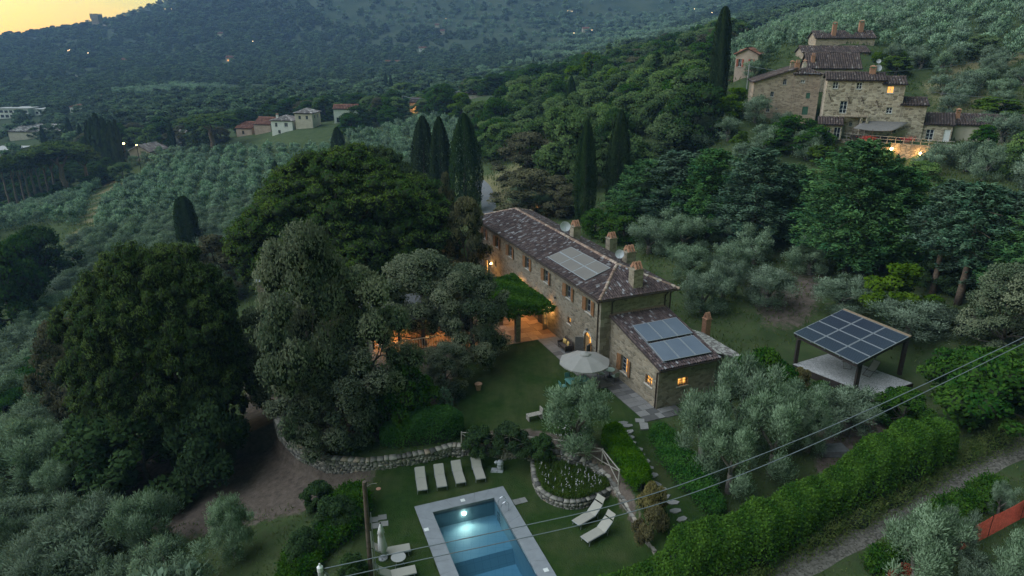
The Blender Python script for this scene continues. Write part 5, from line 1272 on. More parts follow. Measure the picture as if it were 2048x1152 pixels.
def crown_mesh(name,parts,mat):
    Vs=[];Fs=[];Ts=[];Ns=[];Is=[];b=0
    for V,F,T,N,*mi in parts: Vs.append(V);Fs.append(F+b);Ts.append(T);Ns.append(N);b+=len(V); Is.append(np.full(len(F),mi[0] if mi else 0,np.int32))
    Is=np.concatenate(Is); me=np_mesh(name,np.concatenate(Vs),np.concatenate(Fs),[M[mat],M['twig_filler']] if Is.any() else M[mat],np.concatenate(Ts),vn=np.concatenate(Ns))
    if Is.any(): me.polygons.foreach_set('material_index',Is)
    return me
def trunk_mesh(limbs,mat):
    mb=MB()
    for pts,rad in limbs: mb.tube(pts,rad,7)
    return mb.mesh('trunk',M[mat],True)
def limb(r,a,b,r0,r1,n=5,wob=.12):
    a=np.array(a,float); b=np.array(b,float); L=np.linalg.norm(b-a); pts=[a+(b-a)*t+(r.normal(0,wob*L*.3,3)*math.sin(math.pi*t)) for t in np.linspace(0,1,n)]
    return pts,list(np.linspace(r0,r1,n))
KIND={}   # kind -> list of (trunk mesh, crown mesh, height, width)
def reg(kind,trunk,crown,h,w):
    co=np.empty(len(crown.vertices)*3,np.float32); crown.vertices.foreach_get('co',co); co=co.reshape(-1,3)
    h=float(np.percentile(co[:,2],99.7)); w=float((np.percentile(co[:,0],98.5)-np.percentile(co[:,0],1.5)+np.percentile(co[:,1],98.5)-np.percentile(co[:,1],1.5))/2)
    KIND.setdefault(kind,[]).append((trunk,crown,h,w))
def olive(kind,seed,n,l,w,mat='olive_leaf'):
    r=np.random.default_rng(seed); limbs=[]; C=[];Rd=[]; tz=.9+.3*r.random(); lean=r.normal(0,.12,2)
    limbs.append(limb(r,(0,0,-.3),(lean[0],lean[1],tz),.24,.17)); k=r.integers(3,6); a0=r.random()*6
    for i in range(k):
        a=a0+2*math.pi*i/k+r.normal(0,.25); rr=r.uniform(.7,1.25); zt=r.uniform(2.2,3.2); tip=(rr*math.cos(a),rr*math.sin(a),zt); limbs.append(limb(r,(lean[0],lean[1],tz-.1),tip,.12,.04))
        for q in range(r.integers(9,13)):
            o=unit(r.normal(size=3))*r.uniform(.25,1.0); c=np.array(tip)+o*[1,1,.95]; c[2]=np.clip(c[2],.75,3.8); C.append(c); Rd.append(r.uniform(.20,.46))
    for q in range(8): a=r.random()*6.28; C.append(np.array([1.15*math.cos(a),1.15*math.sin(a),r.uniform(.55,1.3)])*[r.uniform(.8,1.15)]*1); Rd.append(r.uniform(.28,.48))
    for q in range(9): C.append(np.array([r.normal(0,.6),r.normal(0,.6),r.uniform(2.4,3.75)])); Rd.append(r.uniform(.25,.45))
    p=clump_cards(r,C,Rd,int(n*.72),l,w,.25,.5,.45,.6,1.1,.6); p2=clump_cards(r,C,np.array(Rd)*1.45,int(n*.28),l*1.15,w*.8,.7,.85,.6,.6,1.1,.6);     reg(kind,trunk_mesh(limbs,'olive_bark'),crown_mesh('crown',[p,p2],mat),4.2,3.9)
for s in range(4): olive('olive_tree',100+s,5600,.25,.075)
for s in range(3): olive('fine_olive_tree',120+s,15000,.19,.046)
for s in range(3): olive('far_olive_tree',130+s,700,.55,.26,'olive_leaf_far')
def ovoid(kind,seed,n,l,w,mat,h,rad,z0,nc,cr,trunk='bark',power=.9,lump=.25,under=.35,tr=.28,pinch=0.0):
    r=np.random.default_rng(seed); C=[];Rd=[]; ph=r.random(4)*6
    limbs=[limb(r,(0,0,-.4),(r.normal(0,.2),r.normal(0,.2),h*.55),tr,tr*.5)]
    for i in range(nc):
        t=r.random()**power; z=z0+(h-z0)*t; prof=math.sin(math.pi*min(.999,(.12+.88*t)**(.75+pinch)))**.65 if t<.97 else .2
        a=r.random()*2*math.pi; lob=1+lump*(math.sin(2*a+ph[0]+3*t)+.6*math.sin(3*a+ph[1]-4*t)); q=rad*prof*lob*(r.uniform(.35,1)**.5); rc=cr*r.uniform(.6,1.25)
        C.append((q*math.cos(a),q*math.sin(a),min(z,h-rc*.7))); Rd.append(rc)
        if i%9==0: limbs.append(limb(r,(0,0,max(.8,z*.45)),C[-1],tr*.35,.03))
    p=clump_cards(r,C,Rd,n,l,w,.6,.38,.2,under,.85,.5)
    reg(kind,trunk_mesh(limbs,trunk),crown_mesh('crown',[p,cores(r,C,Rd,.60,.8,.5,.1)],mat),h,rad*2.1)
for s in range(3): ovoid('holm_oak',200+s,26000,.27,.15,'holm_leaf',12,4.6,.6,85,1.15,lump=.34)
for s in range(2): ovoid('brown_oak',210+s,9000,.30,.15,'holm_brown_leaf',8,3.0,.5,50,.8,lump=.2)
for s in range(4): ovoid('broad_tree',220+s,7000,.42,.27,'broad_leaf',10,3.9,1.2,55,1.05,lump=.25)
for s in range(2): ovoid('bright_tree',230+s,4500,.40,.26,'bright_leaf',7,2.5,.8,36,.75,lump=.25)
for s in range(3): ovoid('dark_tree',240+s,7000,.38,.22,'laurel_leaf',8,3.6,.2,55,1.0,lump=.2)
for s in range(3): ovoid('laurel_shrub',250+s,9000,.20,.12,'laurel_leaf',3.2,2.0,.1,40,.55,lump=.2,tr=.08)
for s in range(2): ovoid('shade_shrub',255+s,11000,.20,.12,'shade_leaf',3.2,2.0,.1,44,.55,lump=.2,tr=.08)
for s in range(2): ovoid('poplar_tree',260+s,4500,.5,.3,'broad_leaf',15,1.7,1.0,50,.8,lump=.12)
for s in range(3): ovoid('far_tree',270+s,620,1.1,.75,'far_leaf',8,3.5,.4,26,1.2,lump=.25)
for s in range(2): ovoid('dry_shrub',280+s,4000,.22,.07,'dry_leaf',1.8,1.2,.1,20,.4,lump=.25,tr=.05)
def pine(kind,seed,n,lobes,h,wd,l=.28,w=.085,tuft=.62,mat='pine_leaf',nt=330,trunks=((0,0),)):
    """stone pine: domed lobes covered with rounded tufts of needles"""
    r=np.random.default_rng(seed); C=[];Rd=[]; limbs=[]
    for bx,by in trunks: limbs.append(limb(r,(bx,by,-.5),(bx*.4,by*.4,h*.62),.42,.26,6,.05))
    wts=np.array([a*b for (_,_,_,a,b,_) in lobes]); wts/=wts.sum()
    for (cx,cy,cz,a,b,c),k in zip(lobes,(wts*nt).astype(int)):
        limbs.append(limb(r,(trunks[0][0]*.4,trunks[0][1]*.4,h*.55),(cx*.8,cy*.8,cz),.18,.07))
        for i in range(k):
            d=unit(r.normal(size=3)); 
            if d[2]<-.25: d[2]=-d[2]*r.random()
            s=r.uniform(.86,1.04); C.append((cx+a*d[0]*s,cy+b*d[1]*s,cz+c*d[2]*s)); Rd.append(tuft*r.uniform(.65,1.3))
    p=clump_cards(r,C,Rd,n,l,w,.66,.3,.25,.2,.85,.6)
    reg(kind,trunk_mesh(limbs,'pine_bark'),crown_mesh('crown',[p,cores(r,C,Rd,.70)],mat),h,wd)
def dome(seed,n,R_,H_,cz,lo,rl):
    r=np.random.default_rng(seed); out=[(0,0,cz,R_*.62,R_*.62,H_*.70)]
    for i in range(n):
        z=lo+(1-lo)*(i+.5)/n; a=i*2.399+r.normal(0,.15); q=math.sqrt(max(0,1-z*z)); f=r.uniform(.66,.84); rr=r.uniform(.8,1.2)*rl
        out.append((R_*q*math.cos(a)*f,R_*q*math.sin(a)*f,cz+H_*z*f,rr,rr,rr*.82))
    return out
pine('stone_pine',300,165000,dome(1,56,9.6,8.8,8.6,-.5,2.7),18,20,l=.27,w=.10,tuft=.62,nt=2500)
pine('round_pine',310,130000,dome(2,60,7.4,7.4,6.6,-.65,2.2),14,15.5,l=.25,w=.09,tuft=.50,nt=2300)
for s in range(2):
    r_=np.random.default_rng(320+s); pine('umbrella_pine',320+s,4200,[(0,0,11.0,3.3,3.2,1.7),(r_.uniform(-2,-1),1,10.5,2.2,2.2,1.2),(1.8,r_.uniform(-1.2,.6),10.4,2.2,2.2,1.3)],12.6,8.2,.6,.14,.7,nt=90)
def cypress(kind,seed,n,h,rad,l=.34,w=.11,blunt=.45):
    r=np.random.default_rng(seed); t=r.random(n)**.85; a=r.random(n)*2*math.pi; ph=r.random(6)*6
    prof=np.where(t<.32,.72+.28*np.sin(t/.32*math.pi/2),np.cos((t-.32)/.68*math.pi/2)**blunt)
    ridge=1+.10*np.sin(5*a+ph[0]+2*t)+.07*np.sin(9*a+ph[1]+9*t)+.05*np.sin(25*t+ph[2]+3*a)
    q=rad*prof*ridge*(.72+.3*r.random(n)**.5)*np.where(r.random(n)<.06,r.uniform(1,1.22,n),1); P=np.stack([q*np.cos(a),q*np.sin(a),.3+t*(h-.3)],-1)
    rad_=np.stack([np.cos(a),np.sin(a),0*a],-1); D=np.array([0,0,1.0])+rad_*.28+r.normal(size=(n,3))*.16; T=np.clip(.45+.28*np.sin(5*a+ph[0]+2*t+.5)+r.normal(0,.22,n),0,1)
    V,F=cards(P,D,rad_+r.normal(size=(n,3))*.5,l*r.uniform(.7,1.4,n),w*r.uniform(.7,1.3,n))
    reg(kind,trunk_mesh([([(0,0,-.4),(0,0,h*.9)],[rad*.16,.03])],'bark'),crown_mesh('crown',[(V,*(lambda f:(f[0],T,f[1]))(soft_normals(V,F,rad_*.8+np.stack([np.cos(a)*0,np.sin(a)*0,0*a+.35],-1)+.35*np.stack([np.cos(np.round(a*9/6.28)*6.28/9),np.sin(np.round(a*9/6.28)*6.28/9),0*a],-1))))],'cypress_leaf'),h,rad*2)
for s in range(3): cypress('cypress_tree',400+s,13000,14,1.9+.2*s,blunt=.58)
cypress('blunt_cypress_tree',410,15000,14,1.35,blunt=.34)
for s in range(2): cypress('far_cypress_tree',420+s,900,11,1.15,1.1,.42,.7)
def conifer(kind,seed,h,rad,mat,nb=150,per=80,z0=1.2,droop=.18,pw=.75,l=.34,w=.12,crownbias=1.0,trunk='bark'):
    r=np.random.default_rng(seed); Ps=[];Ds=[];Ns=[];Ts=[]; limbs=[limb(r,(0,0,-.5),(r.normal(0,.15),0,h*.96),.30,.04,6,.02)]
    for i in range(nb):
        t=((i+r.random())/nb)**crownbias; z=z0+(h-z0)*t; L=rad*((1-t)**pw)*r.uniform(.62,1.15)*(.55+.45*min(1,t*6))+.25; a=i*2.399+r.normal(0,.25); u=np.array([math.cos(a),math.sin(a),0]); side=np.array([-u[1],u[0],0])
        rise=r.uniform(.12,.50)+.35*t
        k=max(10,int(per*(.35+.65*L/rad))); s=r.random(k)**.6; lat=r.normal(0,.17,k)*L*(1.15-s)
        P=np.array([0,0,z])+u*(s*L)[:,None]+side*lat[:,None]+np.array([0,0,1.0])*((rise*s-droop*3.0*s*s*.5)*L+r.normal(0,.10,k)*(.4+L*.5))[:,None]
        D=u*.7+side*np.sign(lat)[:,None]*.45+np.array([0,0,.22])+r.normal(size=(k,3))*.3; N=np.array([0,0,1.0])+r.normal(size=(k,3))*.4
        tt=r.random(); Ps.append(P);Ds.append(D);Ns.append(N);Ts.append(np.clip(.5+(tt-.5)*.6+r.normal(0,.2,k),0,1))
        if i%6==0: limbs.append(limb(r,(0,0,z),np.array([0,0,z])+u*L*.8,.05,.015,3))
    P=np.concatenate(Ps); n=len(P); V,F=cards(P,np.concatenate(Ds),np.concatenate(Ns),l*r.uniform(.7,1.4,n),w*r.uniform(.8,1.4,n))
    reg(kind,trunk_mesh(limbs,trunk),crown_mesh('crown',[(V,*(lambda f:(f[0],np.concatenate(Ts),f[1]))(soft_normals(V,F,unit(P*np.array([1,1,.0])+1e-6)*.6+np.array([0,0,.55])+r.normal(size=(n,3))*.25)))],mat),h,rad*2)
for s in range(2): conifer('blue_fir',500+s,12,3.6,'fir_leaf',200,115,1.0,.10,.48)
for s in range(2): conifer('cedar_tree',510+s,14,5.0,'cedar_leaf',240,125,1.2,.12,.48,.38,.13)
conifer('bare_trunk_conifer',520,13,3.2,'fir_leaf',150,95,5.2,.2,.5,.36,.13,trunk='pine_bark')
conifer('slim_fir',530,13,2.4,'cedar_leaf',150,60,.8,.12,.8,.36,.14)
conifer('young_fir',540,2.4,.8,'fir_leaf',70,40,.1,.1,.85,.13,.05)

def place(kind,x,y,h,wd=None,label=None,cat='tree',group=None,name=None,var=None,rz=None,single=False,z=None):
    L=KIND[kind]; v=L[(var if var is not None else int(abs(x*7.3+y*3.1))) % len(L)]; s=h/v[2]; sw=(wd/v[3]) if wd else s
    zz=float(gz(x,y)) if z is None else z; rz=random.random()*6.28 if rz is None else rz
    nm=name or kind.replace('fine_','').replace('far_','')
    t=thing(nm,label,cat,(x,y,zz),rz,group,(sw,sw,s))
    link('trunk',v[0],t); link('crown',v[1],t); return t
def hero(kind,px,by,ty,wpx=None,label=None,cat='tree',name=None,group=None,var=None,rz=None,Y=None):
    P=ground(px,by) if Y is None else aty(px,by,Y)
    top=aty(px,ty,P[1]); h=top[2]-P[2]
    dep=P[1]*CP-((P[2]+top[2])/2-CAMZ)*SP
    if wpx and 'olive' in kind: wpx*=(1.05 if (px>1250 and by<700) else .86)
    wd=wpx*dep/FPX if wpx else None
    return place(kind,P[0],P[1],max(h,.5),wd,label,cat,group,name,var,rz,z=P[2])

H=hero
# the great pines and holm oaks in front of the villa
H('stone_pine',705,640,302,375,'huge domed stone pine behind the holm oaks, largest crown in the garden','tree','stone_pine',rz=.4)
H('stone_pine',755,560,298,235,'second stone pine with domed crown behind and right of the largest one','tree','stone_pine',rz=2.6)
H('stone_pine',638,545,342,160,'third stone pine at the olive grove side of the largest domed pine','tree','stone_pine',rz=4.2)
H('round_pine',360,905,496,290,'big dark round pine left of the driveway, nearest the olive grove','tree','stone_pine',rz=.3)
H('holm_oak',642,888,452,185,'tallest grey green holm oak beside the driveway bend','tree',var=0)
H('holm_oak',568,815,585,140,'holm oak at the driveway edge of the clump, facing the round pine','tree',var=1)
H('holm_oak',735,850,535,200,'grey brown holm oak in the middle of the clump','tree',var=2,rz=1.0)
H('holm_oak',850,690,505,165,'holm oak standing over the glowing garden room','tree',var=0,rz=2.2)
H('holm_oak',945,722,530,150,'holm oak nearest the vine pergola','tree',var=1,rz=.7)
H('holm_oak',690,893,690,200,'low spreading holm oak above the retaining wall','tree',var=1,rz=3.0)
H('holm_oak',893,790,690,105,'small dark holm oak at the lawn edge before the garden room','tree',var=2,rz=2.0)
H('dark_tree',812,858,735,105,'dark green tree between the box hedge and the lawn','tree')
H('brown_oak',935,590,395,85,'narrow brownish oak against the far corner of the villa','tree')
H('brown_oak',895,500,345,42,'slender pale brown oak before the three tall cypresses','tree')
H('brown_oak',160,860,640,115,'brownish oak on the grove side of the round pine','tree',var=0)
H('brown_oak',235,720,545,140,'pale brown oak rising behind the round pine','tree',var=1)
H('brown_oak',440,600,470,110,'brownish oak between the lone cypress and the holm oaks','tree',var=1)
H('shade_shrub',300,965,800,240,'dark evergreen thicket below the round pine','shrub','evergreen_shrub')
H('shade_shrub',430,950,790,150,'dark evergreen thicket at the driveway edge below the round pine','shrub','evergreen_shrub')
H('shade_shrub',210,960,830,140,'dark evergreen thicket at the olive side below the round pine','shrub','evergreen_shrub')
H('young_fir',890,838,775,34,'little young fir on the lawn beside the box hedge','tree')
# cypresses
for px,by,ty,w_,lab,k in ((382,508,393,42,'lone blunt cypress in the olive grove before the round pine','blunt_cypress_tree'),(680,335,254,30,'cypress just behind the stone pine crown','cypress_tree'),(555,372,322,17,'short cypress at the grove edge of the stone pines','cypress_tree'),
 (852,420,232,52,'left of the three tall cypresses behind the stone pines','cypress_tree'),(884,425,234,46,'middle one of the three tall cypresses behind the stone pines','cypress_tree'),(932,428,227,62,'thickest tall cypress beside the asphalt lane','cypress_tree'),
 (1168,445,240,42,'tall cypress nearer the lane of the pair before the wood','cypress_tree'),(1232,428,220,46,'tall cypress nearer the cedars of the pair before the wood','cypress_tree'),
 (1430,228,14,34,'tallest blunt cypress beside the stone hamlet','blunt_cypress_tree'),(1140,262,152,24,'cypress standing above the wood beyond the lane','cypress_tree'),(538,520,480,22,'dark cypress low between pine crown and holm oak','cypress_tree'),(1793,330,308,9,'tiny cypress under the lit hamlet wall','cypress_tree')):
    H(k,px,by,ty,w_,lab,'tree','cypress_tree')
cyp=[(773,188,146),(783,194,150),(809,162,150),(825,160,145),(858,190,160),(864,188,159),(935,186,153),(944,184,157),(997,172,145),(1008,169,145),(1020,168,143),(1000,137,118),(1016,131,116),(1030,131,115),(1050,131,106),(1067,142,115),(1103,166,127),(1116,163,124),(1188,180,138),(1257,175,130),(750,195,170),(911,183,162),(924,183,165),(348,308,240),(92,300,250),(147,298,234),(166,292,246),(1327,100,80),(1340,104,92),(1347,104,90),(1360,55,40)]
for i,(px,by,ty) in enumerate(cyp): H('far_cypress_tree',px,by,ty,(by-ty)*.20,'slim dark cypress rising among the trees of the valley','tree','cypress_tree',group='slim cypresses of the valley')
for px,by,ty,w_ in ((192,338,240,20),(201,340,234,22),(212,342,225,26),(224,340,232,22),(236,338,240,20),(246,335,238,16)): H('far_cypress_tree',px,by,ty,w_,'dark cypress in the tight clump by the yellow street lamp','tree','cypress_tree',group='cypress clump by the street lamp')
# umbrella pines of the left
for px,by,ty,w_ in ((22,418,318,44),(38,415,310,46),(52,410,313,42),(64,412,310,42),(76,408,304,50),(88,404,312,42),(101,396,300,44),(113,388,303,46)): H('umbrella_pine',px,by,ty,w_,'umbrella pine with bare trunk in the row at the left end of the olive grove','tree','umbrella_pine',group='row of umbrella pines')
H('umbrella_pine',135,392,284,105,'broad umbrella pine ending the row of bare trunked pines','tree'); H('umbrella_pine',178,372,300,60,'small umbrella pine beside the dark cypress clump','tree')
H('umbrella_pine',428,300,228,100,'wide umbrella pine before the red roofed houses','tree'); H('umbrella_pine',905,162,136,52,'flat umbrella pine beyond the two roofs of the valley','tree'); H('umbrella_pine',1035,152,132,70,'flat umbrella pine among the far cypresses','tree')
# conifers in front of the hamlet
for k,px,by,ty,w_,lab in (('cedar_tree',1290,462,322,130,'dark cedar next to the pair of tall cypresses'),('blue_fir',1350,462,305,150,'grey blue fir between dark cedar and second fir'),('cedar_tree',1415,475,300,130,'dark green cedar third in the conifer row'),('blue_fir',1500,492,300,135,'rounded blue fir fourth in the conifer row'),('cedar_tree',1572,480,330,110,'small dark cedar behind the two largest conifers'),
  ('cedar_tree',1690,545,282,190,'largest cedar with feathery crown below the hamlet'),('cedar_tree',1765,540,335,170,'yellowish green cedar below the lit wall'),('bare_trunk_conifer',1915,608,368,130,'conifer on a tall bare trunk near the gazebo'),('bare_trunk_conifer',1865,588,362,110,'conifer with two bare trunks behind the bright bush'),('blue_fir',1985,600,385,150,'blue fir nearest the right edge in the conifer row'),('blue_fir',1950,520,370,120,'blue fir behind the bare trunk conifers'),('cedar_tree',2060,640,400,180,'dark cedar cut by the right edge'),
  ('slim_fir',1306,238,104,50,'dark slender fir in the wood left of the hamlet'),('dark_tree',1390,100,50,46,'dark rounded tree left of the tallest cypress'),('cedar_tree',1600,420,345,100,'cedar top behind the conifer row')): H(k,px,by,ty,w_,lab,'tree',{'bare_trunk_conifer':'conifer_tree','slim_fir':'fir_tree','blue_fir':'fir_tree'}.get(k))
# single broadleaf trees and bushes
for k,px,by,ty,w_,lab in (('bright_tree',1468,238,176,62,'bright yellow green tree below the pink house'),('bright_tree',1180,190,106,42,'tall light green tree in the wood clearing'),('bright_tree',1203,176,130,30,'light green sapling beside the tall light green one'),('poplar_tree',1217,145,87,20,'poplar standing before the far blue hillside'),
  ('brown_oak',1055,372,265,115,'brownish green oak above the lane'),('brown_oak',1062,432,340,135,'spreading brown green tree at the lit trunks behind the villa'),('brown_oak',1115,432,352,90,'dull green tree right of the lit trunks'),
  ('dark_tree',1590,300,232,115,'dense dark green tree before the hamlet terrace'),('dark_tree',95,572,452,95,'dark round tree standing in the left olive grove'),('dark_tree',28,660,488,125,'dark tree cut by the left edge of the olive grove'),('dark_tree',62,585,470,80,'dark tree between the two others in the left olive grove'),('dark_tree',185,378,355,24,'small yellow green bush on the grass strip'),('broad_tree',250,368,325,42,'lone broadleaf tree at the top of the grass strip'),
  ('bright_tree',1785,640,530,110,'bright green bush between the olives and conifers'),('dark_tree',885,240,168,62,'dark oak between the two stone roofs of the valley'),('bright_tree',925,240,185,46,'yellow green tree before the wide tile roof'),('broad_tree',810,205,165,55,'round tree left of the lit stone house'),
  ('holm_oak',2000,705,530,170,'big grey green oak right of the gazebo at the edge'),('laurel_shrub',1930,800,700,140,'big laurel bush with pale tips beside the gazebo'),('laurel_shrub',1990,842,715,230,'large dark laurel bush between the track and gazebo'),('laurel_shrub',1800,850,785,100,'yellow green laurel bush below the gazebo corner'),('laurel_shrub',1520,800,700,110,'dark laurel bush between the lean-to shed and gazebo'),('shade_shrub',1870,580,520,90,'dark bush at the foot of the bare trunk conifers'),('laurel_shrub',2060,800,690,150,'laurel bush cut by the right edge near the cables'),
  ('dark_tree',1250,480,410,95,'yellowish green bush behind the villa ridge'),('dark_tree',1190,470,418,60,'dark bush behind the far chimney of the villa'),('dry_shrub',1600,775,735,40,'dry bush at the left corner of the gazebo deck'),('laurel_shrub',1640,800,765,40,'green shrub in front of the gazebo deck'),
  ('shade_shrub',640,1015,968,60,'dark shrub left of the wooden pole by the driveway'),('shade_shrub',672,1060,1000,80,'dark green shrub beside the wooden pole'),('shade_shrub',610,1120,1065,70,'dark shrub on the bank left of the wooden pole'),('shade_shrub',705,1170,1110,55,'dark shrub at the bottom edge beside the poles'),
  ('dry_shrub',1305,1040,965,60,'brown dry shrub along the low wall below the fence'),('dry_shrub',1300,1085,1010,55,'brown dry shrub at the low wall by the sunshade loungers'),('shade_shrub',960,905,855,60,'dark shrub behind the fence next to the box hedge'),('shade_shrub',1020,905,850,70,'dark shrub behind the middle of the fence'),('shade_shrub',1085,915,872,50,'dark shrub behind the fence towards the lawn olive'),
  ('broad_tree',1960,120,70,60,'tree on the hillside above the hamlet track'),('bright_tree',1790,150,112,55,'yellow green tree behind the big stone house'),('bright_tree',1990,240,195,80,'bright green tree right of the hamlet on the slope'),('dark_tree',1965,300,250,50,'dark ivy covered tree before the long low roof'),('broad_tree',2040,360,262,90,'leafy tree at the right edge below the hamlet'),('bright_tree',1640,330,290,50,'yellow green bush below the hamlet terrace'),('broad_tree',1840,380,322,70,'green tree under the lit wall'),('bright_tree',1480,300,262,30,'small bright bush on the slope left of the hamlet')):
    cat='shrub' if 'shrub' in k else 'tree'
    H(k,px,by,ty,w_,lab,cat,{'laurel_shrub':'laurel_shrub','shade_shrub':'evergreen_shrub','dry_shrub':'dry_shrub','bright_tree':'broadleaf_tree','broad_tree':'broadleaf_tree','dark_tree':'broadleaf_tree'}.get(k))
# olives with a place of their own
NO=0
for px,by,ty,w_,lab in ((1150,902,762,128,'olive tree on the lawn between parasol and fence'),(1400,940,772,125,'olive tree in front of the low wing beside the path hedge'),(1472,890,722,130,'olive tree behind the front olive of the low wing'),(1540,948,790,125,'olive tree in the middle of the group above the ivy hedge'),(1590,890,770,95,'olive tree right of the middle of the group above the ivy hedge'),(1455,985,840,110,'low olive tree nearest the ivy hedge in the front group'),(1690,868,775,125,'olive tree directly in front of the gazebo deck'),(1615,905,800,75,'small olive tree between the gazebo olive and the group'),
  (1298,508,438,75,'olive behind the villa, first of the back row from the chimneys'),(1365,508,428,85,'olive behind the villa, second of the back row'),(1448,488,428,62,'olive behind the villa, third of the back row'),(1378,560,488,72,'olive in the middle of the garden behind the villa'),(1462,560,478,72,'olive right of the middle one in the back garden'),(1405,625,542,80,'olive close to the end chimney of the villa'),(1445,600,520,60,'olive squeezed between others in the back garden'),(1532,612,532,88,'olive with dark trunk standing alone in the back garden grass'),(1618,548,478,75,'olive at the foot of the largest cedar'),(1680,625,552,100,'olive with split crown between alone olive and bright bush'),(1815,672,596,125,'olive just behind the gazebo roof'),
  (1826,1185,1032,150,'pale olive beside the lower track at the bottom edge'),(1893,1140,1026,75,'pale slim olive next to the orange netting'),(1995,1030,970,50,'small pale olive above the orange netting'),(2028,1205,1078,115,'pale olive cut by the lower right corner'),(1945,1215,1125,110,'pale olive at the bottom edge below the netting'),
  (45,1000,868,175,'big olive at the left edge below the dark hedge'),(140,1015,915,95,'olive at the head of the bare driveway earth'),(55,1095,1000,150,'olive second row from the bottom at the left edge'),(165,1130,1010,170,'olive right of the left edge ones in the bottom corner'),(300,1118,985,120,'loose grey olive standing on the bare earth of the driveway'),(472,1112,1000,92,'thin olive between driveway and dark shrubs'),(345,1215,1108,160,'olive cut by the bottom edge below the loose grey one'),(90,1215,1085,170,'olive cut by the bottom edge in the left corner'),(235,1225,1130,120,'olive cut by the bottom edge between two others'),(-20,1180,1060,130,'olive cut by the lower left corner'),(120,935,850,110,'olive below the brownish oak at the left'),(20,925,838,110,'olive at the left edge under the long dark hedge'),(85,860,790,75,'pale olive beside the long dark hedge')):
    H('fine_olive_tree',px,by,ty,w_,lab,'tree','olive_tree'); NO+=1
for px,lab in ((1050,'olive with warmly lit trunk behind the villa, nearer the lane'),(1077,'olive with warmly lit trunk behind the villa, nearer the cypress pair')):
    t=H('fine_olive_tree',px,432,372,75,lab,'tree','olive_tree'); P=np.array(t.location); lamp('tree_uplight',P+np.array([-.3,-1.3,.25]),22,(1,.55,.16),.08)
    m=MB(); m.lathe([(.09,0),(.11,.18),(.07,.2)],8,tuple(P+np.array([-.3,-1.45,.02]))); tag(m.build('garden_spotlight',M['lamp_body']),'small garden spotlight under the '+lab.split(' with')[0]+' tree '+lab.split(', ')[1],'spotlight')

# ---------------------------------------------------------------- groves and woods: scattered on the ground
def scatter(poly,ymin,ymax,step,jit,seed,xr=(-700,700),rows=None,keep=1.0,minpx=None):
    r=np.random.default_rng(seed); a=rows if rows is not None else 0.0; ca,sa_=math.cos(a),math.sin(a)
    R_=max(abs(xr[0]),abs(xr[1]),ymax)*1.2; g=np.arange(-R_,R_,step)
    if R_/step>900: 
        n=int((xr[1]-xr[0])*(ymax-ymin)/(step*step)); X=r.uniform(xr[0],xr[1],n); Y=r.uniform(ymin,ymax,n)
    else:
        X,Y=np.meshgrid(g,g*1.12); X=X.ravel(); Y=Y.ravel(); X,Y=X*ca-Y*sa_,X*sa_+Y*ca; X=X+r.normal(0,jit,X.shape); Y=Y+r.normal(0,jit,Y.shape)
    k=(Y>ymin)&(Y<ymax)&(X>xr[0])&(X<xr[1])&(np.abs(X)<Y*1.15+25)
    X,Y=X[k],Y[k]; k=r.random(len(X))<keep; X,Y=X[k],Y[k]; Z=gz(X,Y); PX_,PY_=proj(X,Y,Z); k=inpoly(PX_,PY_,poly); return X[k],Y[k],Z[k],PX_[k],PY_[k]
strip=[(285,345),(235,360),(205,400),(175,450),(140,510),(75,600),(10,700),(-60,780)]
left_grove=[(-420,520),(-200,470),(0,440),(130,400),(180,372),(255,335),(300,312),(430,305),(640,300),(760,262),(860,245),(960,262),(960,330),(700,420),(560,470),(540,560),(430,620),(260,680),(130,760),(60,800),(-60,900),(-420,1100)]
X,Y,Z,px_,py_=scatter(left_grove,50,420,4.6,.7,21,(-330,40),rows=.35)
d=segdist(px_,py_,strip,closed=False); k=(d>15)&~inpoly(px_,py_,[(-10,470),(120,440),(150,500),(120,560),(60,640),(-10,690)]); OL=[np.stack([X,Y,Z],-1)[k]]; OG=[0]*k.sum()
hill=[(1440,150),(1440,112),(1560,50),(1690,0),(1760,-40),(1900,-90),(2600,-200),(2600,330),(2048,330),(1960,320),(1900,250),(1850,190),(1880,165),(1700,128),(1640,98),(1540,128),(1500,170),(1440,190)]
X,Y,Z,px_,py_=scatter(hill,95,420,5.6,1.3,22,(40,420),rows=.8); OL.append(np.stack([X,Y,Z],-1)); OG+= [1]*len(X)
slope_=[(1440,240),(1500,215),(1620,300),(1780,345),(1900,330),(2048,345),(2300,360),(2300,430),(1950,370),(1700,330),(1500,330),(1330,300),(1310,230)]
X,Y,Z,px_,py_=scatter(slope_,85,160,4.8,.8,23,(20,180)); OL.append(np.stack([X,Y,Z],-1)); OG+=[2]*len(X)
lowleft=[(-300,1100),(-300,880),(30,830),(110,880),(180,960),(160,1010),(190,1120),(420,1190),(420,1300),(-300,1300)]
X,Y,Z,px_,py_=scatter(lowleft,14,60,4.4,.5,24,(-70,0)); OL.append(np.stack([X,Y,Z],-1)); OG+=[3]*len(X)
back=[(1190,440),(1290,420),(1500,430),(1570,480),(1560,540),(1480,640),(1390,620),(1330,560),(1270,505)]
X,Y,Z,px_,py_=scatter(back,66,110,7.6,.9,25,(5,60)); OL.append(np.stack([X,Y,Z],-1)); OG+=[4]*len(X)
beyond=[(2070,380),(2700,300),(3000,1400),(2120,1300),(2150,980),(2330,770),(2075,690)]      # the slope goes on past the frame
X,Y,Z,px_,py_=scatter(beyond,16,110,5.4,1.0,26,(18,130)); OL.append(np.stack([X,Y,Z],-1)); OG+=[2]*len(X)
OL=np.concatenate(OL); OG=np.array(OG)
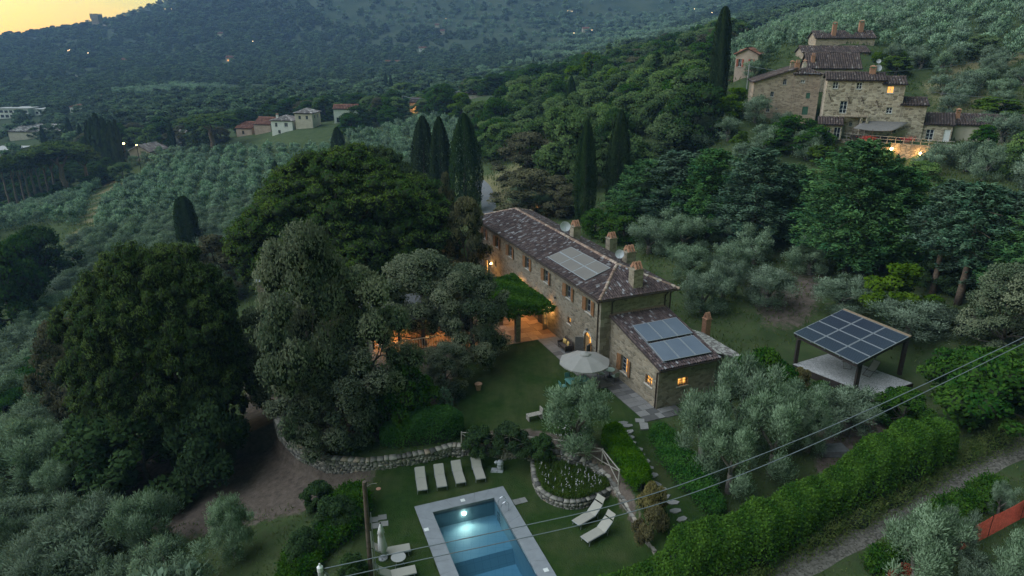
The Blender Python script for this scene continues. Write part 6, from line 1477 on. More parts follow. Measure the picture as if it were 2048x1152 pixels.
OLAB=['grey green olive tree in the grove covering the slope left of the stone pines','grey green olive tree on the hillside rising above the stone hamlet','grey green olive tree on the bank just below the stone hamlet','olive tree filling the grove in the lower left corner of the garden','silvery olive tree of the dense back garden behind the villa chimneys']
OGRP=['olive trees of the left grove','olive trees of the hillside above the hamlet','olive trees below the hamlet','olive trees of the lower left corner','olive trees of the back garden']
hero_xy=np.array([[o.location.x,o.location.y] for o in COL.objects if o.type=='EMPTY' and o.get('category') in('tree','shrub')])
dh=np.min(np.hypot(OL[:,None,0]-hero_xy[None,:,0],OL[:,None,1]-hero_xy[None,:,1]),1); k=dh>2.2; OL,OG=OL[k],OG[k]
q_=proj(OL[:,0],OL[:,1],OL[:,2]); k=~inpoly(q_[0],q_[1],[(1550,92),(1765,92),(1775,168),(1550,168)]); OL,OG=OL[k],OG[k]      # yards of the upper hamlet
order=np.argsort(np.hypot(OL[:,0],OL[:,1])); inview=[]
for i in order:
    p=proj(*OL[i]); inview.append(-40<p[0]<2090 and p[1]<1200)
inview=np.array(inview); vis=order[inview]; near_=vis[:298-NO-2]; rest=np.setdiff1d(order,near_)
def olive_label(g,x,y,z):
    if g!=0: return OLAB[g]
    q=proj(x,y,z); on=min(range(len(strip)-1),key=lambda k:abs(strip[k][1]-q[1])); side=q[0]<strip[on][0]
    if side: return 'grey green olive tree between the grass strip and the umbrella pines, in the grove'
    if q[0]<430: return 'grey green olive tree between the grass strip and the lone blunt cypress, in the grove'
    if q[0]<640 and q[1]>330: return 'grey green olive tree between the lone blunt cypress and the stone pines, in the grove'
    return 'grey green olive tree beyond the stone pines, on the slope below the valley villas'
for i in near_:
    x,y,z=OL[i]; place('olive_tree',x,y,random.uniform(3.4,4.8),random.uniform(3.5,4.8),olive_label(OG[i],x,y,z),'tree',OGRP[OG[i]],'olive_tree',var=random.randrange(4))
def gn_instances(name,P,sc,protos,mat_slots=None,kind='stuff',rot=None,squash=None):
    """one object: points on the ground, a copy of a tree mesh on each"""
    me=bpy.data.meshes.new(name); me.vertices.add(len(P)); me.vertices.foreach_set('co',np.asarray(P,np.float32).ravel())
    a=me.attributes.new('sc','FLOAT_VECTOR','POINT'); sc=np.asarray(sc,np.float32); 
    if sc.ndim==1: sc=np.stack([sc,sc,sc],-1)
    a.data.foreach_set('vector',sc.ravel())
    rr=np.zeros((len(P),3),np.float32); rr[:,2]=rng.random(len(P))*6.28; a=me.attributes.new('rt','FLOAT_VECTOR','POINT'); a.data.foreach_set('vector',rr.ravel())
    o=link(name,me,kind=kind); ng=bpy.data.node_groups.new(name,'GeometryNodeTree'); ng.interface.new_socket('Geometry',in_out='INPUT',socket_type='NodeSocketGeometry'); ng.interface.new_socket('Geometry',in_out='OUTPUT',socket_type='NodeSocketGeometry')
    N=ng.nodes; gi=N.new('NodeGroupInput'); go_=N.new('NodeGroupOutput'); ip=N.new('GeometryNodeInstanceOnPoints'); jn=N.new('GeometryNodeJoinGeometry')
    for pr in protos:
        oi=N.new('GeometryNodeObjectInfo'); oi.inputs['Object'].default_value=pr; oi.inputs['As Instance'].default_value=True; ng.links.new(oi.outputs['Geometry'],jn.inputs[0])
    ng.links.new(gi.outputs[0],ip.inputs['Points']); ng.links.new(jn.outputs[0],ip.inputs['Instance']); ip.inputs['Pick Instance'].default_value=True
    ri=N.new('FunctionNodeRandomValue'); ri.data_type='INT'; ri.inputs[4].default_value=0; ri.inputs[5].default_value=len(protos)-1; 
    ng.links.new(ri.outputs[2],ip.inputs['Instance Index'])
    for nm,sk in (('sc','Scale'),('rt','Rotation')):
        na=N.new('GeometryNodeInputNamedAttribute'); na.data_type='FLOAT_VECTOR'; na.inputs[0].default_value=nm; ng.links.new(na.outputs[0],ip.inputs[sk])
    ng.links.new(ip.outputs[0],go_.inputs[0]); md=o.modifiers.new('instances','NODES'); md.node_group=ng; return o
# far olives seen small: crowns of real trees of the grove repeated
far_ol=[]
for s in range(3):
    i=rest[np.argmin(np.abs(np.hypot(OL[rest,0],OL[rest,1])-(190+8*s)))]; x,y,z=OL[i]; t=place('far_olive_tree',x,y,4.2,4.2,OLAB[OG[i]],'tree',OGRP[OG[i]],'olive_tree',var=s); far_ol.append(t.children[1] if t.children[1].name.startswith('crown') else t.children[0]); rest=np.setdiff1d(rest,[i])
gn_instances('olive_grove',OL[rest],np.stack([rng.uniform(.8,1.25,len(rest))]*2+[rng.uniform(.8,1.2,len(rest))],-1),far_ol)
# woods
woods=[(940,365),(955,262),(1000,240),(1100,215),(1250,195),(1330,185),(1420,215),(1440,320),(1330,330),(1260,415),(1140,420),(1040,330)]
X,Y,Z,px_,py_=scatter(woods,120,330,8.0,1.6,31,(-40,130)); W1=np.stack([X,Y,Z],-1)
vall=[(-500,420),(-300,330),(0,262),(140,215),(300,195),(650,180),(1000,150),(1330,85),(1480,82),(1400,170),(1100,176),(960,195),(940,225),(860,244),(760,258),(640,285),(560,285),(450,292),(390,302),(250,318),(100,330),(0,385),(-300,520)]
X,Y,Z,px_,py_=scatter(vall,190,620,9.0,3.2,32,(-480,260),keep=.95); 
houses_px=[(545,272,24),(592,258,20),(474,274,18),(510,270,18),(669,247,25),(820,226,20),(925,203,30),(262,322,25),(30,285,50),(5,238,34),(70,232,18),(142,229,14),(222,63,12),(452,124,10),(838,104,8)]
def clear_houses(px_,py_):
    k=np.ones(len(px_),bool)
    for hx_,hy_,a in houses_px: k&=~((np.abs(px_-hx_)<a)&(py_>hy_-5)&(py_<hy_+(36 if 200<hy_<330 else 16)))
    return k
k=clear_houses(px_,py_)&~inpoly(px_,py_,[(505,250),(640,245),(640,335),(505,335)])
W2=np.stack([X,Y,Z],-1)[k]
W1=W1[np.min(np.hypot(W1[:,None,0]-hero_xy[None,:,0],W1[:,None,1]-hero_xy[None,:,1]),1)>2.5]
lane=np.array([ground(*p)[:2] for p in ((985,440),(976,395),(955,362),(930,330))]); W1=W1[segdist(W1[:,0],W1[:,1],[tuple(p) for p in lane],False)>4]
nb=0
for x,y,z in W1:
    k_=random.random(); kd='broad_tree' if k_<.72 else ('bright_tree' if k_<.82 else 'dark_tree'); h=random.uniform(8,13.5); place(kd,x,y,h,random.uniform(7.5,11.5),{'broad_tree':'leafy green tree','bright_tree':'light yellow green tree','dark_tree':'dense dark tree'}[kd]+(' of the wood, nearer the lane and the three cypresses' if proj(x,y,z)[0]<1180 else ' of the wood, nearer the hamlet and the tallest cypress'),'tree','trees of the wood beyond the lane','broadleaf_tree'); nb+=1
o2=np.argsort(np.hypot(W2[:,0],W2[:,1])); o2=[i for i in o2 if -60<proj(*W2[i])[0]<2100]; nn_=max(0,min(len(o2),270-nb)); far_p=[]
for q,i in enumerate(o2[:nn_]):
    x,y,z=W2[i]; kd=['broad_tree','dark_tree','dark_tree','brown_oak'][random.randrange(4)]; place(kd,x,y,random.uniform(6,10.5),random.uniform(7.5,11.5),{'broad_tree':'green leafy tree ','dark_tree':'dense dark green tree ','brown_oak':'brownish tree '}[kd]+('near the white flat buildings at the left of the valley' if proj(x,y,z)[0]<420 else 'around the twin white villas of the valley' if proj(x,y,z)[0]<740 else 'around the stone house with the orange light' if proj(x,y,z)[0]<1000 else 'beyond the wood, under the far blue hillside'),'tree','trees of the valley','broadleaf_tree')
W2r=W2[[i for i in range(len(W2)) if i not in set(o2[:nn_])]]
under=[(-60,350),(60,330),(130,318),(250,322),(200,385),(120,408),(20,425),(-60,440)]
X,Y,Z,px_,py_=scatter(under,120,420,7.5,2,33,(-330,-20)); keep_=[i for i in range(len(X)) if -40<px_[i]<270][:60]
for i in keep_: place('dark_tree',X[i],Y[i],random.uniform(3.5,6.5),random.uniform(5,8),'dark undergrowth tree among the bare trunks of the umbrella pines','tree','undergrowth of the umbrella pines','broadleaf_tree')
# forest and groves of the far hills
for s in range(3):
    x,y=-60+60*s,520+10*s; t=place('far_tree',x,y,8,8,'dark leafy tree on the far valley floor'+[' towards the castle',' behind the twin villas',' towards the hamlet'][s],'tree','trees of the valley','broadleaf_tree',var=s); far_p.append([c for c in t.children if c.name.startswith('crown')][0])
def far_scatter(n,ymin,ymax,seed):
    r=np.random.default_rng(seed); Y=np.exp(r.uniform(math.log(ymin),math.log(ymax),n)); X=r.uniform(-1.12,1.12,n)*Y; Z=gz(X,Y); return X,Y,Z
X,Y,Z=far_scatter(70000,420,2300,41); px_,py_=proj(X,Y,Z)
r_=np.random.default_rng(5); dens=np.sin(X*.011+2*np.sin(Y*.006))+np.sin(Y*.019+X*.004)+.6*np.sin(X*.031-Y*.027)
k=(r_.random(len(X))<np.clip(.62+.22*dens,.12,1))&~((Y<620)&inpoly(px_,py_,vall)&(r_.random(len(X))<.3))
k&=clear_houses(px_,py_)
ter=(np.sin(X*.0055+1.2)+np.sin(Y*.0062+X*.0021)+.5*np.sin(X*.017)>.15)&(Y>520)       # terraced olive slopes of the far hills
row=((Z+1.5*np.sin(X*.01))/6.5)%1<.42; og_=k&ter&row; P=np.stack([X,Y,Z],-1)[og_]; sc=r_.uniform(1.1,1.9,len(P))
gn_instances('terraced_grove',P,np.stack([sc*1.25,sc*1.25,sc*.9],-1),far_ol)
k&=~ter|(r_.random(len(X))<.10)
P=np.stack([X,Y,Z],-1)[k]; sc=r_.uniform(.55,1.15,len(P))*np.clip(np.hypot(P[:,0],P[:,1])/900,.85,1.5); P=np.concatenate([P,W2r]); sc=np.concatenate([sc,r_.uniform(.8,1.2,len(W2r))])
gn_instances('distant_woodland',P,np.stack([sc*1.15,sc*1.15,sc*r_.uniform(.6,.95,len(sc))],-1),far_p)

# ---------------------------------------------------------------- hedges, ivy, flowers, rough grass
def hedge(name,label,pts,w,h,n,mat,l=.16,wd=.11,seed=1,rough=.10,cat='hedge',base=None,taper=0.75):
    """a clipped or wild hedge along a ground line: leaves over a dark inner body"""
    r=np.random.default_rng(seed); P=np.array(pts,float); s=np.concatenate([[0],np.cumsum(np.linalg.norm(np.diff(P,axis=0),axis=1))]); Lh=s[-1]
    w=np.interp(np.linspace(0,1,50),np.linspace(0,1,len(w)),w); h=np.interp(np.linspace(0,1,50),np.linspace(0,1,len(h)),h)
    t=thing(name,label,cat,(P[0][0],P[0][1],float(gz(*P[0])))); off=np.array(t.location)
    def fr_(d):
        x=np.interp(d,s,P[:,0]);y=np.interp(d,s,P[:,1]); e=.4; tx=np.interp(np.minimum(d+e,Lh),s,P[:,0])-np.interp(np.maximum(d-e,0),s,P[:,0]); ty=np.interp(np.minimum(d+e,Lh),s,P[:,1])-np.interp(np.maximum(d-e,0),s,P[:,1]); q=np.hypot(tx,ty)+1e-9; return x,y,tx/q,ty/q
    ph=r.random(6)*6
    def surf(d,a,k=1.0):      # a: 0..1 round the section from one foot over the top to the other
        x,y,tx,ty=fr_(d); W_=np.interp(d/Lh,np.linspace(0,1,50),w); H_=np.interp(d/Lh,np.linspace(0,1,50),h)
        endf=np.clip(np.minimum(d,Lh-d)/(W_*.55)+.15,0,1)**.5; W_=W_*endf; H_=H_*(.55+.45*endf)
        th=math.pi*a; ex=.45; cx_=np.sign(np.cos(th))*np.abs(np.cos(th))**ex; cz_=np.abs(np.sin(th))**ex
        lump=1+rough*(np.sin(d*1.37+ph[0]+2.2*a+1.3*np.sin(d*.53))+np.sin(d*3.1+ph[1]-5*a+2*np.sin(d*.71))*.55+np.sin(d*.47+ph[2])*1.2)*k
        ox=cx_*W_*.5*lump*(taper+(1-taper)*(1-cz_)) ; oz=cz_*H_*lump
        nx_=-ty;ny_=tx; X=x+nx_*ox; Y=y+ny_*ox; Zg=gz(X,Y); nor=np.stack([nx_*cx_,ny_*cx_,cz_*1.0],-1); return np.stack([X,Y,Zg+oz],-1),unit(nor),np.stack([tx,ty,0*tx],-1)
    d=r.random(n)*Lh; a=r.random(n); x_=r.uniform(-1,1,n); a=np.where(r.random(n)<.5,np.arccos(np.sign(x_)*np.abs(x_)**2.22)/math.pi,a)
    Q,N,T_=surf(d,a); Q=Q+N*(r.normal(0,.05+rough*.6,n)+.03)[:,None]-off
    D=r.normal(size=(n,3))*.6+N*.5+np.array([0,0,.15]); V,F=cards(Q,D,N+r.normal(size=(n,3))*.6,l*r.uniform(.6,1.4,n),wd*r.uniform(.6,1.4,n))
    tint=np.clip(.5+.22*np.sin(d*3.1+a*9+ph[3])+r.normal(0,.22,n),0,1)
    o=link('foliage',np_mesh('foliage',V,F,M[mat],tint),t); o['kind']='stuff'
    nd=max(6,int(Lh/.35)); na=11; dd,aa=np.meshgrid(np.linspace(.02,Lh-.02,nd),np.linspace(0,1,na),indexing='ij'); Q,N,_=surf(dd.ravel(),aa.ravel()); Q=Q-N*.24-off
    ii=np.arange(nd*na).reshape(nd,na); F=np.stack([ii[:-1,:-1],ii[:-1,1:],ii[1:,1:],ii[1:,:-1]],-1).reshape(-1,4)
    link('inner_shell',np_mesh('inner_shell',Q,F,M['core_dark'],smooth_=True),t); return t  # one smooth dark shell under the leaves
gp=lambda *pts:[tuple(ground(*p)[:2]) for p in pts]
hedge('box_hedge','rounded clipped box hedge above the retaining wall before the lawn',[(-9.4,42.1),(-7.2,42.4),(-5.2,42.7),(-3.6,43.3)],[1.9,2.2,2.2,2.0],[1.5,1.85,1.95,1.75],30000,'box_leaf',.12,.085,2,.05)
hedge('box_hedge','square clipped hedge on the fence side of the stepping stones',gp((1215,872),(1245,915),(1285,985)),[1.7,1.8,1.6],[1.2,1.2,1.1],20000,'ivy_leaf',.12,.085,3,.05)
hedge('box_hedge','loose dark hedge on the olive side of the stepping stones',gp((1315,868),(1350,930),(1410,1005),(1440,1035)),[1.6,1.7,1.8,1.6],[.9,1.0,1.0,.8],16000,'box_leaf',.13,.09,4,.12)
hedge('ivy_hedge','long tall ivy covered hedge running along the gravel track',gp((1180,1260),(1330,1190),(1480,1120),(1600,1050),(1720,985),(1830,930),(1890,900)),[3.0,2.8,2.6,2.6,2.8,3.0,2.6],[2.0,2.3,2.4,2.3,2.6,2.9,2.4],90000,'ivy_leaf',.15,.11,5,.065)
hedge('dark_hedge','long dark clipped hedge on the slope left of the round pine',gp((20,835),(55,790),(95,740),(125,705)),[3.2,3.6,3.6,3.0],[2.2,2.6,2.8,2.4],24000,'box_leaf',.20,.14,6,.06)
hedge('bank_undergrowth','low dark undergrowth on the bank beside the wooden pole',gp((560,1180),(640,1100),(690,1040),(712,985)),[3.5,3.0,2.2,1.6],[.9,1.0,.9,.6],16000,'laurel_leaf',.15,.09,7,.2,cat='shrub')
hedge('track_verge','rough weeds along the foot of the ivy hedge beside the track',gp((1420,1210),(1560,1115),(1700,1045),(1830,975),(1930,920),(2060,850)),[1.1,1.2,1.2,1.2,1.0,.9],[.5,.45,.5,.45,.5,.5],14000,'grass_leaf',.22,.05,8,.3,cat='weeds')
hedge('track_grass','thin grass growing along the middle of the gravel track',gp((1400,1232),(1540,1150),(1700,1070),(1820,1000),(1930,940),(2048,885)),[.5,.7,.5,.6,.5],[.10,.14,.10,.13,.1],5000,'grass_leaf',.16,.04,12,.3,cat='grass')
hedge('track_verge','green scrub on the lower side of the track above the netting',gp((1740,1150),(1810,1098),(1880,1055),(1940,1015),(2000,975)),[1.4,1.6,1.6,1.4,1.0],[.6,.8,.8,.7,.6],14000,'laurel_leaf',.18,.10,9,.25,cat='scrub')
hedge('clipped_hedge','clipped green hedge on the hillside behind the hamlet',gp((1745,125),(1800,124),(1850,122)),[2,2,2],[1.8,1.8,1.8],3500,'bright_leaf',.5,.35,10,.05)
# the vine on the pergola
r=np.random.default_rng(61); n=26000; u=r.uniform(-4.9,-.25,n); v=r.uniform(7.6,17.2,n); edge=np.minimum(np.minimum(u+4.9,-.25-u),np.minimum(v-7.6,17.2-v)); z=3.05+.35*np.sin(u*1.7+v*.9)*.3+r.random(n)**1.5*.45*np.clip(edge/.5+.2,0,1)-np.where(edge<.35,r.random(n)*.55,0)
Q=np.array([hw(0,0,0)])+HU*u[:,None]+HV*v[:,None]+np.array([0,0,1.0])*z[:,None]-np.array(pg.location); D=r.normal(size=(n,3))*.7+np.array([0,0,.1]); V,F=cards(Q,D,np.array([0,0,1.0])+r.normal(size=(n,3))*.5,.20*r.uniform(.6,1.4,n),.15*r.uniform(.6,1.4,n))
link('vine',np_mesh('vine',V,F,M['ivy_leaf'],np.clip(.45+.25*np.sin(u*2+v*1.3)+r.normal(0,.2,n),0,1)),pg)['kind']='stuff'
# flower bed
r=np.random.default_rng(62); n=26000; ring_=np.array(ring); X=r.uniform(1.4,6.9,n); Y=r.uniform(36.2,40.8,n); k=inpoly(X,Y,[tuple(p) for p in ring])&(segdist(X,Y,[tuple(p) for p in ring])>.12); X,Y=X[k],Y[k]; n=len(X); hgt=(.5+.45*np.abs(np.sin(X*2.3)*np.cos(Y*1.9)))*r.uniform(.3,1,n)
P=np.stack([X,Y,.36+hgt*.6],-1); D=r.normal(size=(n,3))*.35+np.array([0,0,1.0]); V,F=cards(P,D,r.normal(size=(n,3)),.34*r.uniform(.5,1.4,n),.035*r.uniform(.6,1.5,n))
fb=np_mesh('bed_grass',V,F,M['grass_leaf'],np.clip(.25+r.normal(0,.2,n),0,1)); o=link('bed_grass',fb,kind='stuff'); tag(o,'tall dark grassy plants filling the rounded flower bed','plants')
n=190; X=r.uniform(1.5,6.8,n); Y=r.uniform(36.4,40.6,n); k=inpoly(X,Y,[tuple(p) for p in ring])&(segdist(X,Y,[tuple(p) for p in ring])>.2)&(r.random(n)<.35+.6*(Y<38.6)); X,Y=X[k],Y[k]; n=len(X)
P=np.repeat(np.stack([X,Y,.36+r.uniform(.55,1.0,n)],-1),6,0)+r.normal(0,1,(n*6,3))*[.018,.018,.09]; V,F=cards(P,r.normal(size=(n*6,3))*.5+[0,0,.5],r.normal(size=(n*6,3)),np.full(n*6,.075),np.full(n*6,.055)); o=link('bed_flowers',np_mesh('bed_flowers',V,F,M['flower_white']),kind='stuff'); tag(o,'white flower spikes standing over the rounded flower bed','flowers')
P0_=ground(*Wz(1230,225)); 
t=thing('white_rose_bush','small rose bush with white blooms at the fence under the lawn olive','shrub',P0_); n=1500; Q=r.normal(size=(n,3))*[.55,.35,.35]+[0,0,.75]; V,F=cards(Q,r.normal(size=(n,3)),r.normal(size=(n,3)),np.full(n,.11),np.full(n,.07)); link('leaves',np_mesh('leaves',V,F,M['laurel_leaf'],r.random(n)),t)
n=60; Q=r.normal(size=(n,3))*[.65,.4,.38]+[0,-.15,.85]; V,F=cards(np.repeat(Q,4,0)+r.normal(0,.02,(n*4,3)),r.normal(size=(n*4,3)),r.normal(size=(n*4,3)),np.full(n*4,.10),np.full(n*4,.08)); link('blooms',np_mesh('blooms',V,F,M['flower_white']),t)
# rough grass and weeds on open ground (blades in tufts)
r=np.random.default_rng(63); n=26000; Y=np.exp(r.uniform(math.log(24),math.log(230),n)); X=r.uniform(-1.0,1.0,n)*Y; Z=gz(X,Y); px_,py_=proj(X,Y,Z)
bad=inpoly(X,Y,poolyard)|inpoly(px_,py_,upper)|inpoly(px_,py_,[(505,770),(560,790),(580,880),(640,935),(735,945),(600,1010),(380,1050),(200,1000),(300,920),(480,930)])
hu=(X-HO[0])*HU[0]+(Y-HO[1])*HU[1]; hv=(X-HO[0])*HV[0]+(Y-HO[1])*HV[1]; bad|=(hu>-10)&(hu<10.5)&(hv>-9)&(hv<30); bad|=segdist(X,Y,gp((1380,1240),(1540,1150),(1700,1070),(1820,1000),(1930,940),(2048,885),(2200,820)),False)<1.3
bad|=segdist(X,Y,[tuple(p) for p in lane],False)<2.5; bad|=np.hypot(X-28,Y-51)<6
X,Y,Z=X[~bad],Y[~bad],Z[~bad]; n=len(X); k=4; s_=np.clip(Y/50,.7,3.0); P=np.repeat(np.stack([X,Y,Z],-1),k,0)+r.normal(0,1,(n*k,3))*[.25,.25,0]*np.repeat(s_,k)[:,None]; L_=np.repeat(s_,k)*r.uniform(.18,.42,n*k); P[:,2]+=L_*.3
V,F=cards(P,r.normal(size=(n*k,3))*.45+[0,0,1],r.normal(size=(n*k,3)),L_,L_*.22); link('rough_grass',np_mesh('rough_grass',V,F,M['grass_leaf'],np.repeat(r.random(n),k)),kind='stuff')
# ================================================================ other buildings
def house(name,label,A,ang,L,W,H,roof='gable',rise=1.4,mat='plaster_white',tmat='hamlet_tile',ops=None,ov=.35,cat='house',group=None,base=1.5,sp=.42,tl=.9,topf=None,parent=None,ridge_axis='u',white=.12,flat_mat='plaster_grey'):
    """A: front left corner at ground; u runs along the front, v inwards. ops: side -> list of (u0,u1,z0,z1,kind)"""
    t=parent or thing(name,label,cat,tuple(A),0,group); A=np.array(A,float); U=np.array([math.cos(ang),math.sin(ang),0]); V=np.array([-U[1],U[0],0]); ops=ops or {}
    Wd=lambda u,v,z=0: A+U*u+V*v+np.array([0,0,z])
    sides={'front':(Wd(0,0),U,L),'right':(Wd(L,0),V,W),'back':(Wd(L,W),-U,L),'left':(Wd(0,W),-V,W)}
    top={'front':None,'right':None,'back':None,'left':None}
    if roof=='gable' and ridge_axis=='u':
        f=lambda q:H+rise*(1-abs(q-W/2)/(W/2)); top['right']=top['left']=f
    if roof=='gable' and ridge_axis=='v':
        f=lambda q:H+rise*(1-abs(q-L/2)/(L/2)); top['front']=top['back']=f
    if roof=='leanl': top['front']=lambda u:H+rise*u/L; top['right']=lambda u:H+rise; top['back']=lambda u:H+rise*(1-u/L)
    if roof=='leanf': top['right']=lambda u:H+rise*u/W; top['back']=lambda u:H+rise; top['left']=lambda u:H+rise*(1-u/W)
    mb=MB()
    for sd,(P,d,ln) in sides.items():
        o=ops.get(sd,[])
        cuts=[q[:4] for q in o]
        if top[sd] is not None and roof=='gable':     # split at the peak
            m_=ln/2; wall_mesh(mb,P,d,ln,H,cuts,.22); n=np.array([-d[1],d[0],0]); mb.face([P+[0,0,H],P+d*ln+[0,0,H],P+d*m_+[0,0,H+rise]])
        else: wall_mesh(mb,P,d,ln,H,cuts,.22,top=top[sd])
        z=np.array([0,0,-base]); mb.face([P+z,P+d*ln+z,P+d*ln,P])
    wo=keepmesh(mb,'wall',M[mat],t); inv=Matrix.Translation(-Vector(t.location)); made=[wo]
    def grab(fn):
        before=set(bpy.data.objects); r_=fn(); 
        for o in set(bpy.data.objects)-before: made.append(o)
        return r_
    for sd,(P,d,ln) in sides.items():
        for q in ops.get(sd,[]):
            k=q[4]; o=q[:4]
            if k=='door': 
                def f():
                    m=MB(); n=np.array([-d[1],d[0],0]); m.hull8([tuple(P+d*u+[0,0,z]+n*e) for e in (.10,.16) for u,z in ((o[0],o[2]),(o[1],o[2]),(o[1],o[3]),(o[0],o[3]))]); m.build('door',M[q[5]],t)
                grab(f)
            else:
                lit='lit_window_far' if k in('lit',) else None
                grab(lambda:(lambda w_:shutters(w_,P,d,o,(o[1]-o[0])*.5,q[5]) if len(q)>5 and q[5] else None)(window(t,P,d,o,[lit,lit],cols=2,rows=2 if k!='glass' else 3,depth=.14,sill=(k!='glass'),fm='white_paint' if k!='dark' else 'grey_frame',fw=.07)))
    tn=lambda *a,**k:grab(lambda:tiles('roof_tiles',*a,parent=t,sp=sp,tl=tl,rad=sp*.40,white=white,**k))
    nz=np.array([0,0,1.0])
    if roof=='gable' and ridge_axis=='u':
        s=math.atan2(rise,W/2); c=(W/2+ov)/math.cos(s); z=H-ov*math.tan(s)+.05
        for Q,sv,sd in ((Wd(-ov,-ov,z),V*math.cos(s)+nz*math.sin(s),1),(Wd(-ov,W+ov,z),-V*math.cos(s)+nz*math.sin(s),2)): tn(Q,U,sv,L+2*ov,lambda q:(0,c-.02),mat=tmat,seed=sd)
        grab(lambda:ridge('ridge_tiles',Wd(-ov,W/2,H+rise+.06),Wd(L+ov,W/2,H+rise+.06),t,tmat,sp*.45,tl))
    elif roof=='gable':
        s=math.atan2(rise,L/2); c=(L/2+ov)/math.cos(s); z=H-ov*math.tan(s)+.05
        for Q,sv,sd in ((Wd(-ov,-ov,z),U*math.cos(s)+nz*math.sin(s),1),(Wd(L+ov,-ov,z),-U*math.cos(s)+nz*math.sin(s),2)): tn(Q,V,sv,W+2*ov,lambda q:(0,c-.02),mat=tmat,seed=sd)
        grab(lambda:ridge('ridge_tiles',Wd(L/2,-ov,H+rise+.06),Wd(L/2,W+ov,H+rise+.06),t,tmat,sp*.45,tl))
    elif roof=='hip':
        hf=min(L,W)/2+ov; s=math.atan2(rise,hf); z=H-ov*math.tan(s)*0+.03; FL,FW=L+2*ov,W+2*ov
        lm=lambda F_:(lambda q:(0,min(min(q,F_-q),hf)/math.cos(s)-.02))
        cs,sn=math.cos(s),math.sin(s)
        tn(Wd(-ov,-ov,z),U,V*cs+nz*sn,FL,lm(FL),mat=tmat,seed=1); tn(Wd(-ov,W+ov,z),U,-V*cs+nz*sn,FL,lm(FL),mat=tmat,seed=2); tn(Wd(-ov,-ov,z),V,U*cs+nz*sn,FW,lm(FW),mat=tmat,seed=3); tn(Wd(L+ov,-ov,z),V,-U*cs+nz*sn,FW,lm(FW),mat=tmat,seed=4)
        r1=Wd(hf-ov,hf-ov,z+rise); r2=Wd(L-hf+ov,W-hf+ov,z+rise)
        for c_,e_ in ((Wd(-ov,-ov,z),r1),(Wd(L+ov,W+ov,z),r2),(Wd(L+ov,-ov,z),r2 if L>W else r1),(Wd(-ov,W+ov,z),r1 if L>W else r2)): grab(lambda:ridge('hip_tiles',c_,e_,t,tmat,sp*.42,tl))
        if abs(L-W)>.3: grab(lambda:ridge('ridge_tiles',r1,r2,t,tmat,sp*.45,tl))
    elif roof=='leanl':
        s=math.atan2(rise,L); tn(Wd(-ov,-ov,H-ov*math.tan(s)+.06),V,U*math.cos(s)+nz*math.sin(s),W+2*ov,lambda q:(0,(L+2*ov)/math.cos(s)-.02),mat=tmat,seed=1)
    elif roof=='leanf':
        s=math.atan2(rise,W); tn(Wd(-ov,-ov,H-ov*math.tan(s)+.06),U,V*math.cos(s)+nz*math.sin(s),L+2*ov,lambda q:(0,(W+ov)/math.cos(s)-.02),mat=tmat,seed=1)
    elif roof=='flat':
        def f():
            m=MB(); m.hull8([tuple(Wd(u,v,z)) for z in (H+.003,H+.25) for u,v in ((-ov,-ov),(L+ov,-ov),(L+ov,W+ov),(-ov,W+ov))]); m.build('roof',M[flat_mat],t)
        grab(f)
    for o in made:
        if o.data is not None and o.data.users==1: o.data.transform(inv)
    return t,Wd,U,V
def stack(t,P,w,h,U,mat='brick_red',cap='box'):
    o=chimney(t,P,w,w,h,U,mat,cap); 
    for q in (o,*o.children): q.data.transform(Matrix.Translation(-Vector(t.location)))

# ---------------------------------------------------------------- the stone hamlet on the right
QX=lambda x,y:(1640+x/5.236,120+y/5.236)
HT=R(-20); HP=np.array([53.5,119.0,TZ]); U_=np.array([math.cos(HT),math.sin(HT),0]); V_=np.array([-U_[1],U_[0],0]); hm=lambda u,v,z=0: HP+U_*u+V_*v+np.array([0,0,z])
wn=lambda u,z,a=.42,b=.55:(u-a,u+a,z-b,z+b)
big,_,_,_=house('stone_farmhouse','large pale stone farmhouse with three floors above the awning terrace',hm(-.7,0),HT,8.6,7.5,9.4,'gable',1.0,'hamlet_stone',ops={'front':[wn(1.3,8.55)+('window',),wn(4.9,8.55)+('window',),(2.45,3.55,4.05,6.05,'glass'),(2.9,3.7,.05,2.1,'door','plaster_grey'),(4.3,4.8,2.0,2.6,'dark')]},sp=.40)
b2,_,_,_=house('stone_farmhouse','right half of the pale stone farmhouse with one lit orange window',hm(7.92,.03),HT,3.1,7.0,8.9,'gable',.95,'hamlet_stone',ops={'front':[wn(1.0,8.0,.5,.55)+('lit',),wn(1.35,4.75,.45,.5)+('window',),(3.0-.7,3.0-.1,1.1,1.8,'dark')],'right':[]},sp=.40)
b3,_,_,_=house('stone_farmhouse','lower stone wing stepping down at the right end of the farmhouse',hm(11.05,.06),HT,3.6,6.0,5.7,'gable',.9,'hamlet_stone',ops={'front':[]},sp=.40)
b4,_,_,_=house('stone_store','low stone store with dark door, curtain and white panel beside the farmhouse',hm(14.7,.4),HT-R(8),4.2,6.0,2.7,'leanf',1.3,'hamlet_stone',ops={'front':[(.6,1.7,.05,1.9,'glass'),(3.1,4.0,.05,2.0,'door','white_paint')]},sp=.40,cat='outbuilding')
b5,_,_,_=house('long_outbuilding','long low beige outbuilding with tile roof at the right edge above the slope',hm(19.6,2.6),HT-R(2),17,5.0,2.6,'leanf',1.3,'plaster_beige',ops={'front':[(6.8,7.6,.05,1.9,'dark'),(11,11.8,.05,1.9,'dark')]},sp=.40,cat='outbuilding')
stack(big,hm(6.2,3.2,9.7),.9,1.4,U_); stack(b5,hm(20.3,5.0,3.2),.6,1.2,U_)
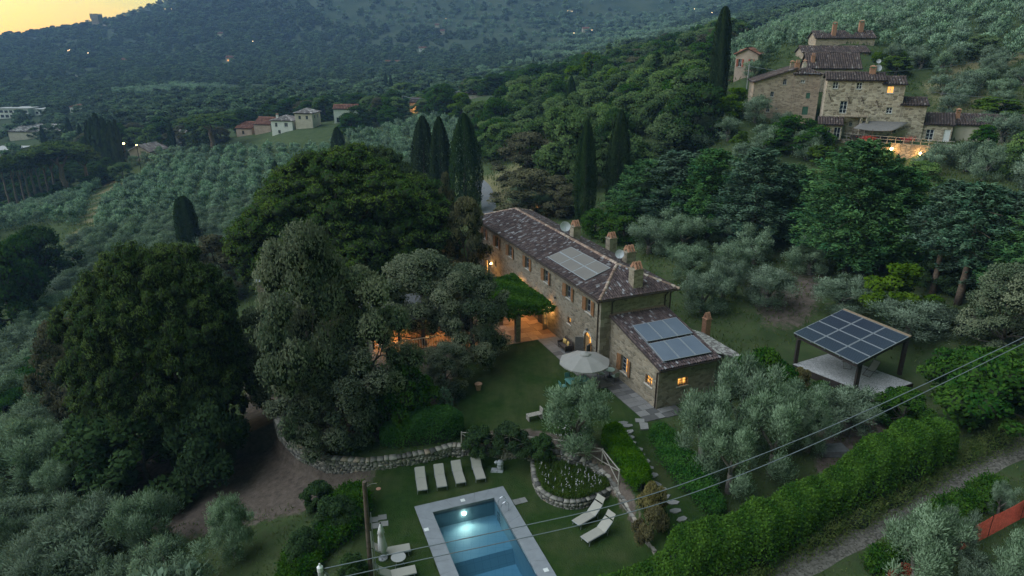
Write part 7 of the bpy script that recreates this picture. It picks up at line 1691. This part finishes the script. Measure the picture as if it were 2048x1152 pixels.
# ground floor porch, balcony and awning belong to the farmhouse
inv=Matrix.Translation(-Vector(big.location))
def bw(mb,name,mat): o=mb.build(name,mat,big); o.data.transform(inv); return o
m=MB(); wall_mesh(m,hm(-1.2,-2.6),U_,3.6,2.3,[(.3,1.9,.9,1.9),(2.4,3.4,.05,2.0)]); wall_mesh(m,hm(2.4,-2.6),V_,2.6,2.3,[]); wall_mesh(m,hm(-1.2,0),-V_,2.6,2.3,[]); 
o=keepmesh(m,'porch_wall',M['hamlet_stone'],big); o.data.transform(inv)
for op_,k in (((.3,1.9,.9,1.9),4),((2.4,3.4,.05,2.0),2)):
    before=set(bpy.data.objects); window(big,hm(-1.2,-2.6),U_,op_,[None]*k,cols=k,rows=1 if k==4 else 2,depth=.1,fm='white_paint',sill=False)
    for q in set(bpy.data.objects)-before: q.data.transform(inv)
before=set(bpy.data.objects); sp_=math.atan2(1.0,2.9); tiles('porch_tiles',hm(-1.4,-2.95,2.35),U_,V_*math.cos(sp_)+np.array([0,0,math.sin(sp_)]),4.0,lambda q:(0,2.95/math.cos(sp_)),'hamlet_tile',big,sp=.40,tl=.9,rad=.16,white=.1)
for q in set(bpy.data.objects)-before: q.data.transform(inv)
m=MB(); m.hull8([tuple(hm(u,v,z)) for z in (3.62,3.80) for u,v in ((2.45,-1.5),(6.2,-1.5),(6.2,-.003),(2.45,-.003))]); bw(m,'balcony',M['hamlet_brown'])
m=MB()
for k in range(16): m.beam(hm(2.5+k*.24,-1.42,3.80),hm(2.5+k*.24,-1.42,4.6),.03,.03)
m.beam(hm(2.45,-1.42,4.62),hm(6.2,-1.42,4.62),.05,.05); o=bw(m,'balcony_railing',M['pole_wood']); o['kind']='stuff'
for u in (5.2,6.1): m=MB(); m.beam(hm(u,-1.3,0),hm(u,-1.3,3.62),.3,.3); bw(m,'pillar',M['hamlet_stone'])
for u,z0,z1 in ((.2,7.9,6.9),(3.2,7.4,6.4),(5.3,7.4,6.4),(7.6,6.9,5.9)):
    m=MB(); m.beam(hm(u-.5,-.12,z0-.6),hm(u+.05,-.06,z1-.75),.10,.10); bw(m,'wall_tie',M['pole_wood'])
aw=thing('awning','sagging grey brown awning on thin posts before the stone farmhouse','awning',tuple(hm(8,-2,0))); ia=Matrix.Translation(-Vector(aw.location)); V=[];Fq=[]; g=10
for i in range(g+1):
    for j in range(g+1):
        s,t_=i/g,j/g; p=(hm(5.6,-.3,3.0)*(1-s)+hm(12.4,-.3,3.0)*s)*(1-t_)+(hm(3.9,-4.2,2.15)*(1-s)+hm(9.6,-4.6,2.0)*s)*t_; p=p+[0,0,-.22*math.sin(math.pi*s)*t_-.12*math.sin(math.pi*t_)]; V.append(p-np.array(aw.location))
for i in range(g):
    for j in range(g): k=i*(g+1)+j; Fq.append((k,k+1,k+g+2,k+g+1))
o=link('cloth',np_mesh('cloth',np.array(V),np.array(Fq),M['awning_cloth'],smooth_=True),aw); o.modifiers.new('s','SOLIDIFY').thickness=.04
for p in (hm(3.95,-4.15,0),hm(6.8,-4.35,0),hm(9.55,-4.5,0)): m=MB(); m.tube([p,p+[0,0,2.1]],.04,6); o=m.build('post',M['pole_wood'],aw); o.data.transform(ia)
for u,v,lab in ((6.5,-3.9,'red flowering plants under the awning edge'),(12.3,-3.2,'reddish plants at the terrace railing right of the awning')):
    P=hm(u,v,0); t=thing('red_flower_box',lab,'flowers',P); m=MB(); m.box((-.7,-.2,0),(.7,.2,.4)); m.build('planter',M['terracotta'],t); r=np.random.default_rng(int(u*9)); n=500; Q=r.normal(size=(n,3))*[.6,.25,.16]+[0,0,.6]; V,F=cards(Q,r.normal(size=(n,3)),r.normal(size=(n,3)),np.full(n,.16),np.full(n,.12)); link('blooms',np_mesh('blooms',V,F,M['flower_red']),t)
for u,v in ((4.6,-3.4),(8.6,-3.2),(11.2,-3.0)):
    t=thing('terrace_bench',{4.6:'dark bench under the left end of the awning',8.6:'dark bench under the middle of the awning',11.2:'dark bench right of the awning'}[u],'bench',tuple(hm(u,v,0)),HT); m=MB(); m.box((-.8,-.3,.35),(.8,.3,.42)); m.build('seat',M['dark_wood'],t); m=MB(); m.box((-.8,.25,.42),(.8,.32,.9)); m.build('backrest',M['dark_wood'],t)
    for s in (-1,1): m=MB(); m.box((s*.7-.04,-.28,0),(s*.7+.04,.28,.35)); m.build('leg',M['dark_wood'],t)
# terrace retaining wall with its two lamps
edge=[np.array(p) for p in VEDGE]
rw=thing('terrace_wall','tall stone terrace wall of the hamlet lit by two orange lamps','wall',tuple(edge[0]))
m=MB()
for a,b in zip(edge,edge[1:]):
    d=(b-a); d[2]=0; d/=np.linalg.norm(d); n=np.array([d[1],-d[0],0]); m.hull8([tuple(p) for p in (a+n*.5+[0,0,-5.5],b+n*.5+[0,0,-5.5],b-n*.4+[0,0,-5.5],a-n*.4+[0,0,-5.5],a+n*.05+[0,0,.12],b+n*.05+[0,0,.12],b-n*.4+[0,0,.12],a-n*.4+[0,0,.12])])
o=m.build('wall',M['terrace_stone'],rw); o.data.transform(Matrix.Translation(-Vector(rw.location)))
m=MB()
for a,b in zip(edge,edge[1:]):
    k=4
    for i in range(k): p=a+(b-a)*i/k; m.beam(p+[0,0,.1],p+[0,0,1.05],.06,.06)
    m.beam(a+[0,0,1.05],b+[0,0,1.05],.06,.06); m.beam(a+[0,0,.6],b+[0,0,.6],.05,.05)
fo=m.build('terrace_railing',M['fence_wood']); tag(fo,'thin wooden railing along the edge of the hamlet terrace','railing'); fo['kind']='stuff'
for i,(px,py) in enumerate((QX(752,928),QX(1056,978))):
    best=None
    for a,b in zip(edge,edge[1:]):
        d=(b-a); d[2]=0; d/=np.linalg.norm(d); n=np.array([d[1],-d[0],0]); P=onplane(px,py,a+n*.45,n); s=(P-a)@d
        if -.5<=s<=np.linalg.norm((b-a)[:2])+.5: best=(P,n)
    P,n=best; P=P+n*.25; t=thing('wall_lantern',['glowing orange wall lantern nearer the conifers on the terrace wall','glowing orange wall lantern nearer the right edge on the terrace wall'][i],'wall lamp',P)
    m=MB(); m.lathe([(.05,-.22),(.20,-.05),(.20,.10),(.05,.22)],10); m.build('globe',M['bulb_warm'],t); m=MB(); m.beam((0,0,.15),tuple(-n*.35+[0,0,.25]),.05,.05); m.build('bracket',M['black_metal'],t)
    lamp('wall_lantern_light',P+n*.5+[0,0,-.05],28,(1,.50,.10),.15)
# houses left of the farmhouse
LA=R(-13); A1=aty(1502,222,129); A1[2]-=.5
h1,w1,u1,v1=house('stone_barn_house','brown stone house with one long slanting roof left of the farmhouse',A1,LA,6.8,9,5.6,'leanl',2.3,'hamlet_brown',ops={'front':[(3.0,3.6,3.1,4.0,'dark'),(4.9,5.5,5.2,6.2,'dark'),(2.6,3.2,.4,1.4,'dark'),(4.2,4.5,.9,1.2,'dark')]},sp=.40)
h2,w2,u2,v2=house('stone_tower_house','narrow stone house with hipped roof and green door between barn and farmhouse',w1(6.82,-.35),LA,4.3,6.5,7.0,'hip',.9,'hamlet_brown',ops={'front':[(2.2,2.9,2.9,3.9,'door','green_paint'),(1.0,1.7,5.6,6.1,'window'),(1.9,2.9,.05,1.5,'door','green_paint')]},sp=.40)
stack(h2,w2(.3,1.5,7.3),.8,1.5,u2,'brick_red','tent'); stack(h2,w2(2.0,4.6,7.6),.6,1.2,u2,'plaster_beige'); stack(h2,w2(-.3,3.4,7.4),.7,1.3,u2,'hamlet_brown')
A3=aty(1608,198,140); A3[2]+=-1
h3,w3,u3,v3=house('stone_house','stone house with wide dark tile roof behind the narrow tower house',A3,R(-12),9.5,8,6.9,'gable',2.6,'hamlet_brown',ops={'right':[(4.2,4.8,7.2,8.0,'dark')]},sp=.40)
stack(h3,w3(.9,1.5,7.3),.7,1.7,u3,'brick_red','tent')
A4=aty(1465,176,150); A4[2]-=1.2
h4,w4,u4,v4=house('pink_house','tall narrow pinkish house with red shutters beside the tallest cypress',A4,R(-24),4.4,9.0,8.0,'gable',1.1,'plaster_pink','red_tile',ops={'front':[(.6,1.3,5.5,7.0,'window','red_paint'),(2.9,3.5,5.5,7.0,'window','red_paint'),(2.6,3.0,1.2,2.4,'window','red_paint')]},sp=.45,ridge_axis='v')
stack(h4,w4(.9,.8,7.0),.8,1.3,u4)
m=MB(); m.hull8([tuple(w4(u,v,z)) for (u,v,z) in ((-1.4,.3,2.5),(.02,.3,2.9),(.02,3.2,2.9),(-1.4,3.2,2.5),(-1.4,.3,2.62),(.02,.3,3.02),(.02,3.2,3.02),(-1.4,3.2,2.62))]); o=m.build('porch_roof',M['red_tile'],h4); o.data.transform(Matrix.Translation(-Vector(h4.location)))
A5=aty(1604,127,163); A5[2]-=1.5
h5,w5,u5,v5=house('stone_house','stone house with brown roof on the upper level of the hamlet, front one',A5,R(-8),14,7,3.9,'gable',1.2,'hamlet_brown',ops={'front':[],'right':[(3,3.8,.8,2.0,'dark')]},sp=.45)
A6=aty(1628,110,172); A6[2]-=.8
h6,w6,u6,v6=house('stone_house','topmost stone house of the hamlet with two tall chimneys',A6,R(-10),13,8,4.6,'gable',1.5,'hamlet_brown',ops={},sp=.45,ridge_axis='u'); stack(h6,w6(4,1.2,5),.9,2.6,u6); stack(h6,w6(10.5,3.5,5.6),1.0,2.4,u6)
A7=aty(1500,188,146); A7[2]-=1
h7,w7,u7,v7=house('stone_house','small stone house with dark roof between the pink house and the barn',A7,R(-15),7.5,6,3.4,'gable',1.2,'hamlet_brown',ops={'front':[(1,1.6,1.6,2.5,'dark'),(3,3.6,1.6,2.6,'dark')]},sp=.45)
for P,lk,rd,lab in ((hm(7.0,3.5,10.4),(-.4,-1,.3),.55,'grey satellite dish on the ridge of the stone farmhouse'),(hm(7.0,4.2,11.5),(-.6,-1,.2),.36,'small white satellite dish above the grey one on the farmhouse')): dish(None,P,lk,rd,lab,mast=.8)
for pix,Y0,Y1,lab in (([(1462,168),(1400,195),(1350,205)],140,120,'thin cable from the pink house down to the cypress'),([(1495,132),(1560,142),(1640,148)],146,122,'thin cable between the pink house and the farmhouse'),([(1760,145),(1900,132),(2080,100)],120,128,'thin cable from the farmhouse roof to the right edge'),([(1862,184),(1950,193),(2080,206)],112,108,'thin cable across the slope right of the farmhouse')):
    pts=[aty(px,py,Y0+(Y1-Y0)*i/(len(pix)-1)) for i,(px,py) in enumerate(pix)]; m=MB(); m.tube(curve3(pts,5),.03,5); tag(m.build('overhead_cable',M['wire_grey']),lab,'cable','overhead cables of the hamlet')
P=aty(1493,182,141); t=thing('utility_pole','slim pale utility pole before the pink house','utility pole',P); m=MB(); m.tube([(0,0,-2),(0,0,5.3)],.13,7); m.build('pole',M['plaster_grey'],t)

# ---------------------------------------------------------------- scattered houses of the valley
def vh(px,py,Y,wpx,name,label,ang,W,H,roof,rise,mat,tmat,ops=None,**k):
    P=ground(px,py); k_=P[1]/Y; Y=P[1]; W*=k_; H*=k_; rise*=k_; ops={a:[(*[q*k_ for q in o[:4]],*o[4:]) for o in b] for a,b in (ops or {}).items()}; dep=Y*CP-(P[2]-CAMZ)*SP; L=wpx*dep/FPX/max(.35,math.cos(ang)); z=min(P[2],float(gz(P[0],P[1]))+.3) if False else P[2]
    return house(name,label,(P[0],P[1],z),ang,L,W,H,roof,rise,mat,tmat,ops,sp=k.pop('sp',.6),tl=1.4,base=3,**k)
win=lambda u,z,w=.5,h=.65:(u-w,u+w,z-h,z+h,'dark')
t,w,u,v=vh(545,272,262,44,'white_villa','white two storey villa with grey roof, nearer of the twin villas',R(-8),9,5.6,'hip',1.6,'plaster_white','grey_tile',{'front':[win(2,4.2,.45,.7),(5.2,6.6,3.5,4.9,'window'),win(3,1.6)]}); stack(t,w(1,4,6.2),.8,1.6,u,'plaster_white')
vh(592,258,276,36,'white_villa','cream two storey villa with dark grey roof, farther of the twin villas',R(-8),8,6.0,'hip',1.6,'plaster_beige','grey_tile',{'front':[win(2,4.5),win(5,4.5)],'right':[win(2.5,4.6),win(5.5,4.6)]})
vh(474,274,270,34,'pink_house','long pinkish house with faded red roof left of the twin villas',R(-14),8,3.4,'gable',2.0,'plaster_pink','red_tile',{'front':[win(3,1.8)]}); vh(510,270,274,36,'pink_house','wide red roofed house directly beside the twin villas',R(-14),9,4.2,'gable',2.2,'plaster_pink','red_tile',{})
vh(669,247,290,46,'white_house','white house with brown roof and open lower floor right of the twin villas',R(6),9,5.8,'gable',1.3,'plaster_white','red_tile',{'front':[(1,8.0,.4,2.4,'dark')]},group=None)
t,w,u,v=vh(820,226,318,38,'stone_house','small stone house in the valley with an orange light at its wall',R(-12),8,4.6,'gable',1.7,'hamlet_brown','hamlet_tile',{'front':[win(6,3.0)]}); 
P=w(3.2,-.5,1.0); m=MB(); m.lathe([(.1,-.25),(.3,0),(.1,.25)],8,tuple(P-np.array(t.location))); m.build('wall_lamp',M['bulb_warm'],t); lamp('stone_house_light',P+np.array([.1,-.5,.4]),110,(1,.5,.12),.3)
vh(925,203,315,64,'farmhouse','low farmhouse with wide pale tile roof among the valley trees',R(-6),12,3.0,'hip',2.2,'plaster_beige','hamlet_tile',{},white=.3)
vh(262,322,235,46,'beige_house','small beige house with dark gable roof at the head of the grove',R(-14),9,3.4,'gable',2.0,'plaster_beige','grey_tile',{'front':[(4.4,6.0,.1,2.0,'dark')]},ridge_axis='v',white=.05)
vh(352,296,250,16,'white_house','narrow white house front beside the lone valley cypress',R(-10),8,4.5,'gable',1.2,'plaster_white','grey_tile',{'front':[]})
vh(20,282,345,170,'greenhouse_shed','long low grey shed roof behind the umbrella pines',R(-4),26,4.5,'gable',2.0,'plaster_beige','grey_tile',{},cat='shed',white=.5,sp=1.2)
vh(-30,320,290,60,'building_yard_shed','low beige building yard wall at the left edge',R(0),12,4,'flat',.3,'plaster_beige','grey_tile',{},cat='shed')
vh(0,238,480,62,'white_building','wide white flat roofed building at the left edge of the valley',R(-3),14,7.0,'flat',.5,'plaster_white','grey_tile',{'front':[(1+3.4*i,3.4+3.4*i,4.2,5.8,'dark') for i in range(6)]+[(1+3.4*i,3.4+3.4*i,1,2.8,'dark') for i in range(6)]},ov=.6)
vh(70,232,500,34,'white_building','lower white flat roofed annex right of the wide white building',R(-3),12,4.6,'flat',.5,'plaster_white','grey_tile',{'front':[(1+3.2*i,3+3.2*i,1.5,3,'dark') for i in range(3)]},ov=.6)
vh(142,229,470,26,'white_house','small white house with red roof in the left valley',R(-10),9,4.8,'hip',1.6,'plaster_white','red_tile',{'front':[win(2,2.6),win(5,2.6)]}); vh(200,206,560,16,'white_house','distant white house with pinkish roof behind the left valley trees',R(-10),9,4.8,'gable',1.6,'plaster_white','red_tile',{})
vh(142,158,760,28,'white_shed','distant long pale shed on the plain under the castle hill',R(0),10,3.4,'flat',.3,'plaster_beige','grey_tile',{},cat='shed'); vh(838,104,980,14,'white_house','tiny white house alone on the far blue hillside',R(0),9,5,'gable',1.4,'plaster_white','red_tile',{'front':[win(3,3,.8,.8)]}); vh(848,101,990,6,'white_shed','tiny white shed right of the white house on the far hillside',R(0),5,3,'gable',1,'plaster_white','red_tile',{},cat='shed')
for px,py,Y,w_,lab in ((243,128,900,16,'faint pale farmhouse below the castle hill'),(435,75,1000,10,'faint house in the middle of the far hillside'),(1165,66,900,14,'house with bright lights on the far hillside right of centre'),(770,134,800,30,'pale low houses at the foot of the far hillside'),(870,58,1000,8,'small house high on the far hillside'),(880,70,980,9,'small reddish house high on the far hillside')): vh(px,py,Y,w_,'distant_farmhouse',lab,R(0),9,5,'gable',1.8,'plaster_beige','red_tile',{'front':[]})
vh(452,124,930,16,'distant_farmhouse','lit house glowing alone on the hillside below the ridge',R(0),9,5.5,'gable',1.8,'plaster_pink','red_tile',{'front':[(2,4,1,3,'lit'),(6,8,1,3,'lit')]})
# castle with its tower on the ridge
P=aty(187,62,1215); cast=thing('castle','old castle with square tower on the ridge against the sunset','castle',P)
m=MB(); m.box((0,0,-10),(11.5,11.5,24)); m.build('tower',M['hamlet_brown'],cast); m=MB(); m.box((-1.0,-1.0,19.0),(12.5,12.5,20.2)); m.box((-.9,-.9,20.203),(12.4,12.4,25.5))
for k in range(5): m.box((-.9+k*2.8,-.9,25.503),(.9+k*2.8,.2,27.0)); m.box((-.9+k*2.8,11.3,25.503),(.9+k*2.8,12.4,27.0))
m.build('battlements',M['hamlet_brown'],cast)
m=MB(); m.box((11.6,1,-10),(46,12,8)); m.hull8([(11.6,0,8.003),(46.5,0,8.003),(46.5,13,8.003),(11.6,13,8.003),(11.6,6,10.5),(46.5,6,10.5),(46.5,7,10.5),(11.6,7,10.5)]); m.build('wing',M['hamlet_stone'],cast)
for i in range(5): m=MB(); m.box((15+6*i,.9,3),(16.5+6*i,.99,5.2)); m.build('window',M['glass_dark'],cast)
# far lamps
def far_lamp(px,py,Y,lab,rad=.45,mat='bulb_far',h=5,grp='lights on the far hillside',z=None):
    P=aty(px,py,Y); g=float(gz(P[0],P[1])); t=thing('street_lamp',lab,'street lamp',(P[0],P[1],g),0,grp); hh=max(P[2]-g,h*.6) if P[2]-g<40 else h
    hh=P[2]-g if P[2]-g>1.2 else 3.0
    m=MB(); m.tube([(0,0,-.5),(0,0,hh)],.12,5); m.build('pole',M['black_metal'],t); m=MB(); m.lathe([(.05,hh-rad*.6),(rad,hh),(.05,hh+rad*.6)],8); m.build('globe',M[mat],t); return t
for px,py,Y in ((136,101,900),(139,100,905),(176,106,880),(330,18,1260),(343,18,1260),(352,17,1260),(361,16,1255),(828,8,1350),(836,8,1350),(1140,40,1150),(1135,42,1150),(1144,38,1150),(1184,60,950),(1148,66,930),(1116,7,1500),(1345,7,1500),(1357,8,1500),(892,37,1100),(509,110,980),(462,120,925),(457,121,925)): far_lamp(px,py,Y,'tiny warm street lamp glowing on the far hillside')
for px,py in ((188,58),(219,54),(237,60),(247,57)): far_lamp(px,py,1205,'tiny warm lamp shining at the foot of the castle',.6,grp='lamps of the castle')
for px,py,Y in ((1424,25,650),(1456,24,660),(1389,18,700)): far_lamp(px,py,Y,'tiny pale lamp on the terraced slope behind the tallest cypress',.35,grp='lamps of the terraced slope')
far_lamp(247,287,262,'yellow glowing street lamp in the dark cypress clump',.42,'bulb_warm',grp=None); far_lamp(273,290,250,'small orange lamp at the house by the cypress clump',.22,'bulb_warm',grp=None)
P=np.array(aty(247,287,258)); lamp('street_lamp_light',P+np.array([.3,-1.0,.2]),260,(1,.62,.08),.3)
# parked car and utility poles of the valley
P=aty(427,303,244); P[2]=float(gz(P[0],P[1]))+.0; t=thing('parked_car','small white car parked under the wide umbrella pine','car',P,R(70)); m=MB(); m.hull8([(-.8,-2,.35),(.8,-2,.35),(.8,2,.35),(-.8,2,.35),(-.75,-1.95,.9),(.75,-1.95,.9),(.75,1.9,.9),(-.75,1.9,.9)]); m.build('body',M['car_white'],t); m=MB(); m.hull8([(-.72,-1.7,.903),(.72,-1.7,.903),(.72,.9,.903),(-.72,.9,.903),(-.6,-1.3,1.45),(.6,-1.3,1.45),(.6,.3,1.45),(-.6,.3,1.45)]); m.build('cabin',M['glass_dark'],t)
for a in (-.78,.78):
    for b in (-1.25,1.25): m=MB(); m.tube([(a-.1,b,.32),(a+.1,b,.32)],.32,10); m.build('wheel',M['black_metal'],t)
for px,by,ty,Y,lab in ((806,224,192,300,'utility pole at the orange lit stone house, nearer the left'),(915,222,183,285,'utility pole in front of the wide tile roof')):
    A_=aty(px,by,Y); B_=aty(px,ty,Y); t=thing('utility_pole',lab,'utility pole',A_); m=MB(); m.tube([(0,0,-1),(0,0,B_[2]-A_[2])],.16,6); m.build('pole',M['fence_wood'],t)
m=MB(); m.tube(curve3([aty(806,192,300),aty(830,197,296),aty(880,197,290),aty(915,183,285),aty(935,195,283)],6),.07,5); tag(m.build('overhead_cable',M['wire_grey']),'sagging cable between the two utility poles of the valley','cable')
# outbuilding roof beside the holm oak, chimney and pale slab
P=ground(528,640); P2=aty(528,552,P[1]); t=thing('garden_shed','pale slab roof of a garden shed peeking out beside the tall holm oak','shed',(P2[0],P2[1],float(gz(P2[0],P2[1])))); hh=P2[2]-t.location.z
m=MB(); m.box((-.6,-1.2,-.5),(.8,1.2,hh-.25)); m.build('wall',M['villa_stone'],t); m=MB(); m.hull8([(-.8,-1.5,hh-.35),(1,-1.5,hh-.35),(1,1.5,hh+.1),(-.8,1.5,hh+.1),(-.8,-1.5,hh-.25),(1,-1.5,hh-.25),(1,1.5,hh+.2),(-.8,1.5,hh+.2)]); m.build('roof',M['coping'],t); m=MB(); m.box((.1,.7,hh),(.6,1.2,hh+.9)); m.build('chimney',M['brick_red'],t)
